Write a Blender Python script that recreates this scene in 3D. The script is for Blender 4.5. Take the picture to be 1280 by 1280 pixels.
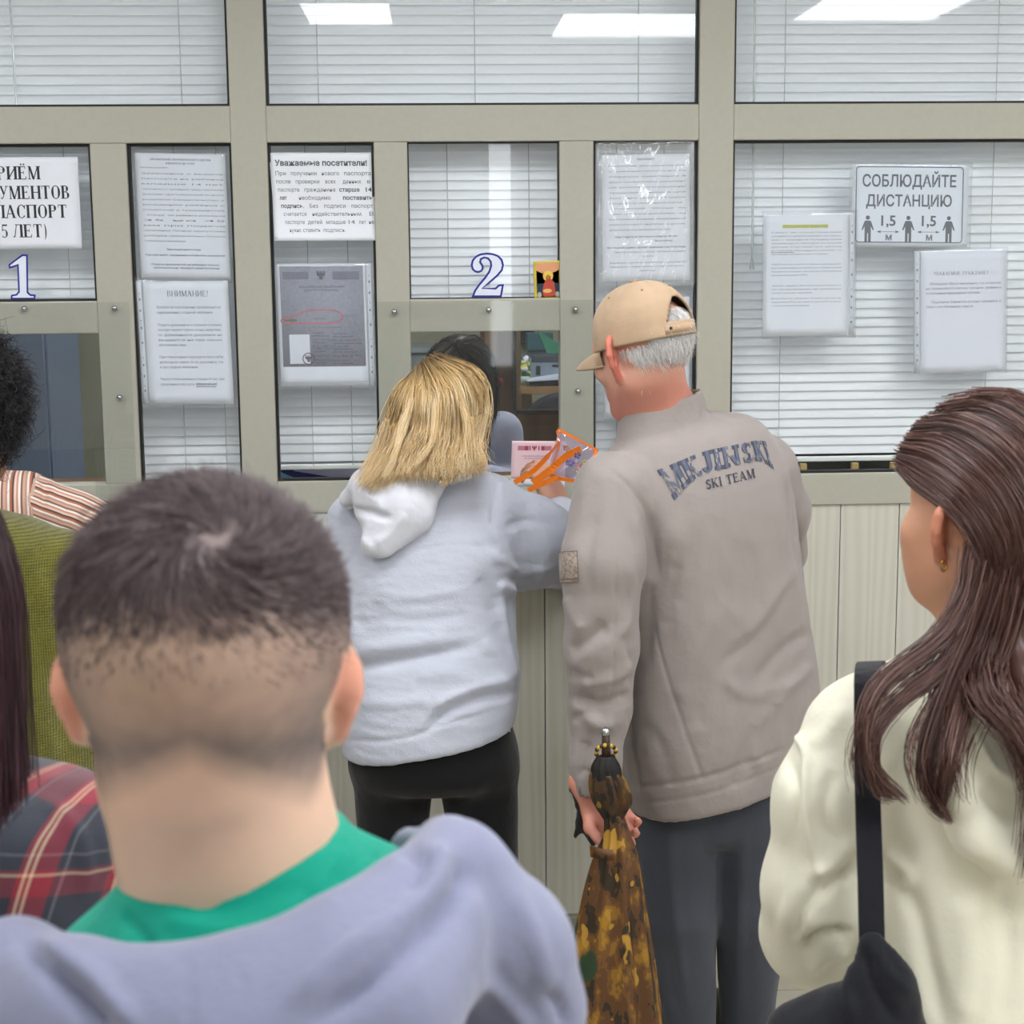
import bpy, bmesh, math, random
import numpy as np
from mathutils import Vector, Matrix
from mathutils.bvhtree import BVHTree
from mathutils.geometry import tessellate_polygon

for o in list(bpy.data.objects):
    bpy.data.objects.remove(o)
scene = bpy.context.scene
COL = scene.collection
rng = np.random.default_rng(7)
random.seed(7)

# ------------------------------------------------------------------ camera
FPX = 2000.0                                   # focal length in pixels of the 1280 frame
CAM = np.array([0.0, -3.84, 1.685])
PITCH, YAW, ROLL = math.radians(8.90), math.radians(-2.7865), math.radians(-0.493)
_f = np.array([-math.sin(YAW) * math.cos(PITCH), math.cos(YAW) * math.cos(PITCH), -math.sin(PITCH)])
_r0 = np.array([math.cos(YAW), math.sin(YAW), 0.0])
_u0 = np.cross(_r0, _f)
RT = math.cos(ROLL) * _r0 + math.sin(ROLL) * _u0
UP = -math.sin(ROLL) * _r0 + math.cos(ROLL) * _u0
FW = _f
cam_data = bpy.data.cameras.new('camera')
cam_data.sensor_width = 36.0
cam_data.lens = FPX / 1280.0 * 36.0
cam_data.dof.use_dof = True
cam_data.dof.focus_distance = 3.4
cam_data.dof.aperture_fstop = 11.0
cam = bpy.data.objects.new('camera', cam_data)
cam.matrix_world = Matrix(((RT[0], UP[0], -FW[0], CAM[0]), (RT[1], UP[1], -FW[1], CAM[1]),
                           (RT[2], UP[2], -FW[2], CAM[2]), (0, 0, 0, 1)))
COL.objects.link(cam)
scene.camera = cam

# ------------------------------------------------------------------ world, light levels, exposure
world = bpy.data.worlds.new('world')
scene.world = world
world.use_nodes = True
world.node_tree.nodes['Background'].inputs[0].default_value = (0.85, 0.92, 1.0, 1)
world.node_tree.nodes['Background'].inputs[1].default_value = 0.3
LAMP = 24.0                                    # radiance of the ceiling lamp diffusers
scene.view_settings.view_transform = 'Standard'
scene.view_settings.look = 'None'
scene.view_settings.gamma = 1.0
scene.view_settings.use_curve_mapping = False
scene.view_settings.exposure = 0.0


def P(x, y, Y):
    """point in the room at depth Y that the photograph shows at pixel x, y"""
    d = (x - 640) / FPX * RT - (y - 640) / FPX * UP + FW
    return CAM + d * ((Y - CAM[1]) / d[1])


def pix(V):
    d = np.asarray(V) - CAM
    w = d @ FW
    return np.stack([640 + FPX * (d @ RT) / w, 640 - FPX * (d @ UP) / w], -1)


# ------------------------------------------------------------------ materials
def srgb(h):
    if isinstance(h, str):
        h = h.lstrip('#')
        c = [int(h[i:i + 2], 16) / 255 for i in (0, 2, 4)]
    else:
        c = h
    return tuple((v / 12.92 if v <= .04045 else ((v + .055) / 1.055) ** 2.4) for v in c) + (1,)


MATS = {}


class NT:
    def __init__(s, name):
        m = bpy.data.materials.new(name)
        m.use_nodes = True
        s.m = m
        s.t = m.node_tree
        s.b = s.t.nodes['Principled BSDF']
        s.out = s.t.nodes['Material Output']

    def n(s, typ, **kw):
        nd = s.t.nodes.new(typ)
        for k, v in kw.items():
            if k.startswith('i_'):
                nd.inputs[k[2:].replace('_', ' ')].default_value = v
            else:
                setattr(nd, k, v)
        return nd

    def l(s, a, b):
        s.t.links.new(a, b)

    def coords(s, kind='Object', scale=(1, 1, 1), rot=(0, 0, 0)):
        c = s.n('ShaderNodeTexCoord')
        mp = s.n('ShaderNodeMapping')
        mp.inputs['Scale'].default_value = scale
        mp.inputs['Rotation'].default_value = rot
        s.l(c.outputs[kind], mp.inputs[0])
        return mp.outputs[0]

    def noise(s, vec, scale, detail=3, rough=.5):
        nd = s.n('ShaderNodeTexNoise')
        nd.inputs['Scale'].default_value = scale
        nd.inputs['Detail'].default_value = detail
        nd.inputs['Roughness'].default_value = rough
        s.l(vec, nd.inputs['Vector'])
        return nd.outputs['Fac']

    def ramp(s, fac, stops, interp='LINEAR'):
        r = s.n('ShaderNodeValToRGB')
        r.color_ramp.interpolation = interp
        e = r.color_ramp.elements
        while len(e) < len(stops):
            e.new(.5)
        for k, (p, c) in enumerate(stops):
            e[k].position = p
            e[k].color = c
        s.l(fac, r.inputs[0])
        return r.outputs[0]

    def bump(s, h, strength, dist):
        b = s.n('ShaderNodeBump')
        b.inputs['Strength'].default_value = strength
        b.inputs['Distance'].default_value = dist
        s.l(h, b.inputs['Height'])
        if s.b.inputs['Normal'].links:
            s.l(s.b.inputs['Normal'].links[0].from_socket, b.inputs['Normal'])
        s.l(b.outputs[0], s.b.inputs['Normal'])

    def mix(s, fac, a, b, blend='MIX'):
        nd = s.n('ShaderNodeMix', data_type='RGBA', blend_type=blend)
        for sock, v in ((nd.inputs[0], fac), (nd.inputs[6], a), (nd.inputs[7], b)):
            if hasattr(v, 'links'):
                s.l(v, sock)
            else:
                sock.default_value = v
        return nd.outputs[2]


def scal(c, k):
    return tuple(min(1, v * k) for v in c[:3]) + (1,)


def mat(name, col, rough=.6, var=.06, vscale=14, bump=0, bscale=80, bdist=.002, metal=0, spec=.5, sheen=0, stretch=(1, 1, 1)):
    if name in MATS:
        return MATS[name]
    k = NT(name)
    c = srgb(col)
    k.b.inputs['Roughness'].default_value = rough
    k.b.inputs['Metallic'].default_value = metal
    k.b.inputs['Specular IOR Level'].default_value = spec
    if sheen:
        k.b.inputs['Sheen Weight'].default_value = sheen
        k.b.inputs['Sheen Roughness'].default_value = .5
    v = k.coords('Object', stretch)
    f = k.noise(v, vscale, 4, .6)
    k.l(k.ramp(f, [(.25, scal(c, 1 - var)), (.75, scal(c, 1 + var))]), k.b.inputs['Base Color'])
    if bump:
        k.bump(k.noise(v, bscale, 3, .6), bump, bdist)
    MATS[name] = k.m
    return k.m


def cloth(name, col, weave=900, wb=.25, rough=.85, var=.07, sheen=.15, vscale=6):
    if name in MATS:
        return MATS[name]
    m = mat(name, col, rough, var, vscale, .35, 45, .004, spec=.25, sheen=sheen)
    k = NT.__new__(NT)
    k.m, k.t = m, m.node_tree
    k.b = k.t.nodes['Principled BSDF']
    v = k.coords('Object')
    k.bump(k.noise(v, weave, 1, .5), wb, .0012)
    return m


def glass_mat(name, tint=(1, 1, 1, 1), rough=.02, ior=1.5, extra=0.0, milk=0.0, milkcol=(1, 1, 1, 1)):
    if name in MATS:
        return MATS[name]
    k = NT(name)
    tr = k.n('ShaderNodeBsdfTransparent')
    tr.inputs[0].default_value = tint
    gl = k.n('ShaderNodeBsdfGlossy')
    gl.inputs['Roughness'].default_value = rough
    fr = k.n('ShaderNodeFresnel')
    fr.inputs[0].default_value = ior
    base = tr.outputs[0]
    if milk:
        df = k.n('ShaderNodeBsdfDiffuse')
        df.inputs[0].default_value = milkcol
        mm = k.n('ShaderNodeMixShader')
        mm.inputs[0].default_value = milk
        k.l(base, mm.inputs[1])
        k.l(df.outputs[0], mm.inputs[2])
        base = mm.outputs[0]
    fac = fr.outputs[0]
    if extra:
        a = k.n('ShaderNodeMath', operation='ADD')
        a.inputs[1].default_value = extra
        k.l(fac, a.inputs[0])
        fac = a.outputs[0]
    geo = k.n('ShaderNodeNewGeometry')            # reflect on the entry face of the thin pane only
    fb = k.n('ShaderNodeMath', operation='SUBTRACT')
    fb.inputs[0].default_value = 1
    k.l(geo.outputs['Backfacing'], fb.inputs[1])
    fm_ = k.n('ShaderNodeMath', operation='MULTIPLY')
    k.l(fac, fm_.inputs[0])
    k.l(fb.outputs[0], fm_.inputs[1])
    fac = fm_.outputs[0]
    mx = k.n('ShaderNodeMixShader')
    k.l(fac, mx.inputs[0])
    k.l(base, mx.inputs[1])
    k.l(gl.outputs[0], mx.inputs[2])
    k.l(mx.outputs[0], k.out.inputs[0])
    MATS[name] = k.m
    return k.m


def emit_mat(name, col, strength):
    k = NT(name)
    k.b.inputs['Base Color'].default_value = (.8, .8, .8, 1)
    k.b.inputs['Emission Color'].default_value = col
    k.b.inputs['Emission Strength'].default_value = strength
    MATS[name] = k.m
    return k.m


# ------------------------------------------------------------------ mesh helpers
def link(ob, parent=None):
    COL.objects.link(ob)
    if parent is not None:
        ob.parent = parent
        ob.matrix_parent_inverse = Matrix.Identity(4)
        q, acc = parent, Vector((0, 0, 0))
        while q is not None:
            acc = acc + q.location
            q = q.parent
        ob.location = ob.location - acc                      # parents are only ever moved, never turned
    return ob


def tag(ob, label=None, cat=None, group=None, kind=None):
    if label:
        ob['label'] = label
    if cat:
        ob['category'] = cat
    if group:
        ob['group'] = group
    if kind:
        ob['kind'] = kind
    return ob


def empty(name, loc, label=None, cat=None, group=None):
    e = bpy.data.objects.new(name, None)
    e.empty_display_size = .05
    e.location = tuple(loc)
    COL.objects.link(e)
    return tag(e, label, cat, group)


def np_mesh(name, V, F, mat_=None, parent=None, smooth=True, attrs=None, mats=None, midx=None):
    """V (n,3), F: list/array of faces (arrays of equal width or list of such arrays)"""
    V = np.asarray(V, dtype=np.float32)
    if isinstance(F, np.ndarray):
        F = [F]
    F = [np.asarray(f, dtype=np.int32) for f in F if len(f)]
    me = bpy.data.meshes.new(name)
    me.vertices.add(len(V))
    me.vertices.foreach_set('co', V.ravel())
    loops = np.concatenate([f.ravel() for f in F])
    sizes = np.concatenate([np.full(len(f), f.shape[1]) for f in F])
    starts = np.concatenate([[0], np.cumsum(sizes)[:-1]]).astype(np.int32)
    me.loops.add(len(loops))
    me.loops.foreach_set('vertex_index', loops)
    me.polygons.add(len(sizes))
    me.polygons.foreach_set('loop_start', starts)
    if midx is not None:
        me.polygons.foreach_set('material_index', np.asarray(midx, dtype=np.int32))
    me.update(calc_edges=True)
    me.validate()
    me.polygons.foreach_set('use_smooth', np.full(len(me.polygons), bool(smooth)))
    if attrs:
        for an, av in attrs.items():
            a = me.attributes.new(an, 'FLOAT', 'POINT')
            a.data.foreach_set('value', np.asarray(av, dtype=np.float32))
    ob = bpy.data.objects.new(name, me)
    for m in (mats or ([mat_] if mat_ else [])):
        me.materials.append(m)
    return link(ob, parent)


BOXF = np.array([[0, 2, 3, 1], [4, 5, 7, 6], [0, 1, 5, 4], [2, 6, 7, 3], [0, 4, 6, 2], [1, 3, 7, 5]])


class MB:
    """collects pieces of one mesh"""

    def __init__(s):
        s.v, s.f, s.n = [], [], 0

    def add(s, V, F):
        V = np.asarray(V, float)
        F = np.asarray(F, int)
        s.v.append(V)
        s.f.append(F + s.n)
        s.n += len(V)
        return s

    def box(s, lo, hi):
        lo, hi = np.minimum(lo, hi), np.maximum(lo, hi)
        V = [[(lo, hi)[i][0], (lo, hi)[j][1], (lo, hi)[k][2]] for k in (0, 1) for j in (0, 1) for i in (0, 1)]
        return s.add(V, BOXF)

    def obox(s, c, ax, ay, az):
        """box by centre and three half-axis vectors"""
        c, ax, ay, az = (np.asarray(q, float) for q in (c, ax, ay, az))
        V = [c + i * ax + j * ay + k * az for k in (-1, 1) for j in (-1, 1) for i in (-1, 1)]
        return s.add(V, BOXF)

    def tube(s, pts, r, n=8, caps=True):
        pts = np.asarray(pts, float)
        m = len(pts)
        r = np.full(m, r) if np.isscalar(r) else np.asarray(r, float)
        T = np.gradient(pts, axis=0)
        T /= np.linalg.norm(T, axis=1)[:, None] + 1e-12
        ref = np.array([0, 0, 1.0]) if abs(T[:, 2]).mean() < .8 else np.array([1.0, 0, 0])
        A = np.cross(T, ref)
        A /= np.linalg.norm(A, axis=1)[:, None] + 1e-12
        B = np.cross(T, A)
        th = np.linspace(0, 2 * np.pi, n, endpoint=False)
        V = pts[:, None] + r[:, None, None] * (np.cos(th)[None, :, None] * A[:, None] + np.sin(th)[None, :, None] * B[:, None])
        i, j = np.meshgrid(np.arange(m - 1), np.arange(n), indexing='ij')
        j2 = (j + 1) % n
        F = np.stack([i * n + j, i * n + j2, (i + 1) * n + j2, (i + 1) * n + j], -1).reshape(-1, 4)
        V = V.reshape(-1, 3)
        if caps:
            base = len(V)
            V = np.concatenate([V, pts[:1], pts[-1:]])
            jj = np.arange(n)
            k2 = (jj + 1) % n
            c0 = np.stack([np.full(n, base), k2, jj, jj], -1)
            c1 = np.stack([np.full(n, base + 1), (m - 1) * n + jj, (m - 1) * n + k2, (m - 1) * n + k2], -1)
            s.add(V, F)
            s.f.append(np.concatenate([c0, c1])[:, :3] + s.n - len(V))
            return s
        return s.add(V, F)

    def ball(s, c, r, R=None, nu=12, nv=8):
        th = np.linspace(0, 2 * np.pi, nu, endpoint=False)
        ph = np.linspace(0, np.pi, nv + 1)
        r = np.ones(3) * r
        V = np.array([[np.sin(p) * np.cos(t), np.sin(p) * np.sin(t), np.cos(p)] for p in ph for t in th]) * r
        if R is not None:
            V = V @ np.asarray(R).T
        i, j = np.meshgrid(np.arange(nv), np.arange(nu), indexing='ij')
        j2 = (j + 1) % nu
        F = np.stack([i * nu + j, (i + 1) * nu + j, (i + 1) * nu + j2, i * nu + j2], -1).reshape(-1, 4)
        return s.add(V + np.asarray(c), F)

    def ribbon(s, pts, wdir, w, th):
        """flat strap swept along pts; wdir = width direction(s), w = width, th = thickness"""
        pts = np.asarray(pts, float)
        m = len(pts)
        T = np.gradient(pts, axis=0)
        T /= np.linalg.norm(T, axis=1)[:, None]
        W = np.broadcast_to(np.asarray(wdir, float), (m, 3)).copy()
        W -= (W * T).sum(1)[:, None] * T
        W /= np.linalg.norm(W, axis=1)[:, None]
        N = np.cross(T, W)
        w = (np.full(m, w) if np.isscalar(w) else np.asarray(w))[:, None] / 2
        V = np.stack([pts - W * w - N * th / 2, pts + W * w - N * th / 2, pts + W * w + N * th / 2, pts - W * w + N * th / 2], 1).reshape(-1, 3)
        i, j = np.meshgrid(np.arange(m - 1), np.arange(4), indexing='ij')
        j2 = (j + 1) % 4
        F = np.stack([i * 4 + j, i * 4 + j2, (i + 1) * 4 + j2, (i + 1) * 4 + j], -1).reshape(-1, 4)
        F = np.concatenate([F, [[3, 2, 1, 0], [(m - 1) * 4 + q for q in range(4)]]])
        return s.add(V, F)

    def build(s, name, mat_, parent=None, smooth=False, bevel=0):
        byw = {}
        for f in s.f:
            byw.setdefault(f.shape[1], []).append(f)
        ob = np_mesh(name, np.concatenate(s.v), [np.concatenate(v) for v in byw.values()], mat_, parent, smooth)
        if bevel:
            b = ob.modifiers.new('bevel', 'BEVEL')
            b.width = bevel
            b.segments = 2
            b.limit_method = 'ANGLE'
        return ob


def poly_fill(pts):
    """triangles of a simple 2-D polygon"""
    return np.array(tessellate_polygon([[Vector((p[0], p[1], 0)) for p in pts]]))


def smooth_path(pts, m=16):
    """Catmull-Rom resampling of a polyline"""
    p = np.asarray(pts, float)
    if len(p) == 2:
        t = np.linspace(0, 1, m)[:, None]
        return p[0] * (1 - t) + p[1] * t
    q = np.concatenate([[2 * p[0] - p[1]], p, [2 * p[-1] - p[-2]]])
    t = np.linspace(0, len(p) - 1 - 1e-6, m)
    i = t.astype(int)
    f = (t - i)[:, None]
    a, b, c, d = q[i], q[i + 1], q[i + 2], q[i + 3]
    return .5 * (2 * b + (c - a) * f + (2 * a - 5 * b + 4 * c - d) * f ** 2 + (3 * b - a - 3 * c + d) * f ** 3)


# ------------------------------------------------------------------ numpy gradient noise
_perm = np.random.default_rng(3).permutation(256)
_perm = np.concatenate([_perm, _perm, _perm])
_grad = np.random.default_rng(4).normal(size=(256, 3))
_grad /= np.linalg.norm(_grad, axis=1)[:, None]


def pnoise(Pt, scale=1.0, seed=0):
    p = np.asarray(Pt, float) * scale + seed * 17.31
    i = np.floor(p).astype(int)
    f = p - i
    u = f * f * f * (f * (f * 6 - 15) + 10)
    i &= 255
    out = 0
    for dx in (0, 1):
        for dy in (0, 1):
            for dz in (0, 1):
                h = _perm[_perm[_perm[i[:, 0] + dx] + i[:, 1] + dy] + i[:, 2] + dz]
                g = (_grad[h] * (f - np.array([dx, dy, dz]))).sum(1)
                w = (u[:, 0] if dx else 1 - u[:, 0]) * (u[:, 1] if dy else 1 - u[:, 1]) * (u[:, 2] if dz else 1 - u[:, 2])
                out = out + w * g
    return out


# ------------------------------------------------------------------ implicit bodies -> one continuous mesh
def rotm(yaw=0, pitch=0, roll=0):
    """local x right, y forward, z up; yaw>0 turns to the left, pitch>0 looks down, roll>0 leans to the right"""
    return np.array((Matrix.Rotation(yaw, 3, 'Z') @ Matrix.Rotation(-pitch, 3, 'X') @ Matrix.Rotation(roll, 3, 'Y')))


class Field:
    def __init__(s, h):
        s.h = h
        s.ops = []

    def op(s, fn, lo, hi, k, kind='add'):
        m = k + 2.5 * s.h
        s.ops.append((fn, np.asarray(lo, float) - m, np.asarray(hi, float) + m, k, kind))
        return s

    def chain(s, pts, rad, k=.02, kind='add', flat=None):
        """round cones along a polyline; flat=(normal, factor) squashes along a direction"""
        pts = [np.asarray(p, float) for p in pts]
        rad = [rad] * len(pts) if np.isscalar(rad) else rad
        for a, b, ra, rb in zip(pts[:-1], pts[1:], rad[:-1], rad[1:]):
            r = max(ra, rb)

            def fn(X, Y, Z, a=a, b=b, ra=ra, rb=rb):
                d = b - a
                t = np.clip(((X - a[0]) * d[0] + (Y - a[1]) * d[1] + (Z - a[2]) * d[2]) / (d @ d + 1e-12), 0, 1)
                qx, qy, qz = X - a[0] - t * d[0], Y - a[1] - t * d[1], Z - a[2] - t * d[2]
                q2 = qx * qx + qy * qy + qz * qz
                if flat is not None:
                    nn, ff = flat
                    e = qx * nn[0] + qy * nn[1] + qz * nn[2]
                    q2 = q2 + e * e * (1 / ff ** 2 - 1)
                return np.sqrt(q2) - (ra + t * (rb - ra))
            s.op(fn, np.minimum(a, b) - r, np.maximum(a, b) + r, k, kind)
        return s

    def ell(s, c, r, R=None, k=.02, kind='add', p=2.0):
        c = np.asarray(c, float)
        r = np.ones(3) * r
        R = np.eye(3) if R is None else np.asarray(R)
        e = np.sqrt(((R * r) ** 2).sum(1))

        def fn(X, Y, Z):
            x, y, z = X - c[0], Y - c[1], Z - c[2]
            l = [(x * R[0, i] + y * R[1, i] + z * R[2, i]) / r[i] for i in range(3)]
            if p == 2:
                n = np.sqrt(l[0] ** 2 + l[1] ** 2 + l[2] ** 2)
            else:
                n = (abs(l[0]) ** p + abs(l[1]) ** p + abs(l[2]) ** p) ** (1 / p)
            return (n - 1) * r.min()
        return s.op(fn, c - e, c + e, k, kind)

    def loft(s, rings, ang=0, shear=0, x0=0, k=.02, kind='add', p=2.3, endk=.02):
        """rings: (z, cx, cy, rx, ry) from any order; horizontal elliptic sections, sheared along x"""
        q = np.array(sorted(rings), float)
        q = smooth_path(q, max(30, 6 * len(q)))
        q = q[np.argsort(q[:, 0])]
        ca, sa = math.cos(ang), math.sin(ang)
        e = np.maximum(q[:, 3], q[:, 4]).max()
        xlo, xhi = q[:, 1].min() - e, q[:, 1].max() + e
        dz = abs(shear) * max(abs(xlo - x0), abs(xhi - x0))
        lo = (xlo, q[:, 2].min() - e, q[0, 0] - dz)
        hi = (xhi, q[:, 2].max() + e, q[-1, 0] + dz)

        def fn(X, Y, Z):
            zz = Z - shear * (X - x0)
            I = [np.interp(zz, q[:, 0], q[:, j]) for j in range(1, 5)]
            dx, dy = X - I[0], Y - I[1]
            u = (dx * ca + dy * sa) / I[2]
            v = (-dx * sa + dy * ca) / I[3]
            n = (abs(u) ** p + abs(v) ** p) ** (1 / p)
            d = (n - 1) * np.minimum(I[2], I[3])
            for g in (q[0, 0] - zz, zz - q[-1, 0]):
                h = np.maximum(endk - abs(d - g), 0) / endk
                d = np.maximum(d, g) + h * h * endk / 4
            return d
        return s.op(fn, lo, hi, k, kind)

    def mesh(s, smooth=1):
        h = s.h
        adds = [o for o in s.ops if o[4] == 'add']
        lo = np.min([o[1] for o in adds], 0) - 2 * h
        hi = np.max([o[2] for o in adds], 0) + 2 * h
        n = np.ceil((hi - lo) / h).astype(int) + 1
        val = np.full(n, .3, np.float32)
        ax = [lo[i] + h * np.arange(n[i]) for i in range(3)]
        for fn, l, u, k, kind in s.ops:
            i0 = np.clip(np.floor((l - lo) / h).astype(int), 0, n)
            i1 = np.clip(np.ceil((u - lo) / h).astype(int) + 1, 0, n)
            if (i1 <= i0).any():
                continue
            sl = tuple(slice(a, b) for a, b in zip(i0, i1))
            d = fn(ax[0][sl[0]][:, None, None], ax[1][sl[1]][None, :, None], ax[2][sl[2]][None, None, :]).astype(np.float32)
            a = val[sl]
            if kind == 'add':
                q = np.maximum(k - abs(a - d), 0) / k
                val[sl] = np.minimum(a, d) - q * q * k / 4
            else:
                q = np.maximum(k - abs(a + d), 0) / k
                val[sl] = np.maximum(a, -d) + q * q * k / 4
        V, F = surface_nets(val, lo, h)
        if smooth:
            V = laplace(V, F, smooth)
        return V, F


def surface_nets(v, lo, h):
    ins = v < 0
    c = [ins[i:ins.shape[0] - 1 + i, j:ins.shape[1] - 1 + j, k:ins.shape[2] - 1 + k] for i in (0, 1) for j in (0, 1) for k in (0, 1)]
    cnt = sum(a.astype(np.int8) for a in c)
    act = (cnt > 0) & (cnt < 8)
    idx = np.full(act.shape, -1, np.int64)
    cells = np.argwhere(act)
    idx[act] = np.arange(len(cells))
    acc = np.zeros((len(cells), 3))
    num = np.zeros(len(cells))
    cor = {(i, j, k): v[cells[:, 0] + i, cells[:, 1] + j, cells[:, 2] + k].astype(float) for i in (0, 1) for j in (0, 1) for k in (0, 1)}
    for a in cor:
        for d in range(3):
            if a[d] == 0:
                b = list(a)
                b[d] = 1
                b = tuple(b)
                va, vb = cor[a], cor[b]
                m = (va < 0) != (vb < 0)
                t = np.where(m, va / np.where(m, va - vb, 1), 0)
                p = np.tile(np.array(a, float), (len(cells), 1))
                p[:, d] = t
                acc[m] += p[m]
                num[m] += 1
    V = lo + h * (cells + acc / num[:, None])
    F = []
    for d in range(3):
        o1, o2 = [(1, 2), (2, 0), (0, 1)][d]
        sa = [slice(None)] * 3
        sb = [slice(None)] * 3
        sa[d] = slice(0, -1)
        sb[d] = slice(1, None)
        A, B = ins[tuple(sa)], ins[tuple(sb)]
        e = np.argwhere(A != B)
        e = e[(e[:, o1] > 0) & (e[:, o2] > 0) & (e[:, o1] < v.shape[o1] - 1) & (e[:, o2] < v.shape[o2] - 1)]
        fl = A[e[:, 0], e[:, 1], e[:, 2]]
        q = []
        for s1, s2 in ((-1, -1), (0, -1), (0, 0), (-1, 0)):
            cc = e.copy()
            cc[:, o1] += s1
            cc[:, o2] += s2
            q.append(idx[cc[:, 0], cc[:, 1], cc[:, 2]])
        q = np.stack(q, 1)
        q[~fl] = q[~fl][:, ::-1]
        F.append(q)
    F = np.concatenate(F)
    return V, F[(F >= 0).all(1)]


def edges_of(F):
    e = np.concatenate([F[:, [i, (i + 1) % F.shape[1]]] for i in range(F.shape[1])])
    return e


def laplace(V, F, it=1, w=.5):
    e = edges_of(F)
    deg = np.bincount(e[:, 0], minlength=len(V)) + np.bincount(e[:, 1], minlength=len(V))
    for _ in range(it):
        A = np.zeros_like(V)
        for d in range(3):
            A[:, d] = np.bincount(e[:, 0], V[e[:, 1], d], len(V)) + np.bincount(e[:, 1], V[e[:, 0], d], len(V))
        V = V * (1 - w) + w * A / np.maximum(deg, 1)[:, None]
    return V


def normals(V, F):
    n = np.cross(V[F[:, 2]] - V[F[:, 0]], V[F[:, -1]] - V[F[:, 1]]) if F.shape[1] == 4 else np.cross(V[F[:, 1]] - V[F[:, 0]], V[F[:, 2]] - V[F[:, 0]])
    N = np.zeros_like(V)
    for j in range(F.shape[1]):
        for d in range(3):
            N[:, d] += np.bincount(F[:, j], n[:, d], len(V))
    return N / (np.linalg.norm(N, axis=1)[:, None] + 1e-12)


def wrinkle(V, F, amp=.003, scale=12, stretch=(1, 1, 1), seed=0, octaves=2, ridged=True):
    N = normals(V, F)
    d = 0
    for o in range(octaves):
        q = pnoise(V * np.asarray(stretch), scale * 1.9 ** o, seed + o)
        d = d + ((.35 - 1.6 * abs(q)) if ridged else q * 1.5) * .6 ** o
    return V + N * (amp * d)[:, None]


def seg_dist(p, a, b):
    a, b = np.asarray(a, float), np.asarray(b, float)
    d = b - a
    t = np.clip((p - a) @ d / (d @ d + 1e-9), 0, 1)
    return np.linalg.norm(p - a - t[:, None] * d, axis=1), t


def folds(V, F, lst):
    """cloth folds: real ridges (amp>0) and creases (amp<0) along drawn lines of the side that faces the hall"""
    N = normals(V, F)
    px = pix(V)
    face = np.clip(((CAM - V) * N).sum(1) / np.linalg.norm(CAM - V, axis=1) * 3, 0, 1)
    disp = np.zeros(len(V))
    for line, w, amp in lst:
        line = smooth_path(line, max(6, 5 * len(line))) if len(line) > 2 else np.asarray(line, float)
        L = len(line) - 1
        best = np.full(len(V), 1e9)
        par = np.zeros(len(V))
        near = (px[:, 0] > line[:, 0].min() - 4 * w) & (px[:, 0] < line[:, 0].max() + 4 * w) & (px[:, 1] > line[:, 1].min() - 4 * w) & (px[:, 1] < line[:, 1].max() + 4 * w)
        ii = np.where(near)[0]
        if not len(ii):
            continue
        for k in range(L):
            d, t = seg_dist(px[ii], line[k], line[k + 1])
            m = d < best[ii]
            best[ii[m]] = d[m]
            par[ii[m]] = (k + t[m]) / L
        fade = np.clip(np.minimum(par, 1 - par) * 6 + .25, 0, 1)
        disp += amp * np.exp(-(best / w) ** 2) * fade
    return V + N * (disp * face)[:, None]

# ================================================================== THE SETTING
def struct(ob):
    ob['kind'] = 'structure'
    return ob


XL, XR, YB, ZC = -4.0, 4.6, -8.4, 2.75            # hall
OX0, OX1, OY1 = -4.0, 4.6, 3.3                    # office behind the partition

m_frame = mat('painted_aluminium', '#aba99c', .42, .035, 60, .10, 700, .0006, spec=.4)
m_wallp = mat('plaster_paint', '#c9c7bd', .8, .03, 5, .1, 60)
m_ceil = mat('ceiling_paint', '#dcdcd8', .9, .02, 5)
m_gasket = mat('black_rubber', '#17181a', .6, .1)
m_glass = glass_mat('window_glass', (.985, .993, .995, 1), .0, 1.5, .008)
m_acryl = glass_mat('acrylic_glass', (.955, .965, .965, 1), .03, 1.49, 0.0, .012, (.9, .92, .92, 1))
m_white = mat('white_plastic', '#dfe1e0', .45, .02)
m_steel = mat('polished_steel', '#b9bbbf', .22, .03, metal=1)

# floor with ceramic tiles
m_grout = mat('tile_grout', '#8f8a7e', .9, .08, 40)
m_tile = mat('floor_tile', '#b9b2a3', .35, .07, 9, .05, 120)
floor = struct(MB().box((XL, YB, -.06), (XR, OY1, -.004)).build('floor', m_grout))
T = .33
tile_me = None
for i in range(4, 23):
    for j in range(15):
        x, y = XL + .02 + T * i, -.03 - T * (j + 1)
        if x + T > XR + .02 or y < YB:
            continue
        if tile_me is None:
            ob = MB().box((.002, .002, -.006), (T - .002, T - .002, 0)).build('tile', m_tile, None, bevel=.0015)
            tile_me = ob.data
            COL.objects.unlink(ob)
            bpy.data.objects.remove(ob)
        t = bpy.data.objects.new('tile', tile_me)
        t.location = (x, y, 0)
        link(t, floor)

struct(MB().box((XL, YB, ZC), (XR, OY1, ZC + .06)).build('ceiling', m_ceil))
struct(MB().box((XL - .08, YB, 0), (XL, OY1, ZC)).build('wall_left', m_wallp))
struct(MB().box((XR, YB, 0), (XR + .08, OY1, ZC)).build('wall_right', m_wallp))
struct(MB().box((XL, YB - .08, 0), (XR, YB, ZC)).build('wall_back', m_wallp))
m_owall = mat('office_wall_paint', '#9c9c86', .85, .04, 6, .1, 60)
struct(MB().box((OX0, OY1, 0), (OX1, OY1 + .08, ZC)).build('wall_office', m_owall))


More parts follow.
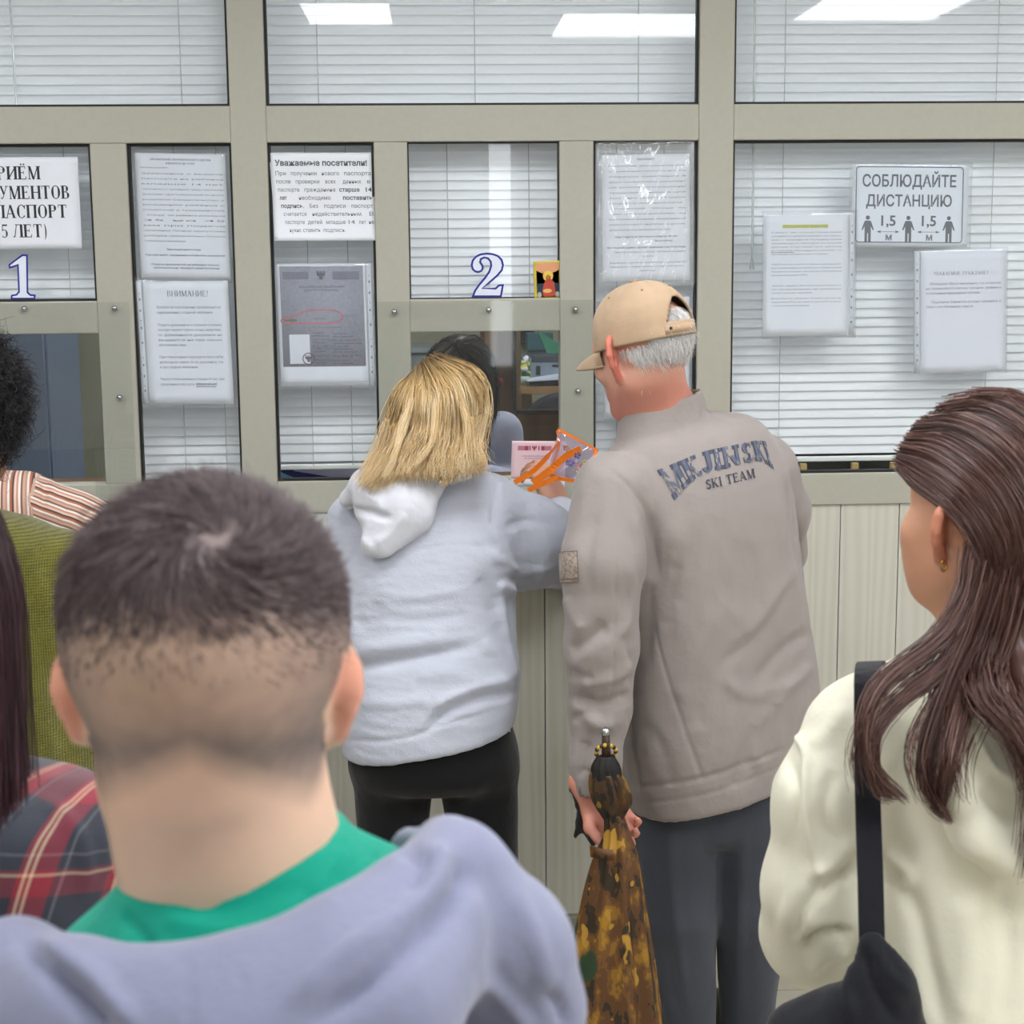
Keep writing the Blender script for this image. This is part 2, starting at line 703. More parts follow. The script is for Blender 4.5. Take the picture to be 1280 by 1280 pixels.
# ---- ceiling lamps: square troffers with prismatic diffusers
def prism_mat():
    k = NT('lamp_diffuser')
    v = k.coords('Object')
    w = k.n('ShaderNodeTexVoronoi')
    w.inputs['Scale'].default_value = 55
    k.l(v, w.inputs['Vector'])
    c = k.ramp(w.outputs['Distance'], [(0, (1, 1, 1, 1)), (.8, (.45, .47, .5, 1))])
    k.b.inputs['Base Color'].default_value = (.8, .8, .8, 1)
    k.l(c, k.b.inputs['Emission Color'])
    k.b.inputs['Emission Strength'].default_value = LAMP
    MATS['lamp_diffuser'] = k.m
    return k.m


m_diff = prism_mat()


def ceiling_light(x, y, w, d, label, group):
    r = empty('ceiling_light', (x, y, ZC), label, 'lamp', group)
    f = MB()
    for a, b in (((-w / 2 - .03, -d / 2 - .03), (w / 2 + .03, -d / 2)), ((-w / 2 - .03, d / 2), (w / 2 + .03, d / 2 + .03)),
                 ((-w / 2 - .03, -d / 2), (-w / 2, d / 2)), ((w / 2, -d / 2), (w / 2 + .03, d / 2))):
        f.box((x + a[0], y + a[1], ZC - .035), (x + b[0], y + b[1], ZC + .002))
    f.build('lamp_frame', m_white, r)
    MB().box((x - w / 2, y - d / 2, ZC - .026), (x + w / 2, y + d / 2, ZC - .005)).build('diffuser', m_diff, r)
    return r


for cx in (-1.35, .15, 1.65):
    ceiling_light(cx, -1.35, .62, .62, 'square prismatic ceiling lamp over the queue at the partition', 'hall ceiling lamps over the queue')
vx = lambda px, y, L: P(px, y, L)[0]              # where a lamp must hang to be mirrored there in the upper panes
ceiling_light(vx(435, 12, 3.2), -3.12, .36, .62, 'narrow prismatic ceiling lamp mirrored in the upper middle pane', None)
ceiling_light(vx(800, 20, 3.5), -3.46, .74, .74, 'largest prismatic ceiling lamp, mirrored beside the right mullion', None)
ceiling_light(vx(1097, 8, 3.1), -3.02, .62, .62, 'square prismatic ceiling lamp mirrored above the distance sign', None)
for cx in (-3.25, 4.22):  # unseen lamps added to brighten the backs of the queue
    for cy in (-4.7, -6.3):
        ceiling_light(cx, cy, .62, 1.22, 'added long ceiling lamp by a side wall, brightening the queue from behind', 'added long lamps brightening the queue from behind')
for cx in (-3.1, 3.6):
    ceiling_light(cx, -2.2, .62, .62, 'square prismatic ceiling lamp by a side wall near the partition', 'square lamps by the side walls')
ceiling_light(vx(835, 126, 7.2), -7.2, .5, .5, 'square prismatic ceiling lamp at the far back of the hall', None)
for cx in (-1.3, .4, 2.0, 3.4):
    ceiling_light(cx, 1.2, .6, .6, 'square prismatic ceiling lamp in the office behind the glass', 'office ceiling lamps')

# ---- partition: aluminium frame
def WX(x, y=250):
    return P(x, y, 0)[0]


def WZ(y, x=640):
    return P(x, y, 0)[2]


FD = .06
wall = struct(MB().box((XL, .035, 0), (XR, .075, WZ(636))).build('wall_front', m_wallp))
zt1, zt0 = WZ(131), WZ(176.5)                  # transom
zb1, zb0 = WZ(598), WZ(637.5)                  # bottom rail


def bar(name, x0, x1, z0, z1, y0=0, y1=FD):
    return MB().box((x0, y0, z0), (x1, y1, z1)).build(name, m_frame, wall, bevel=.0025)


M1 = (WX(288.5, 180), WX(333.5, 180))
M2 = (WX(872.5, 300), WX(915.5, 300))
ma = (WX(112, 190), WX(157.5, 190))
mb = (WX(467, 190), WX(509, 190))
mc = (WX(699.5, 250), WX(742, 250))
bar('mullion', *M1, zb0, ZC)
bar('mullion', *M2, zb0, ZC)
bar('mullion', XL, XL + .09, zb0, ZC)
bar('mullion', XR - .09, XR, zb0, ZC)
bar('top_rail', XL + .09, XR - .09, ZC - .09, ZC, .001, FD - .001)
for a, b in ((XL + .09, M1[0]), (M1[1], M2[0]), (M2[1], XR - .09)):
    bar('transom', a, b, zt0, zt1, .001, FD - .001)
    bar('bottom_rail', a, b, zb0, zb1, .001, FD - .001)
for a, b in (ma, mb, mc):
    bar('lower_mullion', a, b, zb1, zt0, .002, FD - .002)
zs2 = (WZ(414), WZ(373))
bar('hatch_rail', mb[1], mc[0], zs2[0], zs2[1], .002, FD - .002)
zs1 = (WZ(417.5, 60), WZ(377, 60))
bar('hatch_rail', XL + .09, ma[0], zs1[0], zs1[1], .002, FD - .002)

# ---- windows: rubber gasket and pane each
wn = [0]


def window(x0, x1, z0, z1, glass=m_glass, yg=.022, gask=.006):
    wn[0] += 1
    g = MB()
    g.box((x0, yg - .008, z0), (x0 + gask, yg + .01, z1)).box((x1 - gask, yg - .008, z0), (x1, yg + .01, z1))
    g.box((x0 + gask, yg - .008, z0), (x1 - gask, yg + .01, z0 + gask)).box((x0 + gask, yg - .008, z1 - gask), (x1 - gask, yg + .01, z1))
    w = struct(g.build('window_%d' % wn[0], m_gasket))
    # the pane is one sheet of glass standing in the gasket
    MB().box((x0 + gask * .5, yg, z0 + gask * .5), (x1 - gask * .5, yg + .004, z1 - gask * .5)).build('pane', glass, w)
    return w


window(XL + .09, M1[0], zt1, ZC - .09)
window(M1[1], M2[0], zt1, ZC - .09)
window(M2[1], XR - .09, zt1, ZC - .09)
window(ma[1], M1[0], zb1, zt0)                 # notices
window(M1[1], mb[0], zb1, zt0)                 # passport sample
window(mc[1], M2[0], zb1, zt0)                 # wrinkled notice
window(M2[1], XR - .09, zb1, zt0)              # wide right window
window(XL + .09, ma[0], zs1[1], zt0)           # above hatch one
window(mb[1], mc[0], zs2[1], zt0, gask=.003)   # above hatch two

# ---- lower wall panels with embossed wood grain
def panel_mat():
    k = NT('embossed_wood_panel')
    v = k.coords('Object', (12, 1, .55))
    n = k.noise(k.coords('Object', (9, 1, .9)), 2.2, 2, .5)
    wv = k.n('ShaderNodeTexWave', wave_type='BANDS', bands_direction='X')
    wv.inputs['Scale'].default_value = 1.0
    wv.inputs['Distortion'].default_value = 16
    wv.inputs['Detail'].default_value = 2
    wv.inputs['Detail Scale'].default_value = .8
    k.l(v, wv.inputs['Vector'])
    c0, c1 = srgb('#c6c4b9'), srgb('#bfbcae')
    k.l(k.mix(wv.outputs['Fac'], c0, c1), k.b.inputs['Base Color'])
    k.b.inputs['Roughness'].default_value = .5
    k.bump(wv.outputs['Fac'], .18, .001)
    return k.m


m_panel = panel_mat()
x1050 = P(1050, 720, 0)[0]
PW = P(1123, 720, 0)[0] - x1050
n0 = int((x1050 - XL) / PW)
pl_me = None
zbase = .046
for i in range(-n0, int((XR - x1050) / PW)):
    if pl_me is None:
        ob = MB().box((.0012, 0, 0), (PW - .0012, .03, zb0 - zbase)).build('panel', m_panel, None, bevel=.0015)
        pl_me = ob.data
        bv = True
        COL.objects.unlink(ob)
        bpy.data.objects.remove(ob)
    t = bpy.data.objects.new('panel', pl_me)
    t.location = (x1050 + PW * i, .008, zbase)
    link(t, wall)
struct(MB().box((XL, -.012, 0), (XR, .034, .045)).build('baseboard_front', mat('baseboard', '#8d897c', .5, .04), bevel=.003))

# ---- counter shelf below the hatches
m_shelf = mat('shelf_laminate', '#c3c8c6', .4, .02)
sh = empty('counter_shelf', (0, -.1, .9), 'pale grey laminate counter shelf under the service windows', 'shelf')
sx0, sx1 = XL + .02, WX(765, 640)
shz = zb0 - .002
MB().box((sx0, -.24, shz - .028), (sx1, .004, shz)).build('shelf_board', m_shelf, sh, bevel=.003)
MB().box((sx0, -.022, shz - .10), (sx1, .004, shz - .028)).build('support_rail', m_shelf, sh, bevel=.002)
for bx in (sx0 + .4, WX(330, 640), sx1 - .12):
    q = MB()
    q.add([(bx, .003, shz - .03), (bx, -.2, shz - .03), (bx, .003, shz - .24), (bx + .018, .003, shz - .03), (bx + .018, -.2, shz - .03), (bx + .018, .003, shz - .24)],
          [[0, 1, 2, 2], [3, 5, 4, 4]])
    q.f = [np.array([[0, 1, 2], [3, 5, 4]])]
    q.f.append(np.array([[0, 3, 4, 1], [1, 4, 5, 2], [2, 5, 3, 0]]))
    q.build('bracket', m_shelf, sh)


# ---- acrylic screens screwed over the hatches
def screw(p, par):
    q = MB()
    q.tube([(p[0], p[1] + .004, p[2]), (p[0], p[1] - .0015, p[2])], .0065, 10)
    q.ball((p[0], p[1] - .0015, p[2]), (.0055, .0035, .0055), nu=10, nv=6)
    q.build('screw', m_steel, par, smooth=True)


YA = -.006


def screen(x0, x1, z0, z1, screws, label, slot):
    r = empty('acrylic_screen', ((x0 + x1) / 2, YA, z0), label, 'screen')
    q = MB()
    q.box((x0, YA, z0 + .17), (x1, YA + .004, z1))
    q.box((x0, YA, z0), (slot[0], YA + .004, z0 + .17)).box((slot[1], YA, z0), (x1, YA + .004, z0 + .17))
    q.build('acrylic_sheet', m_acryl, r)
    for sx, sy in screws:
        p = P(sx, sy, YA)
        screw(p, r)
    return r


screen(WX(474, 500), mc[1] + .004, WZ(640), WZ(375.5), [(493, 390), (611, 387.5), (719.5, 387), (722.5, 489), (488, 620), (724, 622)],
       'clear acrylic screen screwed over the hatch below the number two', (WX(530, 500), WX(690, 500)))
screen(WX(-250, 500), WX(161, 380), WZ(640), WZ(378.5, 60), [(30.5, 386), (143, 385.5), (149.5, 497), (157, 622), (-200, 386), (-100, 386)],
       'clear acrylic screen screwed over the hatch below the number one', (WX(-180, 500), WX(115, 500)))


# ---- venetian blinds
def slat_mat():
    k = NT('blind_slat')
    k.b.inputs['Base Color'].default_value = srgb('#f6f8fb')
    k.b.inputs['Roughness'].default_value = .38
    tl = k.n('ShaderNodeBsdfTranslucent')
    tl.inputs[0].default_value = srgb('#eceff3')
    mx = k.n('ShaderNodeMixShader')
    mx.inputs[0].default_value = .3
    k.l(k.b.outputs[0], mx.inputs[1])
    k.l(tl.outputs[0], mx.inputs[2])
    k.l(mx.outputs[0], k.out.inputs[0])
    return k.m


m_slat = slat_mat()
m_cord = mat('blind_cord', '#b9bcbc', .7, .1)
PITCHZ = .0226


def blind(x0, x1, z0, z1, cords, label, yb=.105, wand=None, head=True):
    """closed venetian blind hanging behind its window"""
    r = empty('venetian_blind', ((x0 + x1) / 2, yb, z0), label, 'blind', 'venetian blinds behind the partition glass')
    if head:
        MB().box((x0, yb - .013, z1), (x1, yb + .013, z1 + .025)).build('head_rail', m_white, r, bevel=.002)
    L = (x1 - x0) / 2
    tilt = math.radians(66)
    pts = []
    for a in np.linspace(-1, 1, 6):
        u = a * .0135
        c = .0022 * (1 - a * a)
        # slat leans: lower edge towards the hall
        y = -(-u * math.cos(tilt)) - c * math.sin(tilt)
        z = u * math.sin(tilt) + c * math.cos(tilt)
        pts.append((y, z))
    V = [(sx * L, y, z) for sx in (-1, 1) for (y, z) in pts] + [(sx * L, y + .0005, z) for sx in (-1, 1) for (y, z) in pts]
    F = [[i, i + 1, 7 + i, 6 + i] for i in range(5)] + [[12 + i + 1, 12 + i, 18 + i, 19 + i] for i in range(5)]
    n = int((z1 - z0 - .03) / PITCHZ)
    me = None
    for i in range(n + 1):
        z = z1 - .016 - i * PITCHZ
        if me is None:
            ob = np_mesh('slat', V, np.array(F), m_slat)
            me = ob.data
            ob.location = ((x0 + x1) / 2, yb, z)
            COL.objects.unlink(ob)
            link(ob, r)
            continue
        ob = bpy.data.objects.new('slat', me)
        ob.location = ((x0 + x1) / 2, yb, z)
        link(ob, r)
    zl = z1 - .016 - n * PITCHZ - .02
    MB().box((x0, yb - .011, zl - .012), (x1, yb + .011, zl)).build('bottom_rail', m_white, r, bevel=.003)
    for cx in cords:
        MB().tube([(cx, yb - .0155, z1), (cx, yb - .0155, zl - .003)], .0011, 5).build('ladder_cord', m_cord, r)
        # short dark stretches of the cord show between the slats
    if wand:
        q = MB()
        q.tube([(wand[0], yb - .022, z1), (wand[1], yb - .022, wand[2])], .0028, 6)
        q.tube([(wand[1], yb - .022, wand[2]), (wand[1], yb - .022, wand[2] - .028)], [.003, .006], 8)
        q.build('tilt_wand', glass_mat('clear_plastic', (.85, .88, .88, 1), .1, 1.5, .05, .25), r)
    return r


YBL = .105


def BX(x, y):
    return P(x, y, YBL)[0]


def BZ(y, x=640):
    return P(x, y, YBL)[2]


ztop = ZC - .05
blind(XL + .1, M1[0] + .02, BZ(150), ztop, [BX(226, 60), BX(-150, 60)], 'wide white venetian blind over the number one window, upper pane', wand=(BX(14, 0), BX(24, 140), BZ(150)))
blind(M1[1] - .02, M2[0] + .02, BZ(150), ztop, [BX(397, 60), BX(593, 60), BX(797, 60)], 'wide white venetian blind in the upper middle pane above number two')
blind(M2[1] - .02, XR - .1, BZ(570, 1000), ztop, [BX(979, 100), BX(1243, 100), BX(1500, 100)],
      'tall white venetian blind behind the distance sign window', wand=(BX(940, 20), BX(938, 320), BZ(325)))
zl = zt0 + .012
blind(ma[1] - .012, M1[0] + .012, BZ(598), zl, [BX(233, 560), BX(284, 560)], 'narrow white venetian blind behind the notice headed in capitals')
blind(M1[1] - .012, mb[0] + .012, BZ(579), zl, [BX(392, 560), BX(441, 560)], 'narrow white venetian blind behind the passport sample sheet')
blind(mc[1] - .012, M2[0] + .012, BZ(598), zl, [BX(770, 360), BX(828, 360)], 'narrow white venetian blind behind the wrinkled plastic notice')
blind(mb[1] - .008, mc[0] + .008, zs2[1] - .03, zl, [BX(560, 300), BX(661, 300)], 'small white venetian blind behind the blue outlined number two')
blind(XL + .1, ma[0] + .01, zs1[1] - .03, zl, [BX(88, 330), BX(-100, 330)], 'white venetian blind behind the blue outlined number one')
# inner ledge below the right blind with wooden clips
m_wedge = mat('pale_wood', '#a98f58', .6, .1, 60)
for cx in (1003, 1067.5, 1116):
    x = P(cx, 586, .06)[0]
    tag(MB().box((x - .008, .045, zb1 - .002), (x + .008, .062, zb1 + .019)).build('wooden_wedge', m_wedge, bevel=.001),
        'small yellowish wooden wedge in the gap below the tall blind', 'wedge', 'wedges below the tall blind')

# tall slit of daylight: narrow glazed window in the back wall of the hall, mirrored in the pane above hatch two
wx0, wx1 = P(612, 300, -YB)[0], P(639, 300, -YB)[0]
wb = struct(MB().box((wx0 - .05, YB + .001, .85), (wx0, YB + .05, 2.6)).box((wx1, YB + .001, .85), (wx1 + .05, YB + .05, 2.6))
            .box((wx0, YB + .001, .85), (wx1, YB + .05, .9)).box((wx0, YB + .001, 2.55), (wx1, YB + .05, 2.6)).build('window_%d' % (wn[0] + 1), m_white))
MB().box((wx0, YB + .005, .9), (wx1, YB + .02, 2.55)).build('daylit_pane', emit_mat('daylight_pane', (.9, .95, 1, 1), 7.0), wb)

# ================================================================== PRINTED MATTER
_tcache = {}


def text_np(body, bold=0.0, res=2):
    key = (body, bold)
    if key in _tcache:
        return _tcache[key]
    cu = bpy.data.curves.new('t', 'FONT')
    cu.body = body
    cu.size = 1
    cu.resolution_u = res
    cu.offset = bold
    ob = bpy.data.objects.new('t', cu)
    COL.objects.link(ob)
    bpy.context.view_layer.update()
    ev = ob.evaluated_get(bpy.context.evaluated_depsgraph_get())
    me = ev.to_mesh()
    me.calc_loop_triangles()
    V = np.empty(len(me.vertices) * 3, np.float32)
    me.vertices.foreach_get('co', V)
    Tn = np.empty(len(me.loop_triangles) * 3, np.int32)
    me.loop_triangles.foreach_get('vertices', Tn)
    ev.to_mesh_clear()
    bpy.data.objects.remove(ob)
    bpy.data.curves.remove(cu)
    V = V.reshape(-1, 3)[:, :2].astype(float)
    _tcache[key] = (V, Tn.reshape(-1, 3))
    return _tcache[key]


# ---- a small serif alphabet: thick stems, thin bars, bracket serifs; every glyph is a list of convex quads
def glyph(ch, st=.17, th=.06, sf=.07):
    q = []
    w = [.72]

    def quad(*p):
        q.append(np.array(p, float))

    def stem(x, y0=0, y1=1, serif=(1, 1), wd=None):
        s_ = (wd or st) / 2
        quad((x - s_, y0), (x + s_, y0), (x + s_, y1), (x - s_, y1))
        for yy, fl, up in ((y0, serif[0], 1), (y1, serif[1], -1)):
            if fl:
                quad((x - s_ - sf, yy), (x + s_ + sf, yy), (x + s_ + sf, yy + up * th), (x - s_ - sf, yy + up * th))

    def hb(y, x0, x1, t=None):
        t = t or th
        quad((x0, y - t / 2), (x1, y - t / 2), (x1, y + t / 2), (x0, y + t / 2))

    def diag(x0, y0, x1, y1, wd):
        quad((x0 - wd / 2, y0), (x0 + wd / 2, y0), (x1 + wd / 2, y1), (x1 - wd / 2, y1))

    def arc(cx, cy, rx, ry, a0, a1, t0, t1, n=12):
        """stroke along an ellipse: t0 thickness where it runs level, t1 where it runs upright"""
        a = np.radians(np.linspace(a0, a1, n))
        for i in range(n - 1):
            o = []
            for t in (a[i], a[i + 1]):
                wt = t0 + (t1 - t0) * abs(math.cos(t)) ** 1.5
                o.append(((cx + (rx - wt) * math.cos(t), cy + (ry - t0) * math.sin(t)), (cx + rx * math.cos(t), cy + ry * math.sin(t))))
            quad(o[0][0], o[0][1], o[1][1], o[1][0])
    L = .15
    if ch in 'ПНИЙ':
        stem(L)
        stem(.72)
        w[0] = .88
        if ch == 'П':
            hb(1 - th / 2, L, .72)
        if ch == 'Н':
            hb(.5, L, .72)
        if ch in 'ИЙ':
            diag(L, .06, .72, .94, .10)
    elif ch in 'РВ':
        stem(L)
        if ch == 'Р':
            arc(.38, .74, .28, .26, -90, 90, th, st)
            hb(1 - th / 2, L, .38)
            hb(.48 + th / 2, L, .38)
        else:
            arc(.36, .76, .25, .24, -90, 90, th, st)
            arc(.38, .26, .30, .26, -90, 90, th, st)
            hb(1 - th / 2, L, .38)
            hb(.52, L, .38)
            hb(th / 2, L, .38)
        w[0] = .74
    elif ch in 'ЕЁE':
        stem(L)
        hb(1 - th / 2, L, .62)
        hb(th / 2, L, .66)
        hb(.52, L, .48)
        quad((.57, .8), (.62, .8), (.62, 1), (.57, 1))
        quad((.60, 0), (.66, 0), (.66, .22), (.60, .22))
        quad((.45, .4), (.49, .4), (.49, .64), (.45, .64))
        if ch == 'Ё':
            for x in (.28, .5):
                quad((x - .06, 1.08), (x + .06, 1.08), (x + .06, 1.2), (x - .06, 1.2))
        w[0] = .76
    elif ch in 'МM':
        stem(.13, wd=.07)
        stem(.86)
        diag(.46, 0, .17, 1, .17)
        diag(.46, 0, .82, 1, .08)
        w[0] = 1.04
    elif ch in 'ТT':
        stem(.38, serif=(1, 0))
        hb(1 - th / 2, .04, .72)
        quad((.04, .76), (.09, .76), (.09, 1), (.04, 1))
        quad((.67, .76), (.72, .76), (.72, 1), (.67, 1))
        w[0] = .78
    elif ch in 'О0':
        arc(.42, .5, .38, .52, 0, 360, th, st, 22)
        w[0] = .86
    elif ch == 'С':
        arc(.42, .5, .38, .52, 40, 320, th, st, 18)
        quad((.66, .68), (.72, .68), (.72, .98), (.66, .98))
        w[0] = .78
    elif ch in 'АA':
        diag(.08, 0, .40, 1, .07)
        diag(.70, 0, .40, 1, .18)
        hb(.33, .18, .62)
        hb(th / 2, -.02, .2)
        hb(th / 2, .54, .84)
        w[0] = .86
    elif ch == 'Л':
        diag(.16, .05, .34, 1, .07)
        stem(.72, serif=(1, 0))
        hb(1 - th / 2, .22, .80)
        arc(.10, .09, .08, .09, 180, 400, .05, .08, 8)
        w[0] = .88
    elif ch == 'Д':
        diag(.18, .1, .34, 1, .07)
        stem(.66, .1, 1, (0, 0))
        hb(1 - th / 2, .22, .74)
        hb(.1, .04, .84)
        quad((.04, -.14), (.1, -.14), (.1, .1), (.04, .1))
        quad((.78, -.14), (.84, -.14), (.84, .1), (.78, .1))
        w[0] = .92
    elif ch in 'КK':
        stem(L)
        diag(.28, .45, .62, .97, .08)
        diag(.68, .03, .34, .56, .17)
        hb(1 - th / 2, .5, .76)
        hb(th / 2, .54, .82)
        w[0] = .84
    elif ch == 'У':
        diag(.36, .36, .12, 1, .16)
        diag(.24, .05, .62, 1, .07)
        arc(.18, .09, .09, .09, 120, 360, .05, .08, 8)
        hb(1 - th / 2, 0, .26)
        hb(1 - th / 2, .5, .74)
        w[0] = .76
    elif ch == 'Ж':
        stem(.5)
        diag(.10, .03, .44, .55, .12)
        diag(.90, .03, .56, .55, .12)
        diag(.42, .45, .16, .96, .08)
        diag(.58, .45, .84, .96, .08)
        hb(th / 2, 0, .2)
        hb(th / 2, .8, 1)
        w[0] = 1.04
    elif ch == 'Г':
        stem(L)
        hb(1 - th / 2, L, .62)
        quad((.57, .76), (.62, .76), (.62, 1), (.57, 1))
        w[0] = .68
    elif ch == 'Ы':
        stem(L)
        stem(.86)
        arc(.36, .27, .26, .27, -90, 90, th, st)
        hb(.54, L, .36)
        hb(th / 2, L, .36)
        w[0] = 1.02
    elif ch == '5':
        arc(.32, .30, .28, .32, -140, 130, th, .15, 14)
        quad((.14, .5), (.20, .5), (.24, 1), (.18, 1))
        quad((.18, .88), (.56, .88), (.60, 1), (.18, 1))
        w[0] = .66
    elif ch == '4':
        diag(.08, .34, .44, 1, .07)
        quad((.06, .26), (.62, .26), (.62, .36), (.06, .36))
        stem(.46, 0, 1, (0, 0))
        w[0] = .66
    elif ch == ')':
        arc(.0, .42, .30, .72, -58, 58, .03, .11, 10)
        w[0] = .4
    elif ch == '!':
        quad((.12, .3), (.18, .3), (.23, 1), (.07, 1))
        quad((.09, 0), (.21, 0), (.21, .13), (.09, .13))
        w[0] = .34
    elif ch == 'I':
        stem(.2)
        w[0] = .42
    elif ch == 'J':
        stem(.42, .25, 1, (0, 1))
        arc(.26, .25, .16 + st / 2, .27, -180, 0, th * 1.5, st, 10)
        w[0] = .62
    elif ch == 'N':
        stem(.14, wd=st * .7)
        stem(.74, serif=(0, 1), wd=st * .7)
        diag(.70, .0, .17, 1, .20)
        w[0] = .92
    elif ch == 'S':
        arc(.34, .74, .27, .28, 30, 270, th * 1.5, st, 14)
        arc(.34, .26, .29, .28, -150, 90, th * 1.5, st, 14)
        quad((.53, .70), (.58, .70), (.58, 1), (.53, 1))
        quad((.05, 0), (.10, 0), (.10, .3), (.05, .3))
        w[0] = .68
    elif ch == ' ':
        w[0] = .4
    return q, w[0]


def serif_np(txt, gap=.03, **kw):
    V, F, x = [], [], 0
    n = 0
    for ch in txt:
        qs, w = glyph(ch, **kw)
        for q in qs:
            V.append(q + (x, 0))
            F += [[n, n + 1, n + 2], [n, n + 2, n + 3]]
            n += 4
        x += w + gap
    V = np.concatenate(V)
    return V, np.array(F)


INK = {}


def ink(col, rough=.6):
    k = 'ink_' + col.strip('#')
    return MATS.get(k) or mat(k, col, rough, .03)


class Sheet:
    """a sheet of paper on a window: corners top-left, top-right, bottom-left in the photograph, standing at depth Y"""

    def __init__(s, TL, TR, BL, Y, name, label, cat='notice', col='#dfe3ea', disp=None, grid=(10, 14), group=None, th=.0004):
        s.o = P(*TL, Y)
        s.ex = P(*TR, Y) - s.o
        s.ey = P(*BL, Y) - s.o
        s.disp = disp or (lambda u, v: 0 * u)
        s.W, s.H = np.linalg.norm(s.ex), np.linalg.norm(s.ey)
        s.root = empty(name, s.o + s.ex / 2 + s.ey, label, cat, group)
        s.patch('sheet', 0, 1, 0, 1, 0, mat('paper_' + col.strip('#'), col, .7, .015, 20), grid, th)

    def at(s, u, v, off=0):
        u, v = np.asarray(u, float), np.asarray(v, float)
        p = s.o + u[..., None] * s.ex + v[..., None] * s.ey
        p[..., 1] -= s.disp(u, v) + off
        return p

    def patch(s, name, u0, u1, v0, v1, off, m, grid=(6, 8), th=.0002, smooth=True, disp=None):
        gu, gv = grid
        u, v = np.meshgrid(np.linspace(u0, u1, gu + 1), np.linspace(v0, v1, gv + 1), indexing='ij')
        a = s.at(u, v, off + th)
        if disp is not None:
            a[..., 1] -= disp(u, v)
        b = a.copy()
        b[..., 1] += th
        nv = gv + 1
        i, j = np.meshgrid(np.arange(gu), np.arange(gv), indexing='ij')
        f = np.stack([i * nv + j, i * nv + j + 1, (i + 1) * nv + j + 1, (i + 1) * nv + j], -1).reshape(-1, 4)
        n = (gu + 1) * nv
        rim = [k for k in range(nv - 1)] + [k * nv + nv - 1 for k in range(gu)] + [gu * nv + k for k in range(nv - 1, 0, -1)] + [k * nv for k in range(gu, 0, -1)]
        side = [[rim[k], n + rim[k], n + rim[(k + 1) % len(rim)], rim[(k + 1) % len(rim)]] for k in range(len(rim))]
        return np_mesh(name, np.concatenate([a.reshape(-1, 3), b.reshape(-1, 3)]), np.concatenate([f, f[:, ::-1] + n, side]), m, s.root, smooth)

    def flat(s, name, V2, F, m, off=.0008):
        """flat print given in u, v"""
        V2 = np.asarray(V2, float)
        return np_mesh(name, s.at(V2[:, 0], V2[:, 1], off), np.asarray(F), m, s.root, False)

    def lines(s, rows, col='#3a3d46', name='printed_text', off=.0008):
        """rows: (text, u0, u1 or None, v baseline, cap height in v, bold, serif)"""
        VV, FF, n = [], [], 0
        for row in rows:
            txt, u0, u1, vb, hgt = row[:5]
            bold = row[5] if len(row) > 5 else 0
            serif = row[6] if len(row) > 6 else False
            if serif:
                V, F = serif_np(txt, st=.2 if bold else .13, th=.06 if bold else .05)
                cap = 1.0
            else:
                V, F = text_np(txt, bold)
                cap = .70
            if not len(V):
                continue
            ys = hgt / cap
            xs = ys * s.H / s.W
            if u1 is not None:
                xs = (u1 - u0) / (V[:, 0].max() - V[:, 0].min())
            W2 = np.stack([u0 + (V[:, 0] - V[:, 0].min()) * xs, vb - V[:, 1] * ys], -1)
            VV.append(W2)
            FF.append(F + n)
            n += len(V)
        return s.flat(name, np.concatenate(VV), np.concatenate(FF), ink(col), off)

    def body(s, words, u0, u1, v0, dv, hgt, n, last=.6, seed=0):
        """n justified lines cut from the given words"""
        r = random.Random(seed)
        rows = []
        w = words.split()
        k = 0
        per = max(2, len(w) // n)
        for i in range(n):
            part = ' '.join(w[k:k + per]) if i < n - 1 else ' '.join(w[k:])
            k += per
            if part:
                rows.append((part, u0, u1 if i < n - 1 else u0 + (u1 - u0) * last, v0 + i * dv, hgt))
        return rows

    def pocket(s, side, extra=.02, wr=.0012, seed=1, top=.03):
        """clear plastic sleeve with its punched strip"""
        sw = .075
        u0, u1 = (-sw - extra, 1 + extra) if side < 0 else (-extra, 1 + sw + extra)
        if side == 0:
            u0, u1 = -extra, 1 + extra
        f = lambda u, v: wr * (1 + np.sin(9 * u + 5 * v + seed) * np.sin(7 * v - 3 * u + seed * 2))
        s.patch('plastic_sleeve', u0, u1, -top, 1 + extra, .0012, MATS.get('sleeve') or glass_mat('sleeve', (.96, .97, .98, 1), .08, 1.45, .02, .05), (16, 22), .00015, disp=f)
        if side:
            a, b = (-sw, -.01) if side < 0 else (1.01, 1 + sw)
            s.patch('punched_strip', a, b, .0, 1.0, .0005, mat('sleeve_strip', '#ccd2da', .4, .02), (2, 8), .0002)
            c = (a + b) / 2
            VV, FF, n = [], [], 0
            for k, vv in enumerate((.10, .15, .24, .32, .38, .5, .62, .68, .77, .85, .89)):
                t = np.linspace(0, 2 * np.pi, 9)[:-1]
                rr = .010 if k % 3 else .007
                VV.append(np.stack([c + rr * np.cos(t), vv + rr * s.W / s.H * np.sin(t) * (1.6 if k % 3 else 1)], -1))
                FF += [[n, n + i, n + i + 1] for i in range(1, 7)]
                n += 8
            s.flat('strip_hole', np.concatenate(VV), np.array(FF), ink('#6a7078'), .0009)


YP = .017

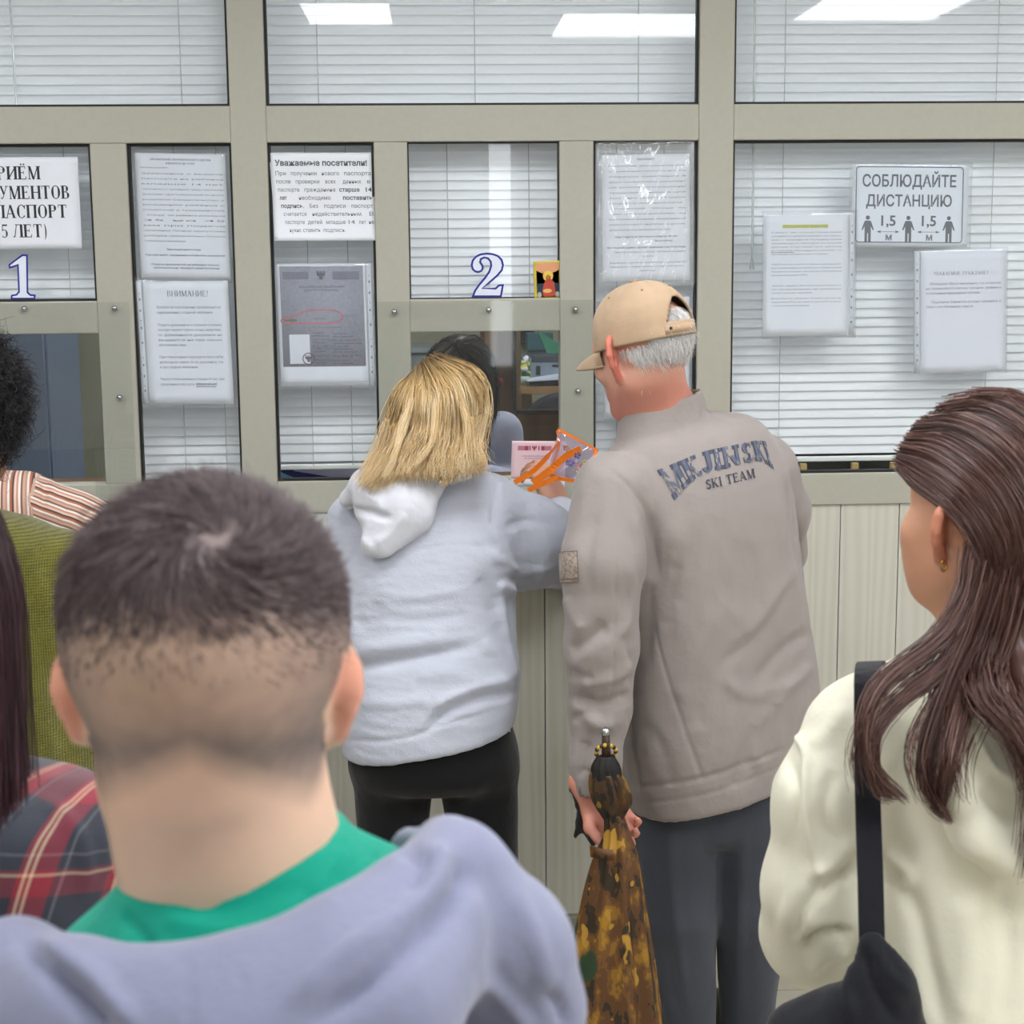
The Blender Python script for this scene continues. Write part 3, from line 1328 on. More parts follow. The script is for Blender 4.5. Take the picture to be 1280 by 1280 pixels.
# --- sign above hatch one
s = Sheet((-62, 197), (97, 196), (-55, 312), YP, 'window_sign', 'white sign with large bold serif capitals above the number one', 'sign', '#dfe3ec')
s.ey = P(104, 309, YP) - P(97, 196, YP)
hgt = .145
s.lines([('ПРИЁМ', (-18 + 62) / 166, (54 + 62) / 166, .245, hgt, 1, True), ('ДОКУМЕНТОВ', (-42 + 62) / 166, (90 + 62) / 166, .46, hgt, 1, True),
         ('НА', (-45 + 62) / 166, (-20 + 62) / 166, .67, hgt, 1, True), ('ПАСПОРТ', (-10 + 62) / 166, (85 + 62) / 166, .67, hgt, 1, True),
         ('45', (-14 + 62) / 166, (6 + 62) / 166, .885, hgt, 1, True), ('ЛЕТ)', (13 + 62) / 166, (57 + 62) / 166, .885, hgt, 1, True)], '#23252e')

# --- notices in the second window
s = Sheet((168.5, 191), (281, 193), (177, 349), YP, 'notice', 'white printed notice with numbered list, above the one headed in grey capitals')
t = 'Заявление о выдаче паспорта на ребенка младше 14 лет заполняется законным представителем Документ удостоверяющий личность родителя Свидетельство о рождении ребенка с отметкой о гражданстве фотографии ребенка размером 35 на 45 мм при подаче заявления Личное присутствие ребенка обязательно Оплата госпошлины производится по реквизитам указанным на сайте Срок оформления паспорта один месяц со дня приема документов'
rows = [('ОФОРМЛЕНИЕ ЗАГРАНПАСПОРТА ДЕТЯМ', .16, .84, .055, .014, .02), ('В ВОЗРАСТЕ ДО 14 ЛЕТ', .34, .66, .085, .014, .02), ('Требуемые документы:', .04, .36, .118, .012)]
rows += s.body(t, .06, .97, .165, .041, .013, 14, .5)
rows += [('Прием граждан ведется по записи', .30, .68, .765, .014, .02), ('При себе иметь подлинники и копии всех документов', .06, .95, .81, .014, .02),
         ('Подача документов на ребенка только', .12, .88, .885, .014, .02), ('законными представителями', .14, .88, .912, .014, .02)]
s.lines(rows, '#5b606c')
s.pocket(0, .02, .002, 1)
s = Sheet((178, 351), (284.5, 351), (187.5, 505), YP - .003, 'notice', 'white printed notice headed ВНИМАНИЕ! in a punched plastic sleeve', disp=lambda u, v: .001 + .002 * v)
rows = [('ВНИМАНИЕ!', .28, .76, .125, .045, 0, True)]
rows += [('Оплата за госпошлину производится', .15, .90, .222, .020), ('одновременно с подачей заявления.', .15, .81, .264, .020),
         ('Подать документы и забрать готовый', .15, .90, .365, .020), ('паспорт может только лично заявитель,', .15, .90, .405, .020),
         ('по доверенности документы не', .15, .90, .446, .020), ('выдаются ни при каких', .15, .90, .487, .020), ('обстоятельствах.', .15, .48, .528, .020),
         ('При получении паспорта при себе', .15, .90, .625, .020), ('необходимо иметь те же документы, что', .15, .90, .667, .020), ('и при подаче заявления.', .15, .60, .707, .020),
         ('Присутствие ребенка старше 14 лет при', .15, .90, .805, .020), ('получении паспорта', .15, .54, .848, .020), ('обязательно!', .56, .81, .848, .022, .03)]
s.lines(rows, '#6a6f7c')
s.flat('underline', [(.56, .857), (.80, .857), (.80, .862), (.56, .862)], [[0, 1, 2, 3]], ink('#4a4d5c'))
s.pocket(-1, .015, .0012, 2)

# --- notice with curling corner
def curl(u, v):
    return .028 * np.clip((v - .55) / .45, 0, 1) ** 2 * np.clip(1.25 - u, 0, 1) + .006 * np.clip(.25 - u, 0, 1) * v * 3 + .003 * np.sin(6 * v + 4 * u) ** 2 * v


s = Sheet((336, 191), (464, 191), (345, 301), YP - .002, 'notice', 'white visitor notice with bold heading and a curling lower left corner', disp=curl, grid=(20, 20))
bb = .025
rows = [('Уважаемые посетители!', .05, .95, .145, .062, .03)]
for i, ln in enumerate([[('При', .05, .15), ('получении', .2, .45), ('нового', .50, .67), ('паспорта', .72, .98)], [('после', .05, .19), ('проверки', .24, .47), ('всех', .53, .63), ('данных', .70, .88), ('в', .94, .97)],
                        [('паспорте', .06, .27), ('гражданина', .32, .62), ('старше', .66, .86, bb), ('14', .92, .98, bb)], [('лет', .07, .14, bb), ('необходимо', .26, .57), ('поставить', .69, .98, bb)],
                        [('подпись.', .08, .30, bb), ('Без', .36, .44), ('подписи', .50, .71), ('паспорт', .77, .98)], [('считается', .10, .32), ('недействительным.', .38, .87), ('В', .94, .98)],
                        [('паспорте', .11, .30), ('детей', .33, .47), ('младше', .51, .70), ('14', .73, .79), ('лет', .83, .90), ('не', .93, .98)], [('нужно', .15, .26), ('ставить', .28, .45), ('подпись.', .48, .70)]]):
    for w in ln:
        rows.append((w[0], w[1], w[2], .255 + i * .0925, .046, w[3] if len(w) > 3 else 0))
s.lines(rows, '#4d515c')

# --- copy of a passport page with a red ring
s = Sheet((345, 330), (456, 329), (351.5, 483), YP - .002, 'passport_sample', 'grey copy of a passport page ringed in red, in a plastic sleeve', 'notice')


def scan_mat():
    k = NT('photocopy_grey')
    v = k.coords('Object')
    f = k.noise(v, 140, 5, .7)
    k.l(k.ramp(f, [(.3, srgb('#7d8090')), (.7, srgb('#9a9dab'))]), k.b.inputs['Base Color'])
    k.b.inputs['Roughness'].default_value = .7
    return k.m


s.patch('copied_page', .035, .975, .02, .84, .0004, scan_mat(), (2, 2), .0001)
dk = []
for u0, u1, v0, v1 in ((.07, .36, .065, .125), (.63, .93, .065, .13)):
    dk += [[(u0, v0), (u1, v0), (u1, v1), (u0, v1)]]
q = np.concatenate(dk)
s.flat('header_band', q, np.arange(len(q)).reshape(-1, 4), ink('#6b6e80'), .0007)
t = np.linspace(0, 2 * np.pi, 25)[:-1]


def ring(cu, cv, ru, rv, w, jit=0):
    a = np.stack([cu + ru * np.cos(t), cv + rv * np.sin(t)], -1)
    b = np.stack([cu + (ru - w) * np.cos(t), cv + (rv - w * s.W / s.H) * np.sin(t)], -1)
    return np.concatenate([a, b]), np.array([[i, (i + 1) % 24, 24 + (i + 1) % 24, 24 + i] for i in range(24)])


def emblem(cu, cv, r, m, nm):
    """small double-headed bird crest: wings, body, heads, tail"""
    half = [(0, .5), (.1, .95), (.3, .92), (.3, .7), (.17, .48), (.4, .5), (.6, .95), (.98, .85), (.75, .62), (1, .42), (.76, .25), (.95, .0), (.6, -.1), (.28, -.3), (.5, -.85), (.2, -.7), (.0, -1)]
    pts = np.array(half + [(-x, y) for x, y in half[-2:0:-1]])
    F = poly_fill(pts)
    V = np.stack([cu + pts[:, 0] * r, cv - pts[:, 1] * r * s.W / s.H], -1)
    return s.flat(nm, V, F, m, .0012)


emblem(.5, .095, .055, ink('#4b4e60'), 'crest')
rows = [('РОССИЙСКАЯ ФЕДЕРАЦИЯ', .25, .76, .195, .014, .01), ('ПАСПОРТ ГРАЖДАНИНА', .31, .69, .222, .014, .01), ('РОССИЙСКАЯ ФЕДЕРАЦИЯ', .28, .70, .523, .008),
        ('подпись', .40, .52, .452, .013)]
for i, v in enumerate((.57, .595, .625, .65, .675, .695, .72, .755, .79, .815)):
    rows.append((['Фамилия', 'Имя', 'Отчество', 'Пол', 'Дата рождения', 'Место', 'рождения', 'город', 'паспорт выдан', 'отделом'][i], .38, .52 + .04 * (i % 3), v, .013))
    rows.append((['запись', 'личная', 'подпись', 'гражданина', 'код', 'округ', 'район области', 'дата', 'номер серия', 'выдан'][i], .60, .78 + .05 * (i % 4), v + .006, .012))
s.lines(rows, '#50536a', off=.0009)
s.flat('photo_field', [(.115, .575), (.345, .575), (.345, .815), (.115, .815)], [[0, 1, 2, 3]], ink('#d6dae2'), .0007)
V, F = ring(.325, .775, .07, .05, .012)
s.flat('stamp', V, F, ink('#4b4e60'), .0011)
_W = s.W
emblem(.325, .775, .042, ink('#4b4e60'), 'stamp_crest')
rp = np.array([(.03, .455), (.06, .435), (.16, .425), (.28, .39), (.45, .375), (.62, .38), (.70, .40), (.73, .43), (.68, .47), (.55, .485), (.35, .482), (.15, .485), (.04, .475), (.03, .455)])
rp = smooth_path(rp, 60)
tg = np.gradient(rp, axis=0)
nn = np.stack([-tg[:, 1] * s.H / s.W, tg[:, 0] * s.W / s.H], -1)
nn /= np.linalg.norm(nn * (s.W, s.H), axis=1)[:, None] + 1e-9
wv = .0011
V = np.concatenate([rp + nn * wv, rp - nn * wv])
s.flat('red_ring', V, np.array([[i, i + 1, 61 + i, 60 + i] for i in range(59)]), ink('#d8465c'), .0013)
s.flat('blotted_name', [(.07, .45), (.21, .45), (.21, .468), (.07, .468)], [[0, 1, 2, 3]], ink('#5e6455'), .0012)
s.flat('frame_line', [(.035, .965), (.975, .965), (.975, .968), (.035, .968)], [[0, 1, 2, 3]], ink('#9a9dab'), .0008)
s.pocket(1, .02, .0015, 4, top=.015)

# --- wrinkled notice in the fifth window
s = Sheet((752, 194), (862, 192), (753.5, 352), YP - .002, 'notice', 'white printed notice under wrinkled plastic film above the man in the cap',
          disp=lambda u, v: .002 + .0015 * np.sin(14 * v + 6 * u * u) * (v < .7))
t = 'Перечень документов для оформления паспорта нового образца заявление в двух экземплярах документ об уплате госпошлины трудовая книжка для лиц не достигших возраста военный билет с отметкой фотографии три штуки размером матовые ранее выданный паспорт если срок действия его не истек справка о смене фамилии при необходимости копия документа'
rows = [('ПАСПОРТ', .40, .60, .045, .014, .03)] + s.body(t, .08, .95, .095, .042, .014, 13, .8)
rows += [('При подаче в паспорте старше 18 лет', .14, .86, .655, .015, .02), ('получение паспорта обязательно', .18, .80, .69, .015, .02), ('На что необходимо обратить внимание при получении', .05, .95, .74, .015, .02),
         ('паспорта нового образца, проверьте данные', .14, .95, .775, .014), ('паспорта', .44, .58, .81, .014), ('Внимание: при себе иметь копии документов', .08, .95, .86, .014),
         ('предварительная запись и консультация', .08, .92, .892, .014), ('обязательны', .42, .60, .925, .014)]
s.lines(rows, '#60656f', off=.0009)
fm = glass_mat('wrinkled_film', (.97, .98, .99, 1), .12, 1.5, .04, .08)
wf = lambda u, v: .004 * abs(np.sin(8 * v + 9 * (u - .5) ** 2 * 4 + 2 * np.sin(5 * u))) * np.clip(1.2 - v, .1, 1) + .002 * abs(np.sin(23 * u + 11 * v))
s.patch('plastic_film', -.06, 1.05, -.1, 1.05, .004, fm, (40, 60), .00015, disp=wf)
s = Sheet((756, 371), (862, 371), (756.5, 523), YP - .001, 'notice', 'white sheet half hidden behind the man in the beige cap')
s.lines(s.body('Режим работы отделения прием граждан ведется ежедневно кроме воскресенья', .1, .9, .12, .05, .018, 5, .5), '#60656f')
s.pocket(0, .02, .0012, 8)

# --- keep-your-distance sign
s = Sheet((1066, 205.5), (1211, 207), (1064.5, 307.5), YP - .001, 'distance_sign', 'white distance sign with dark pictogram people and arrows', 'sign', '#dde4ec')
DK = ink('#4b5360')


def rrect(u0, u1, v0, v1, r, n=6):
    ru, rv = r / s.W, r / s.H
    pts = []
    for cx, cy, a0 in ((u1 - ru, v0 + rv, -90), (u1 - ru, v1 - rv, 0), (u0 + ru, v1 - rv, 90), (u0 + ru, v0 + rv, 180)):
        for a in np.radians(np.linspace(a0, a0 + 90, n)):
            pts.append((cx + ru * math.cos(a), cy + rv * math.sin(a)))
    return np.array(pts)


bw = .0022
o_ = rrect(.028, .958, .02, .955, .009)
i_ = rrect(.028 + bw / s.W, .958 - bw / s.W, .02 + bw / s.H, .955 - bw / s.H, .009 - bw)
nb = len(o_)
s.flat('border', np.concatenate([o_, i_]), np.array([[i, (i + 1) % nb, nb + (i + 1) % nb, nb + i] for i in range(nb)]), DK)
s.lines([('СОБЛЮДАЙТЕ', .085, .895, .265, .14, .02), ('ДИСТАНЦИЮ', .118, .86, .505, .135, .02),
         ('1,5', .252, .378, .745, .125, .02), ('1,5', .603, .728, .745, .125, .02), ('м', .292, .345, .925, .09, .02), ('м', .643, .697, .925, .09, .02)], '#4b5360', 'lettering')
for k, cu in enumerate((.136, .487, .838)):
    VV, FF, n = [], [], 0

    def addp(pts):
        global n_
        VV.append(np.asarray(pts, float))
        FF.append(poly_fill(pts) + sum(len(a) for a in VV[:-1]))
    a = np.linspace(0, 2 * np.pi, 17)[:-1]
    e = s.H / s.W
    addp(np.stack([cu + .026 * e * np.cos(a), .648 + .026 * np.sin(a)], -1))
    h_ = [(.0, .685), (.022, .685), (.030, .70), (.053, .795), (.044, .805), (.027, .755), (.027, .955), (.005, .955), (.004, .84)]
    addp([(cu + x, y) for x, y in h_] + [(cu - x, y) for x, y in h_[:0:-1]])
    s.flat('pictogram_person', np.concatenate(VV), np.concatenate(FF), DK)
for cu in (.312, .663):
    VV = []
    FF = []
    for pts in ([(cu - .065, .818), (cu + .065, .818), (cu + .065, .824), (cu - .065, .824)], [(cu - .10, .821), (cu - .06, .803), (cu - .068, .821), (cu - .06, .839)], [(cu + .10, .821), (cu + .06, .803), (cu + .068, .821), (cu + .06, .839)]):
        FF.append(poly_fill(pts) + sum(len(a) for a in VV))
        VV.append(np.array(pts))
    s.flat('arrow', np.concatenate(VV), np.concatenate(FF), DK)
s.pocket(0, .03, .001, 3)

# --- notice with highlighted heading
s = Sheet((954.5, 268), (1061, 267), (954, 420.5), YP - .006, 'notice', 'white printed notice with a yellow highlighted heading in a sleeve')
s.flat('highlight', [(.22, .085), (.76, .085), (.76, .115), (.22, .115)], [[0, 1, 2, 3]], ink('#d3d84a'), .0005)
rows = [('ОБРАЩАЕМ ВАШЕ ВНИМАНИЕ!', .23, .75, .109, .018, .02)]
u0, u1 = .09, .92
for i, (tx, e_) in enumerate([('В связи с тем, что в настоящее время', u1), ('сохраняется неблагоприятная обстановка', u1), ('срок оформления в последнее время', u1), ('заграничного паспорта со сроком', u1), ('действия 10 лет может быть увеличен', u1),
                             ('до 3 месяцев. Рекомендуем учитывать это', u1), ('при выборе загранпаспорта и поездки', .76)]):
    rows.append((tx, u0, e_, .155 + i * .0295, .013))
for i, (tx, e_) in enumerate([('МВД России со своей стороны прикладывает', u1), ('все возможные усилия для оперативной', u1), ('пересылки готовых паспортов в Российские', u1), ('загранучреждения (РЗУ)', .52)]):
    rows.append((tx, u0, e_, .415 + i * .0295, .013))
for i, (tx, e_) in enumerate([('Важно: выдача паспорта производится в', u1), ('том загранучреждении, где принималось', u1), ('соответствующее заявление.', .58)]):
    rows.append((tx, u0 + (.02 if i == 0 else 0), e_, .59 + i * .0295, .013))
for i, (tx, e_) in enumerate([('Возможность получить готовый паспорт на', u1), ('территории России либо в ином РЗУ в таких', u1), ('случаях не предусмотрена', .54)]):
    rows.append((tx, u0, e_, .695 + i * .0295, .013))
s.lines(rows, '#787c88')
s.flat('underline', [(.09, .31), (.36, .31), (.36, .314), (.09, .314)], [[0, 1, 2, 3]], ink('#4a4d5c'))
s.pocket(1, .02, .0016, 6)

# --- notice to citizens
s = Sheet((1151, 314.5), (1258, 312.5), (1151, 466.5), YP - .002, 'notice', 'white printed notice with two short italic paragraphs in a punched sleeve', col='#dcdfe9')
rows = [('УВАЖАЕМЫЕ', .15, .46, .195, .028, 0, True), ('ГРАЖДАНЕ', .49, .76, .195, .028, 0, True), ('!', .775, .785, .195, .028, 0, True),
        ('Обращаем Ваше внимание, что в кассах', .10, .94, .275, .020), ('не принимаются мятые, грязные, рваные и', .06, .94, .313, .020), ('испачканные неровными купюры.', .06, .70, .352, .020),
        ('Подобные банкноты можно обменять в', .12, .94, .425, .020), ('банке или обменном пункте.', .06, .62, .463, .020)]
s.lines(rows, '#777b87')
s.pocket(-1, .015, .001, 7)


# --- numbers one and two: blue outline, white face
def inset(p, d):
    p = np.asarray(p, float)
    a = np.roll(p, 1, 0)
    b = np.roll(p, -1, 0)
    t1 = (p - a) / np.linalg.norm(p - a, axis=1)[:, None]
    t2 = (b - p) / np.linalg.norm(b - p, axis=1)[:, None]
    n1 = np.stack([-t1[:, 1], t1[:, 0]], -1)
    n2 = np.stack([-t2[:, 1], t2[:, 0]], -1)
    n = n1 + n2
    n /= np.maximum((n * n1).sum(1), .6)[:, None]
    area = .5 * (p[:, 0] * b[:, 1] - b[:, 0] * p[:, 1]).sum()
    return p + np.sign(area) * n * d


def number_sticker(pts, d, label):
    pts = np.array(pts, float)
    inn = inset(pts, d)
    c = P(*pts.mean(0), .018)
    r = empty('number_sticker', c, label, 'number')
    for nm, pp, y0, y1, m in (('outline', pts, .0165, .0185, ink('#20238c', .4)), ('face', inn, .0155, .0175, ink('#dfe4f2', .4))):
        F = poly_fill(pp)
        n = len(pp)
        V = np.array([P(x, y, y0) for x, y in pp] + [P(x, y, y1) for x, y in pp])
        side = np.array([[i, (i + 1) % n, n + (i + 1) % n, n + i] for i in range(n)])
        np_mesh(nm, V, [F, side], m, r, False)


z2 = [(165, 612), (487, 612), (513, 470), (455, 473), (418, 508), (288, 514), (375, 450), (445, 390), (500, 325), (512, 265), (495, 205), (455, 163), (395, 140), (330, 134), (260, 143), (205, 170), (168, 215), (157, 268), (168, 315), (200, 345),
      (240, 353), (278, 338), (296, 305), (290, 268), (268, 235), (275, 210), (302, 198), (335, 205), (360, 235), (365, 275), (345, 335), (300, 400), (240, 470), (195, 535)]
number_sticker([(570 + x / 8.533, 300 + y / 8.533) for x, y in z2], 2.5, 'blue outlined white number two on the glass above the open hatch')
z1 = [(30, 962), (62, 938), (80, 925), (101, 925), (103, 1062), (112, 1070), (130, 1071), (128, 1089), (38, 1089), (40, 1072), (58, 1069), (66, 1060), (62, 968), (50, 972), (33, 977)]
number_sticker([(x / 2.909, y / 2.909) for x, y in z1], 2.2, 'blue outlined white number one on the glass above the left hatch')

# --- small devotional picture card leaning in the corner (generic stand-in)
s = Sheet((666.5, 327), (701, 325.5), (668, 373.5), .012, 'picture_card', 'small colourful devotional picture card with yellow border beside the number two', 'card', '#c9b23c')
s.patch('sky_field', .10, .92, .05, .97, .0003, ink('#2c6f86'), (2, 2), .0001)
s.flat('glow_field', [(.10, .05), (.92, .05), (.92, .24), (.7, .32), (.3, .32), (.10, .24)], poly_fill([(.10, .05), (.92, .05), (.92, .24), (.7, .32), (.3, .32), (.10, .24)]), ink('#d99a70'), .0008)
s.flat('dark_field', [(.10, .6), (.92, .6), (.92, .9), (.10, .9)], [[0, 1, 2, 3]], ink('#1d3146'), .0008)
a = np.linspace(0, 2 * np.pi, 21)[:-1]
disc = lambda cu, cv, r, ky=.72: np.stack([cu + r * np.cos(a), cv + r * ky * np.sin(a)], -1)
fan = np.array([[0, i, i + 1] for i in range(1, 19)])
s.flat('halo', disc(.52, .40, .19), fan, ink('#e0c04c'), .0010)
rb = [(.52, .36), (.62, .42), (.62, .5), (.74, .58), (.78, .9), (.70, .95), (.34, .95), (.30, .8), (.36, .6), (.44, .5), (.43, .42)]
s.flat('robe', rb, poly_fill(rb), ink('#b4452f'), .0012)
s.flat('face', disc(.52, .43, .07, .8), fan, ink('#a8703f'), .0014)
s.flat('bowl', disc(.48, .80, .16, .35), fan, ink('#d8a860'), .0014)
for cu in (.19, .84):
    s.flat('side_medallion', disc(cu, .90, .075, 1.0), fan, ink('#a9aaa0'), .0014)

# ================================================================== FIGURES: tools
def skin_mat(name, col, red='#b9604c', rough=.5):
    k = NT(name)
    v = k.coords('Object')
    f = k.noise(v, 22, 4, .6)
    c = srgb(col)
    r = srgb(red)
    base = k.ramp(f, [(.3, scal(c, .95)), (.7, scal(c, 1.05))])
    at = k.n('ShaderNodeAttribute', attribute_name='flush')
    base = k.mix(at.outputs['Fac'], base, r)
    k.l(base, k.b.inputs['Base Color'])
    k.b.inputs['Roughness'].default_value = rough
    k.b.inputs['Subsurface Weight'].default_value = .08
    k.b.inputs['Subsurface Radius'].default_value = (.012, .005, .003)
    k.bump(k.noise(v, 300, 3, .6), .12, .001)
    return k.m


def hair_mat(name, dark, mid, light, rough=.38):
    k = NT(name)
    at = k.n('ShaderNodeAttribute', attribute_name='tone')
    k.l(k.ramp(at.outputs['Fac'], [(0, srgb(dark)), (.5, srgb(mid)), (1, srgb(light))]), k.b.inputs['Base Color'])
    k.b.inputs['Roughness'].default_value = rough
    k.b.inputs['Specular IOR Level'].default_value = .45
    return k.m


class Head:
    """head frame: centre between the ears, x right, y towards the face, z up"""

    def __init__(s, c, yaw=0, pitch=0, roll=0, size=1.0):
        s.c = np.asarray(c, float)
        s.R = rotm(yaw, pitch, roll)
        s.s = size

    def w(s, p):
        return s.c + (np.asarray(p, float) * s.s) @ s.R.T

    def local(s, V):
        return ((np.asarray(V) - s.c) @ s.R) / s.s

    def on(s, px, py, scale=1.08, off=0):
        """point of the skull ellipsoid (grown by scale) that lies on the sight line; else the nearest point of that line"""
        d = (px - 640) / FPX * RT - (py - 640) / FPX * UP + FW
        d = d / np.linalg.norm(d)
        r = np.array([.078, .100, .112]) * s.s * scale
        o = ((CAM - s.w((0, -.008, .012))) @ s.R) / r
        e = (d @ s.R) / r
        a, b, c = e @ e, o @ e, o @ o - 1
        disc = b * b - a * c
        t = (-b - math.sqrt(disc)) / a if disc > 0 else -b / a
        return CAM + d * (t - off)

    def build(s, F, ears=True, jaw=.047, ear_flare=(.55, .55), ear_size=1.0, neck_to=None, neck_r=.055):
        S, R = s.s, s.R
        E = lambda c, r, k=.02, kind='add', Rl=None: F.ell(s.w(c), np.asarray(r) * S, R if Rl is None else R @ Rl, k * S, kind)
        C = lambda pts, rr, k=.015, kind='add': F.chain([s.w(p) for p in pts], [q * S for q in rr], k * S, kind)
        E((0, -.012, .028), (.076, .098, .086))
        E((0, .030, -.03), (.062, .066, .088), .03)
        C([(-jaw, .0, -.055), (0, .062, -.098), (jaw, .0, -.055)], (.024, .022, .024), .03)
        C([(-.034, .082, .024), (.034, .082, .024)], (.012, .012), .02)
        C([(0, .090, .010), (0, .108, -.030)], (.008, .012), .012)
        C([(-.012, .098, -.034), (.012, .098, -.034)], (.008, .008), .008)
        C([(-.018, .088, -.064), (.018, .088, -.064)], (.008, .008), .01)
        C([(-.015, .087, -.074), (.015, .087, -.074)], (.009, .009), .008)
        E((0, .082, -.102), (.018, .016, .014), .02)
        for q in (-1, 1):
            E((q * .045, .066, -.022), (.02, .016, .016), .025)
            E((q * .033, .100, .004), (.016, .014, .010), .012, 'sub')
        if ears:
            for q in (-1, 1):
                ef = ear_flare[0 if q < 0 else 1]
                out = np.array([q * math.sin(ef), -math.cos(ef), 0])
                b = np.array([q * .0725, .004, -.006])
                ep = lambda a, z: b + (out * a + np.array([0, 0, z])) * ear_size
                F.ell(s.w(ep(.013, .002)), np.array([.0045, .017 * ear_size, .029 * ear_size]) * S, R @ rotm(q * ef), .006 * S)
                C([ep(-.002, .012), ep(.002, .028), ep(.014, .035), ep(.026, .028), ep(.030, .010), ep(.025, -.008), ep(.015, -.020), ep(.006, -.032), ep(-.002, -.027)],
                  (.005, .0052, .0055, .0058, .0056, .0052, .0056, .0072, .005), .006)
                E(ep(.012, .000) + np.array([q * .008, .003, 0]), (.006, .009, .014), .005, 'sub')
        if neck_to is not None:
            F.chain([s.w((0, -.022, -.045)), np.asarray(neck_to)], [neck_r * .98, neck_r * 1.06], .03)
        return s

    def eyes(s, par, iris='#4a3626'):
        for q in (-1, 1):
            b = MB().ball(s.w((q * .033, .079, .004)), .0118 * s.s, s.R, 12, 8)
            e = b.build('eye', mat('eye_white', '#d8d2cc', .2, .02), par, True)
            MB().ball(s.w((q * .033, .0900, .004)), np.array([.0055, .002, .0055]) * s.s, s.R, 10, 6).build('iris', mat('iris_' + iris.strip('#'), iris, .2, .05), e, True)


def hand(F, wrist, d, n, side, curl=(.5, .6, .5, .4), size=1.0, thumb=(.5, .4)):
    """wrist point, finger direction d, palm normal n, side=+1 when the thumb lies towards d x n"""
    d = np.asarray(d, float)
    d /= np.linalg.norm(d)
    n = np.asarray(n, float)
    n -= (n @ d) * d
    n /= np.linalg.norm(n)
    t = np.cross(d, n) * side
    w = np.asarray(wrist, float)
    S = size
    R = np.stack([t, d, n], 1)
    F.ell(w + d * .048 * S, np.array([.040, .055, .016]) * S, R, .015 * S, p=2.6)
    F.chain([w - d * .03 * S, w + d * .03 * S], [.026 * S, .024 * S], .02 * S, flat=(n, .72))
    for i, (off, ln) in enumerate(zip((.030, .010, -.010, -.029), (.074, .082, .076, .060))):
        p = w + d * (.092 - .006 * abs(i - 1)) * S + t * off * S
        a = 0
        pts, rad = [p - d * .02 * S, p], [.0095 * S, .0095 * S]
        for j, fr in enumerate((.45, .31, .24)):
            a += curl[i] * (.8, 1.1, .8)[j]
            v = d * math.cos(a) + n * math.sin(a)
            p = p + v * ln * fr * S
            pts.append(p)
            rad.append((.0092, .0085, .0075)[j] * S)
        F.chain(pts, rad, .005 * S)
    p = w + d * .022 * S + t * .026 * S
    v1 = d * .62 + t * .62 + n * thumb[0]
    v1 /= np.linalg.norm(v1)
    v2 = d * .85 + t * .1 + n * (thumb[0] + thumb[1])
    v2 /= np.linalg.norm(v2)
    p2 = p + v1 * .042 * S
    p3 = p2 + v2 * .030 * S
    F.chain([p, p2, p3, p3 + v2 * .022 * S], [.014 * S, .0115 * S, .0100 * S, .0085 * S], .008 * S)


def strands(name, paths, width, mat_, parent, tone=None, base=None, taper=.25, basetone=.3):
    """every strand a fine three-sided fibre; all of one head of hair in one mesh"""
    paths = np.asarray(paths, float)
    n, m, _ = paths.shape
    T = np.gradient(paths, axis=1)
    T /= np.linalg.norm(T, axis=2)[..., None] + 1e-12
    ref = rng.normal(size=(n, 1, 3))
    A = np.cross(T, ref)
    A /= np.linalg.norm(A, axis=2)[..., None] + 1e-12
    B = np.cross(T, A)
    w = np.broadcast_to(np.asarray(width, float).reshape(-1, 1), (n, 1)) * (1 - (1 - taper) * np.linspace(0, 1, m)[None] ** 2)
    V = np.stack([paths + w[..., None] * (math.cos(a) * A + math.sin(a) * B) for a in (0, 2.094, 4.189)], 2)    # n,m,3,3
    idx = np.arange(n * m * 3).reshape(n, m, 3)
    F = []
    for j in range(3):
        k = (j + 1) % 3
        F.append(np.stack([idx[:, :-1, j], idx[:, :-1, k], idx[:, 1:, k], idx[:, 1:, j]], -1).reshape(-1, 4))
    F = np.concatenate(F)
    tone = rng.random(n) if tone is None else np.asarray(tone)
    tt = np.repeat(tone, m * 3) if tone.ndim == 1 else np.repeat(tone.reshape(-1), 3)
    V = V.reshape(-1, 3)
    if base is not None:
        bV, bF = base
        F = np.concatenate([F, bF + len(V)])
        V = np.concatenate([V, bV])
        tt = np.concatenate([tt, np.full(len(bV), basetone)])
    return np_mesh(name, V, F, mat_, parent, True, {'tone': tt})


def between(guides, n, jit=.004, m=14, wav=.0, wf=3.0, endjit=1.0, spread=None):
    """n strands interpolated across an ordered row of guide curves"""
    G = np.stack([smooth_path(g, m) for g in guides])
    u = rng.random(n) * (len(G) - 1)
    i = np.minimum(u.astype(int), len(G) - 2)
    f = (u - i)[:, None, None]
    f = f * f * (3 - 2 * f) * .5 + f * .5
    pth = G[i] * (1 - f) + G[i + 1] * f
    cut = (1 - .14 * rng.random(n) ** 2)[:, None] * np.arange(m)[None]
    i0 = np.minimum(cut.astype(int), m - 2)
    fc = (cut - i0)[..., None]
    rr_ = np.arange(n)[:, None]
    pth = pth[rr_, i0] * (1 - fc) + pth[rr_, i0 + 1] * fc
    t = np.linspace(0, 1, m)[None, :, None]
    pth = pth + rng.normal(size=(n, 1, 3)) * jit * (1 + (endjit - 1) * t)
    if wav:
        ph = rng.random((n, 1, 1)) * 1.5 + u[:, None, None] * 2
        dirv = rng.normal(size=(n, 1, 3))
        pth = pth + wav * np.sin(t * wf * 6.283 + ph * 2) * t * dirv
    return pth


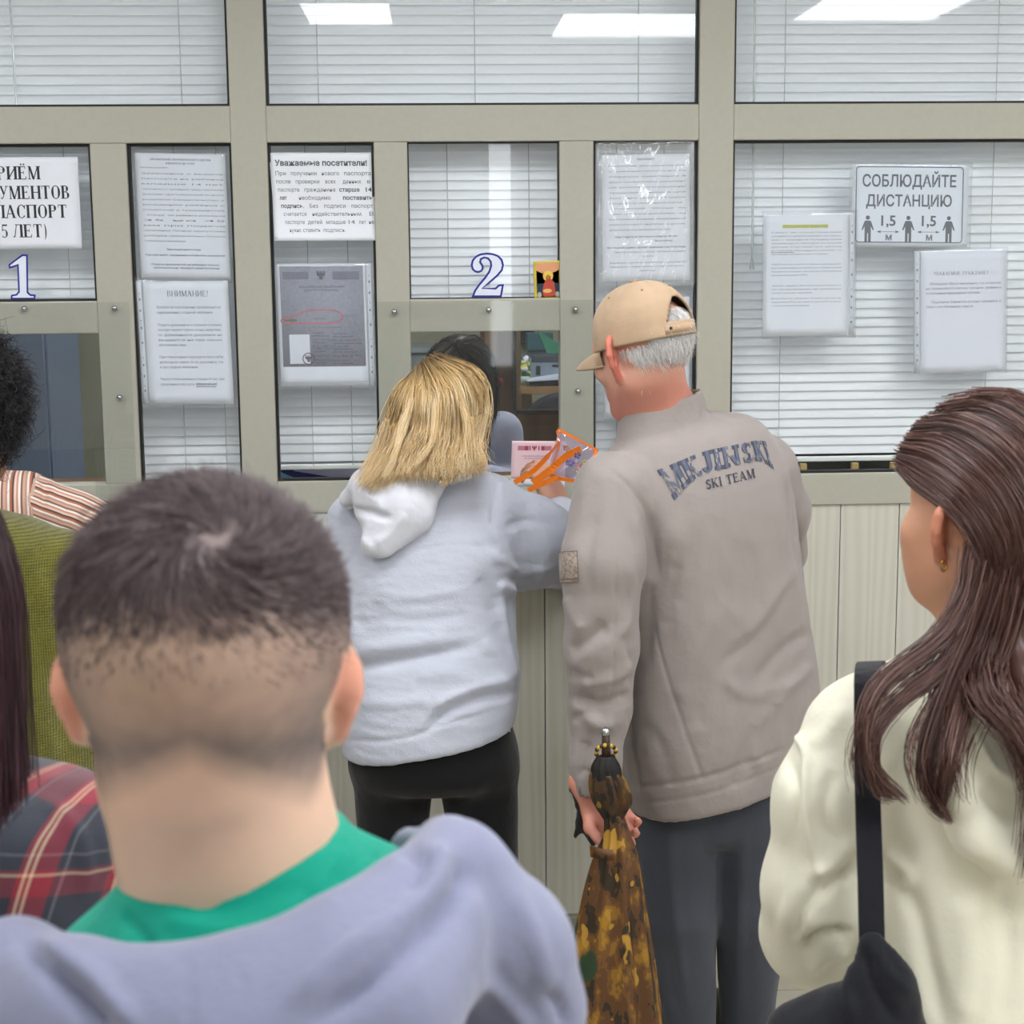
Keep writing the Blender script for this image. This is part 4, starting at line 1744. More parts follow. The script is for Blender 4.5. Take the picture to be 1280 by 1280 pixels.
def lock(pts, r0, r1, n, m=14, wav=0, wf=2):
    """a lock of hair: strands side by side inside a tapering tube"""
    g = smooth_path(pts, m)
    t = np.linspace(0, 1, m)[None, :, None]
    off = rng.normal(size=(n, 1, 3)) * .5
    fr = 1 - .28 * rng.random(n) ** 2
    tt = np.linspace(0, 1, m)
    gi = np.stack([np.stack([np.interp(tt * f, tt, g[:, d]) for d in range(3)], -1) for f in fr])
    p = gi + off * (r0 + (r1 - r0) * t)
    if wav:
        p = p + wav * np.sin(t * wf * 6.283 + rng.random((n, 1, 1)) * 2) * rng.normal(size=(n, 1, 3)) * t
    return p


def fur(V, F, mask, direc, n, length, lift=.25, m=4):
    """short strands rooted on a surface; mask(p)->0..1, direc(p, normal)->tangent"""
    tri = np.concatenate([F[:, [0, 1, 2]], F[:, [0, 2, 3]]])
    a, b, c = V[tri[:, 0]], V[tri[:, 1]], V[tri[:, 2]]
    nr = np.cross(b - a, c - a)
    ar = np.linalg.norm(nr, axis=1)
    wgt = ar * mask((a + b + c) / 3)
    k = rng.choice(len(tri), n, p=wgt / wgt.sum())
    r1, r2 = np.sqrt(rng.random(n))[:, None], rng.random(n)[:, None]
    p = a[k] * (1 - r1) + b[k] * r1 * (1 - r2) + c[k] * r1 * r2
    N = nr[k] / ar[k][:, None]
    d = direc(p, N)
    d = d - (d * N).sum(1)[:, None] * N
    d /= np.linalg.norm(d, axis=1)[:, None] + 1e-9
    d = d + rng.normal(size=d.shape) * .15
    L = (length(p) if callable(length) else np.full(n, length)) * (.7 + .5 * rng.random(n))
    t = np.linspace(0, 1, m)[None, :, None]
    out = p[:, None] + L[:, None, None] * (d[:, None] * t + N[:, None] * lift * t * (1.6 - t)) - N[:, None] * .001
    return out


def ringpx(yl, xl, yr, xr, Y, ry, ang=0):
    """torso section whose outline the photograph shows from (xl, yl) to (xr, yr)"""
    a, b = P(xl, yl, Y), P(xr, yr, Y)
    w = abs(b[0] - a[0]) / 2
    rx = math.sqrt(max(w * w - (ry * math.sin(ang)) ** 2, (.35 * w) ** 2)) / math.cos(ang)
    c = (a + b) / 2
    return (c[2], c[0], Y, rx, ry)


def grow(V, F, d):
    return V + normals(V, F) * d


def garment(name, V, F, m, par, attrs=None):
    return np_mesh(name, V, F, m, par, True, attrs)


m_shoe = mat('dark_leather', '#26211f', .45, .1, 30, .1, 90)


def shoe(par, ankle, yaw, m=None, L=.27):
    F = Field(.007)
    R = rotm(yaw)
    a = np.array([ankle[0], ankle[1], 0])
    q = lambda p: a + np.asarray(p) @ R.T
    F.ell(q((0, .11, .035)), (.046, .10, .036), R, .03)
    F.ell(q((0, -.005, .045)), (.038, .06, .047), R, .03)
    F.chain([q((0, -.01, .06)), q((0, -.01, .10))], [.04, .042], .02)
    F.chain([q((0, -.04, .012)), q((0, .17, .012))], [.038, .042], .01, flat=((0, 0, 1), .3))
    V, Fc = F.mesh(1)
    V[:, 2] = np.maximum(V[:, 2], .0005)
    return np_mesh('shoe', V, Fc, m or m_shoe, par)


def legs(par, hips, knees, ankles, rad, m, waist, name='trousers', h=.007, wr=.004, seed=0, k=.02, fold=None):
    """trousers: hip section, two tapering legs; rad = (thigh, knee, hem)"""
    F = Field(h)
    F.loft(waist, k=.03, endk=.05)
    for a, b, c in zip(hips, knees, ankles):
        F.chain([a, b, c], rad, max(k, .022))
    V, Fc = F.mesh(1)
    V = wrinkle(V, Fc, wr, 9, (1, 1, .6), seed)
    if fold:
        V = folds(V, Fc, fold)
    V[:, 2] = np.maximum(V[:, 2], .02)
    return garment(name, V, Fc, m, par)

# ================================================================== MAN IN THE BEIGE JACKET
def ground(p):
    return (p[0], p[1], 0)


m_skin_old = skin_mat('skin_old_man', '#cf9f8c', '#bf5c49')
m_jacket = cloth('jacket_cotton', '#978e8b', 700, .2, .85, .05)
m_slacks = cloth('slacks_wool', '#474b55', 900, .25, .9, .08)

man = empty('person', ground(P(890, 1290, -.68)), 'person in beige jacket and cap, seen from behind, holding an umbrella', 'person')
H = Head(P(803, 441, -.72), yaw=.72, pitch=.2, roll=-.06)
m_neck = P(832, 530, -.69)
hipL, hipR = P(842, 1000, -.71), P(938, 985, -.70)
knL, knR = P(848, 1140, -.72), P(938, 1130, -.70)
anL, anR = P(862, 1292, -.70), P(934, 1288, -.64)
anL[2] = anR[2] = .05
shL, elL, wrL = P(765, 612, -.80), P(752, 805, -.86), P(741, 985, -.87)
shR, elR, wrR = P(950, 590, -.62), P(972, 690, -.52), P(925, 672, -.28)
F = Field(.005)
H.build(F, neck_to=m_neck, neck_r=.056, ear_flare=(1.2, 1.0), ear_size=1.2)
F.chain([m_neck, P(880, 640, -.68), P(888, 800, -.69), P(890, 950, -.69)], [.07, .11, .11, .08], .04)
F.chain([shL + (0, .02, -.03), m_neck + (0, 0, -.06), shR + (0, 0, -.03)], [.035, .04, .035], .03)
for ch in ([shL, elL, wrL], [shR, elR, wrR]):
    F.chain(ch, [.045, .036, .027], .02)
for ch in ([hipL, knL, anL], [hipR, knR, anR]):
    F.chain(ch, [.06, .045, .035], .02)
hand(F, P(738, 990, -.88), (.62, -.1, -.75), (.25, -.95, .1), 1, (.75, .8, .8, .8), .95, (.5, .3))
hand(F, wrR, (-.8, .5, .1), (0, .2, -1), 1, (.3, .3, .3, .3))
V, Fc = F.mesh(1)
l = H.local(V)
fl = np.clip((abs(l[:, 0]) - .070) / .01, 0, 1) * (abs(l[:, 2]) < .05) * .75
fl = np.maximum(fl, np.clip((-.03 - l[:, 2]) / .05, 0, 1) * .45)
np_mesh('body', V, Fc, m_skin_old, man, True, {'flush': fl})
H.eyes(man)
# short white hair below the cap
hd = Field(.005)
H.build(hd, ears=False)
hV, hF = hd.mesh(1)


def hmask(p):
    q = H.local(p)
    tucked = (q[:, 1] > -.072) & (q[:, 2] > .014)
    nape = -.062 - .02 * np.clip(abs(q[:, 0]) / .07, 0, 1) * (q[:, 1] < 0)
    return ((q[:, 2] < .075) & (q[:, 2] > nape + np.clip((abs(q[:, 0]) - .04) / .03, 0, 1) * .05) & (q[:, 1] < np.where(q[:, 2] < .01, -.03, .02))) .astype(float) * ~tucked + 1e-9


pth = fur(hV, hF, hmask, lambda p, N: np.array([0, -.25, -1.0]) @ H.R.T + 0 * p, 9000, .024, .22)
strands('hair', pth, .0006, hair_mat('white_hair', '#d6cfcd', '#f0edec', '#ffffff', .6), man)

# jacket
a = .42
rg = [ringpx(536, 778, 497, 895, -.69, .08, 0), ringpx(566, 752, 516, 945, -.69, .11, a), ringpx(612, 742, 552, 972, -.69, .135, a), ringpx(665, 752, 605, 988, -.69, .15, a), ringpx(760, 770, 700, 999, -.69, .155, a),
      ringpx(860, 774, 800, 1013, -.69, .16, a), ringpx(940, 778, 880, 1022, -.69, .165, a), ringpx(1014, 787, 952, 1020, -.69, .165, a)]
F = Field(.0048)
F.loft(rg, ang=a, shear=.25, x0=P(885, 800, -.69)[0], k=.02, endk=.012)
F.chain([shL, P(752, 705, -.845), elL, P(750, 885, -.85), P(744, 955, -.87), P(742, 984, -.875)], [.074, .076, .068, .058, .046, .040], .022)
F.chain([shR, P(972, 640, -.57), elR, P(945, 684, -.38)], [.078, .064, .056, .047], .022)
cc = P(828, 521, -.695)
F.loft([(cc[2] - .035, cc[0], cc[1], .094, .09), (cc[2] + .034, cc[0] - .004, cc[1], .078, .075)], shear=.33, x0=cc[0], k=.014, endk=.008)
F.loft([(cc[2] + .004, cc[0], cc[1], .070, .068), (cc[2] + .10, cc[0] - .006, cc[1], .072, .070)], shear=.33, x0=cc[0], k=.006, kind='sub', endk=.004)
# hollow sleeve end and open hem
F.chain([P(742, 976, -.875), P(739, 1010, -.875)], [.034, .034], .006, 'sub')
F.loft([(z - .03, x, y, rx - .012, ry - .012) for z, x, y, rx, ry in rg[-2:]], ang=a, shear=.25, x0=P(885, 800, -.69)[0], k=.006, kind='sub')
V, Fc = F.mesh(1)
V = wrinkle(V, Fc, .0035, 8, (1, 1, .7), 3, 3)
jf = [([(812, 640), (816, 700), (810, 760), (800, 830)], 9, -.010), ([(850, 700), (838, 745), (830, 790)], 10, -.006), ([(790, 640), (802, 690), (814, 740)], 7, .006),
      ([(1005, 690), (960, 760), (930, 800)], 9, .004), ([(1010, 790), (975, 815), (945, 850)], 7, -.005), ([(1018, 830), (985, 860), (970, 885)], 7, .005), ([(945, 905), (925, 960), (915, 985)], 7, -.006),
      ([(880, 905), (850, 935), (825, 985)], 12, .004), ([(900, 760), (860, 830), (850, 880)], 14, .004), ([(760, 780), (735, 800), (710, 815)], 10, -.010), ([(795, 830), (760, 850), (722, 852)], 8, .009),
      ([(790, 868), (755, 880), (715, 872)], 7, -.012), ([(722, 880), (745, 905), (770, 905)], 8, .008), ([(735, 925), (728, 950), (724, 975)], 7, -.009), ([(780, 790), (790, 830), (786, 860)], 7, -.006),
      ([(728, 790), (716, 770), (706, 745)], 8, .006), ([(700, 835), (720, 845), (745, 850)], 6, -.007),
      ([(760, 585), (790, 612), (812, 650), (822, 720)], 3.2, -.0035), ([(780, 560), (772, 600), (769, 700), (768, 800), (762, 880)], 2.6, -.0025),
      ([(812, 770), (835, 850), (862, 930), (880, 978)], 2.8, -.003), ([(788, 985), (880, 972), (985, 935)], 3, -.0035), ([(790, 1006), (880, 993), (985, 956)], 2.4, -.002),
      ([(785, 890), (792, 940), (800, 1000)], 3, -.004), ([(985, 600), (992, 650), (1000, 720)], 6, -.008), ([(722, 962), (742, 965), (770, 955)], 3, -.004),
      ([(905, 560), (930, 640), (960, 720), (975, 800)], 16, .003), ([(840, 640), (850, 720), (848, 800)], 16, .003), ([(735, 600), (720, 660), (712, 720)], 10, .004), ([(830, 690), (822, 760), (800, 850)], 8, -.005), ([(870, 660), (862, 720), (845, 760)], 8, -.004), ([(990, 730), (950, 790), (900, 830)], 8, -.004), ([(905, 850), (940, 870), (1000, 850)], 9, .004), ([(960, 880), (940, 930), (950, 960)], 8, .005), ([(800, 900), (830, 940), (840, 985)], 9, -.004), ([(745, 640), (735, 700), (738, 760)], 8, -.005), ([(785, 700), (790, 760), (775, 800)], 7, .005), ([(712, 900), (735, 890), (760, 892)], 6, -.006)]
V = folds(V, Fc, jf)
jacket = garment('jacket', V, Fc, m_jacket, man)
jbvh = BVHTree.FromPolygons([Vector(v) for v in V], [tuple(f) for f in Fc.tolist()])


def print_on(bvh, V2, Fq, name, m, par, off=.0015):
    """print: every point of the drawing is laid on the cloth where its sight line meets it"""
    out = []
    for x, y in V2:
        d = (x - 640) / FPX * RT - (y - 640) / FPX * UP + FW
        hit = bvh.ray_cast(Vector(CAM), Vector(d).normalized())
        if hit[0] is None:
            out.append(P(x, y, -.8))
        else:
            n_ = hit[1] if hit[1].dot(Vector(d)) < 0 else -hit[1]
            out.append(np.array(hit[0] + n_ * off))
    return np_mesh(name, np.array(out), Fq, m, par, False)


def dense_text(txt, place, n=4, gap=.05, **kw):
    """glyph quads cut into small cells and sent through place(u, v) -> pixel; u along the line 0..1, v up 0..1"""
    x, VV, FF, k = 0, [], [], 0
    gl = []
    for ch in txt:
        q, w = glyph(ch, **kw)
        gl.append((q, x))
        x += w + gap
    for q, x_ in gl:
        for c in q:
            g = np.linspace(0, 1, n + 1)
            for i in range(n + 1):
                for j in range(n + 1):
                    p = (c[0] * (1 - g[i]) + c[1] * g[i]) * (1 - g[j]) + (c[3] * (1 - g[i]) + c[2] * g[i]) * g[j]
                    VV.append(place((p[0] + x_) / x, p[1]))
            for i in range(n):
                for j in range(n):
                    a_ = k + i * (n + 1) + j
                    FF.append([a_, a_ + n + 1, a_ + n + 2, a_ + 1])
            k += (n + 1) ** 2
    return np.array(VV), np.array(FF)


base_l = smooth_path([(843, 626), (862, 604), (882, 591), (905, 586), (930, 579), (952, 577), (968, 588)], 60)
top_l = smooth_path([(821, 588), (848, 577), (875, 566), (900, 560), (925, 555), (945, 551), (957, 552)], 60)
ip = lambda L, u: np.array([np.interp(u, np.linspace(0, 1, 60), L[:, i]) for i in (0, 1)])


def arch(u, v):
    return ip(base_l, u) * (1 - v) + ip(top_l, u) * v


def blotch():
    k = NT('print_blotched')
    f = k.noise(k.coords('Object'), 75, 2, .5)
    k.l(k.ramp(f, [(.38, srgb('#968d89')), (.46, srgb('#5a6175'))]), k.b.inputs['Base Color'])
    k.b.inputs['Roughness'].default_value = .85
    return k.m


V2, F2 = dense_text('MKJINSKI', arch, 4, .09, st=.30, th=.19, sf=.09)
print_on(jbvh, V2, F2, 'print_outline', mat('print_dark', '#474b5a', .85, .1, 60), jacket, .0014)
V2, F2 = dense_text('MKJINSKI', arch, 4, .09, st=.17, th=.05, sf=.02)
print_on(jbvh, V2, F2, 'print_fill', blotch(), jacket, .0022)
st0, st1 = np.array((883, 612.)), np.array((945, 597.))
nv = np.array((-2.2, -11.5))
V2, F2 = dense_text('SKI TEAM', lambda u, v: st0 * (1 - u) + st1 * u + nv * v, 3, .06, st=.17, th=.10, sf=.06)
print_on(jbvh, V2, F2, 'print_line', mat('print_dark2', '#3d404e', .85, .05), jacket, .0016)
# sleeve patch: stitched square
sq = [(698, 690), (721, 688.5), (723, 727), (699.5, 728)]
g = np.linspace(0, 1, 9)
pt = lambda u, v: (np.array(sq[0]) * (1 - u) + np.array(sq[1]) * u) * (1 - v) + (np.array(sq[3]) * (1 - u) + np.array(sq[2]) * u) * v
V2 = [pt(u, v) for u in g for v in g]
F2 = np.array([[i * 9 + j, i * 9 + j + 1, i * 9 + j + 10, i * 9 + j + 9] for i in range(8) for j in range(8)])
k = NT('patch_cloth')
f = k.noise(k.coords('Object'), 160, 2, .5)
k.l(k.ramp(f, [(.42, srgb('#8a7c74')), (.55, srgb('#a5988d'))]), k.b.inputs['Base Color'])
k.b.inputs['Roughness'].default_value = .9
print_on(jbvh, V2, F2, 'sleeve_patch', k.m, jacket, .0012)
for e0, e1 in (((0, 0), (1, 0)), ((1, 0), (1, 1)), ((0, 1), (1, 1)), ((0, .88), (1, .88))):
    n_ = 8
    A_ = [pt(*(np.array(e0) * (1 - t) + np.array(e1) * t)) for t in np.linspace(0, 1, n_)]
    dn = np.array((0, 1.2)) if e0[1] == e1[1] else np.array((1.2, 0))
    print_on(jbvh, [p for p in A_] + [p + dn for p in A_], np.array([[i, i + 1, n_ + i + 1, n_ + i] for i in range(n_ - 1)]), 'patch_stitching', mat('stitch', '#76655e', .9, .1), jacket, .002)

wz = P(890, 985, -.68)
legs(man, [hipL, hipR], [knL, knR], [anL, anR], (.092, .076, .056), m_slacks,
     [(wz[2] + .12, wz[0], -.69, .15, .11), (wz[2] - .02, wz[0] - .005, -.69, .155, .115), (wz[2] - .08, wz[0] - .005, -.69, .15, .105), (wz[2] - .12, wz[0] - .005, -.69, .12, .06)], h=.006, wr=.003, seed=5, k=.012,
     fold=[([(838, 1030), (842, 1120), (858, 1270)], 8, .005), ([(930, 1030), (925, 1150), (925, 1270)], 8, .005), ([(808, 1060), (830, 1180), (850, 1270)], 10, -.005)])
shoe(man, anL, .3)
shoe(man, anR, .2)

# cap: crown with a rear opening, strap, peak, button
capc = cloth('cap_cotton', '#b59b80', 900, .2, .85, .07, vscale=18)
nth, nph = 132, 40
th = np.linspace(0, 2 * np.pi, nth, endpoint=False)
ph = np.linspace(.02, 1, nph)


def cap_pt(t, p):
    """t around (0 = right, pi/2 = front), p 0 top .. 1 rim"""
    el = math.pi / 2 * (1 - p) - .10 * p
    puff = 1 + .05 * math.sin(math.pi * min(1, p * 1.15)) - .012 * abs(math.cos(3 * t)) ** 12
    r = np.array([.086, .108, .106]) * puff
    c = np.array([0, -.012, .028])
    return c + r * np.array([math.cos(t) * math.cos(el), math.sin(t) * math.cos(el), math.sin(el)])


V = np.array([H.w(cap_pt(t, p)) for p in ph for t in th])
F_ = []
for i in range(nph - 1):
    for j in range(nth):
        tb = (th[j] + th[1] / 2 - 1.5 * math.pi + math.pi) % (2 * math.pi) - math.pi
        pm = (ph[i] + ph[i + 1]) / 2
        # rear arch
        w = .48
        if abs(tb) < w and .56 + .30 * (abs(tb) / w) ** 2.2 < pm < .86:
            continue
        F_.append([i * nth + j, (i + 1) * nth + j, (i + 1) * nth + (j + 1) % nth, i * nth + (j + 1) % nth])
V = np.concatenate([V, [H.w(cap_pt(0, 0))]])
F3 = np.array([[nph * nth, j, (j + 1) % nth] for j in range(nth)])
cap = np_mesh('cap', V, [np.array(F_), F3], capc, man)
sm = cap.modifiers.new('thick', 'SOLIDIFY')
sm.thickness = .0022
sm.offset = 1
# rim binding of the arch
ar = [cap_pt(1.5 * math.pi + x * .48, .56 + .30 * abs(x) ** 2.2) for x in np.linspace(-1, 1, 25)]
MB().tube([H.w(q * (1, 1, 1)) for q in ar], .0022, 6).build('arch_binding', mat('cap_binding', '#8d7258', .85, .05), cap, True)
MB().ribbon([H.w(cap_pt(1.5 * math.pi + x, .93) * 1.012) for x in np.linspace(-.55, .62, 16)], H.R @ np.array([0, 0, 1.0]), .017, .002).build('strap', capc, cap, True)
MB().ball(H.w(cap_pt(1.5 * math.pi - .42, .92) * 1.02), .0035, None, 8, 6).build('strap_stud', mat('dark_stud', '#33291f', .4), cap, True)
MB().ball(H.w((0, -.012, .138)), np.array([.008, .008, .004]), H.R, 10, 6).build('button', mat('cap_button', '#b08a68', .8), cap, True)
ey = MB()
for j in range(6):
    ey.ball(H.w(cap_pt(math.pi / 6 + math.pi / 3 * j + .26, .42) * 1.012), .003, None, 8, 5)
ey.build('eyelets', mat('eyelet_thread', '#9b8468', .9), cap, True)
# peak
nu, nvv = 25, 9
V = []
for sgn in (0, .003):
    for v in np.linspace(0, 1, nvv):
        for u in np.linspace(-1, 1, nu):
            t = math.pi / 2 + u * 1.05
            b = cap_pt(t, 1.0)
            ext = .070 * math.sqrt(max(0, 1 - abs(u) ** 2.4))
            V.append(H.w(b + np.array([0, ext * v, -.020 * v * v - .010 * u * u * v - sgn])))
n_ = nu * nvv
fq = [[i * nu + j, i * nu + j + 1, (i + 1) * nu + j + 1, (i + 1) * nu + j] for i in range(nvv - 1) for j in range(nu - 1)]
fq += [[n_ + q for q in f[::-1]] for f in fq]
fq += [[(nvv - 1) * nu + j, (nvv - 1) * nu + j + 1, n_ + (nvv - 1) * nu + j + 1, n_ + (nvv - 1) * nu + j] for j in range(nu - 1)]
np_mesh('peak', np.array(V), np.array(fq), capc, cap)

# ================================================================== UMBRELLA
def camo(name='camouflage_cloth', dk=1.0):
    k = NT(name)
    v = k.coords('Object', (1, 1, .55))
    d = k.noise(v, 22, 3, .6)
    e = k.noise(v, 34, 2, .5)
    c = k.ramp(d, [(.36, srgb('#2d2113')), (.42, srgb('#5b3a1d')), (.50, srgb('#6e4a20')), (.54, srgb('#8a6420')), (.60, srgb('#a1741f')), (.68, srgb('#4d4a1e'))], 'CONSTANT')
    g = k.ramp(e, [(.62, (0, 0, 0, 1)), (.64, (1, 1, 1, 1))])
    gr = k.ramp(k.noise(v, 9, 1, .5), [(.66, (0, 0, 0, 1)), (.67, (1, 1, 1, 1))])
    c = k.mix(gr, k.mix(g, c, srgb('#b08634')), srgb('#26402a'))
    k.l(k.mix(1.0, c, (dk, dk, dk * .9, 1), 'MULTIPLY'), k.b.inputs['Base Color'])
    k.b.inputs['Roughness'].default_value = .5
    k.bump(k.noise(v, 60, 3, .6), .4, .003)
    return k.m


um = empty('umbrella', ground(P(768, 1290, -.965)), 'half folded camouflage umbrella with chrome tip held by the man in the cap', 'umbrella')
YU = -.965
tip = P(757, 915, YU)
neck = P(766, 1022, YU)
bot = P(768, 1292, YU)
bot[2] = max(bot[2], .10)
MB().ball(tip, .0092, None, 14, 10).tube([tip + (0, -.007, 0), tip + (0, -.0098, 0)], [.005, .003], 10).build('chrome_tip', m_steel, um, True)
MB().tube([tip, P(758, 945, YU)], [.007, .009], 10).build('ferrule', mat('dark_wood', '#3a2418', .4, .15, 60), um, True)
rc = P(757.5, 938, YU)
rr = MB()
rd = MB()
for j in range(18):
    t = 2 * math.pi * j / 18
    p = rc + np.array([.0185 * math.cos(t), -.012 * math.sin(t) * .8, .019 * math.sin(t) * .85 - .003])
    (rr if j % 2 else rd).ball(p, .0042, None, 8, 6)
rr.build('yellow_beads', mat('yellow_bead', '#c9a53a', .5, .1), um, True)
rd.build('dark_beads', mat('dark_bead', '#3a2a16', .5, .1), um, True)


def pleated(rows, n, amp, folds_n, seed, thick=True):
    """gathered cloth: sections along an axis with pleats; rows = (px, py, Y, radius)"""
    r_ = np.random.default_rng(seed)
    C = smooth_path([list(P(x, y, Y)) + [r] for x, y, Y, r in rows], n)
    th = np.linspace(0, 2 * np.pi, 72, endpoint=False)
    ph_ = r_.random(4) * 6.28
    V = []
    for i, c in enumerate(C):
        t = i / (n - 1)
        w = 1 + amp * (np.sin(folds_n * th + ph_[0] + 1.2 * t) + .6 * np.sin((folds_n + 3) * th + ph_[1] - 2 * t) + .5 * np.sin(3 * th + ph_[2] + 3 * t))
        V.append(np.stack([c[0] + c[3] * w * np.cos(th), c[1] + .7 * c[3] * w * np.sin(th), np.full(72, c[2]) + .012 * amp * np.sin(5 * th + ph_[3]) * t * 4], -1))
    V = np.concatenate(V)
    i, j = np.meshgrid(np.arange(n - 1), np.arange(72), indexing='ij')
    j2 = (j + 1) % 72
    F = np.stack([i * 72 + j, (i + 1) * 72 + j, (i + 1) * 72 + j2, i * 72 + j2], -1).reshape(-1, 4)
    V = np.concatenate([V, [V[:72].mean(0)]])
    return V, [F, np.array([[len(V) - 1, q, (q + 1) % 72] for q in range(72)])]


m_camo = camo()
V, Fl = pleated([(757, 945, YU, .016), (757, 958, YU, .026), (758, 972, YU, .028)], 12, .05, 9, 3)
np_mesh('crown', V, Fl, mat('black_cloth', '#141210', .7, .1, 30), um)
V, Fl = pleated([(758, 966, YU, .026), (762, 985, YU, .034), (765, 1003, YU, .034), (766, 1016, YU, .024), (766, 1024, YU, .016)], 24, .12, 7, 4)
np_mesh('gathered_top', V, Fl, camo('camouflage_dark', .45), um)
V, Fl = pleated([(767, 1018, YU, .018), (771, 1045, YU, .026), (770, 1070, YU, .040), (768, 1105, YU, .052), (767, 1150, YU, .064), (766, 1210, YU, .080), (766, 1290, YU, .096)], 46, .09, 8, 5)
V[:, 2] = np.maximum(V[:, 2], .08)
np_mesh('canopy', V, Fl, m_camo, um)
# loose flap corner of the canopy and the shaft with its handle
MB().ribbon([P(738, 1064, YU - .02), P(752, 1068, YU - .045), P(770, 1070, YU - .052)], (0, 0, 1), .022, .002).build('canopy_flap', m_camo, um, True)
MB().tube([neck, bot, (bot[0], bot[1], .035)], [.005, .006, .011], 10).build('shaft', mat('shaft_black', '#1b1b1d', .4), um, True)
tag(man, None)

# ---- black cloth pouch held with it
F = Field(.004)
for x, y, rx, rz in ((717, 985, .009, .007), (733, 1020, .020, .020), (742, 1034, .022, .026), (752, 1030, .014, .018)):
    F.ell(P(x, y, -.83), (rx, .013, rz), None, .012)
F.chain([P(717, 986, -.83), P(726, 1005, -.83)], [.006, .012], .01)
F.chain([P(726, 1030, -.83), P(719, 1046, -.83)], [.010, .004], .008)
F.chain([P(741, 1040, -.83), P(741, 1056, -.83)], [.012, .005], .008)
F.chain([P(752, 1040, -.83), P(756, 1058, -.83)], [.006, .004], .006)
V, Fc = F.mesh(1)
V = wrinkle(V, Fc, .002, 60, seed=2)
gl = empty('black_pouch', P(737, 1056, -.80), 'small black cloth bundle dangling from the hand with the umbrella', 'pouch')
np_mesh('cloth', V, Fc, mat('black_cloth2', '#101114', .8, .1, 30, sheen=.2), gl)

# ================================================================== WOMAN IN THE WHITE HOODED BLOUSE
m_blouse = cloth('blouse_gauze', '#b7bbc8', 420, .5, .85, .035, .2)
m_black = cloth('trousers_black', '#101013', 900, .2, .85, .1)
m_skin = skin_mat('skin_light', '#d6a58c', '#c0705c')
wom = empty('person', ground(P(545, 1310, -.68)), 'blonde person in white hooded blouse and black trousers leaning at the hatch', 'person')
H2 = Head(P(546, 520, -.47), yaw=-.15, pitch=.42, roll=.05, size=.97)
wn_ = P(536, 606, -.56)
wsR, weR, wwR = P(610, 645, -.56), P(704, 690, -.47), P(697, 634, -.36)
wsL, weL, wwL = P(446, 652, -.56), P(428, 775, -.60), P(470, 700, -.32)
whL, whR = P(492, 955, -.69), P(596, 950, -.69)
wkL, wkR = P(490, 1105, -.68), P(610, 1105, -.68)
waL, waR = P(500, 1300, -.64), P(598, 1300, -.64)
waL[2] = waR[2] = .06
F = Field(.005)
H2.build(F, neck_to=wn_, neck_r=.05)
F.chain([wn_, P(535, 720, -.60), P(540, 850, -.66), P(543, 930, -.69)], [.06, .10, .10, .08], .04)
F.chain([wsL, wn_, wsR], [.04, .045, .04], .03)
for ch in ([wsL, weL, wwL], [wsR, weR, wwR]):
    F.chain(ch, [.04, .034, .026], .02)
for ch in ([whL, wkL, waL], [whR, wkR, waR]):
    F.chain(ch, [.06, .045, .033], .02)
hand(F, wwR + (0, 0, .004), (-.35, .35, .8), (-.5, .6, -.4), -1, (.7, .75, .75, .8), .92)
hand(F, wwL, (.4, .8, -.1), (0, .2, -1), 1, (.3, .3, .3, .3), .9)
V, Fc = F.mesh(1)
np_mesh('body', V, Fc, m_skin, wom, True, {'flush': np.full(len(V), .12)})
H2.eyes(wom)
rg = [ringpx(600, 480, 592, 588, -.555, .07), ringpx(618, 450, 612, 622, -.56, .10), ringpx(650, 428, 642, 640, -.57, .125), ringpx(705, 418, 698, 646, -.59, .14), ringpx(765, 420, 755, 644, -.61, .145),
      ringpx(822, 424, 808, 646, -.64, .15), ringpx(880, 427, 858, 650, -.67, .155), ringpx(942, 429, 905, 642, -.69, .15)]
F = Field(.005)
F.loft(rg, shear=.17, x0=P(535, 800, -.63)[0], k=.02, endk=.012)
F.chain([wsR, P(662, 678, -.52), weR, P(701, 655, -.40), P(698, 638, -.365)], [.082, .094, .072, .046, .036], .03)
F.chain([wsL, P(434, 710, -.585), weL, wwL], [.062, .054, .05, .04], .02)
F.chain([P(698, 642, -.37), P(692, 615, -.34)], [.029, .029], .005, 'sub')
F.loft([(z - .03, x, y, rx - .012, ry - .012) for z, x, y, rx, ry in rg[-2:]], shear=.18, x0=P(535, 800, -.63)[0], k=.006, kind='sub')
V, Fc = F.mesh(1)
V = wrinkle(V, Fc, .0022, 24, (.45, .45, 1.7), 8, 3)
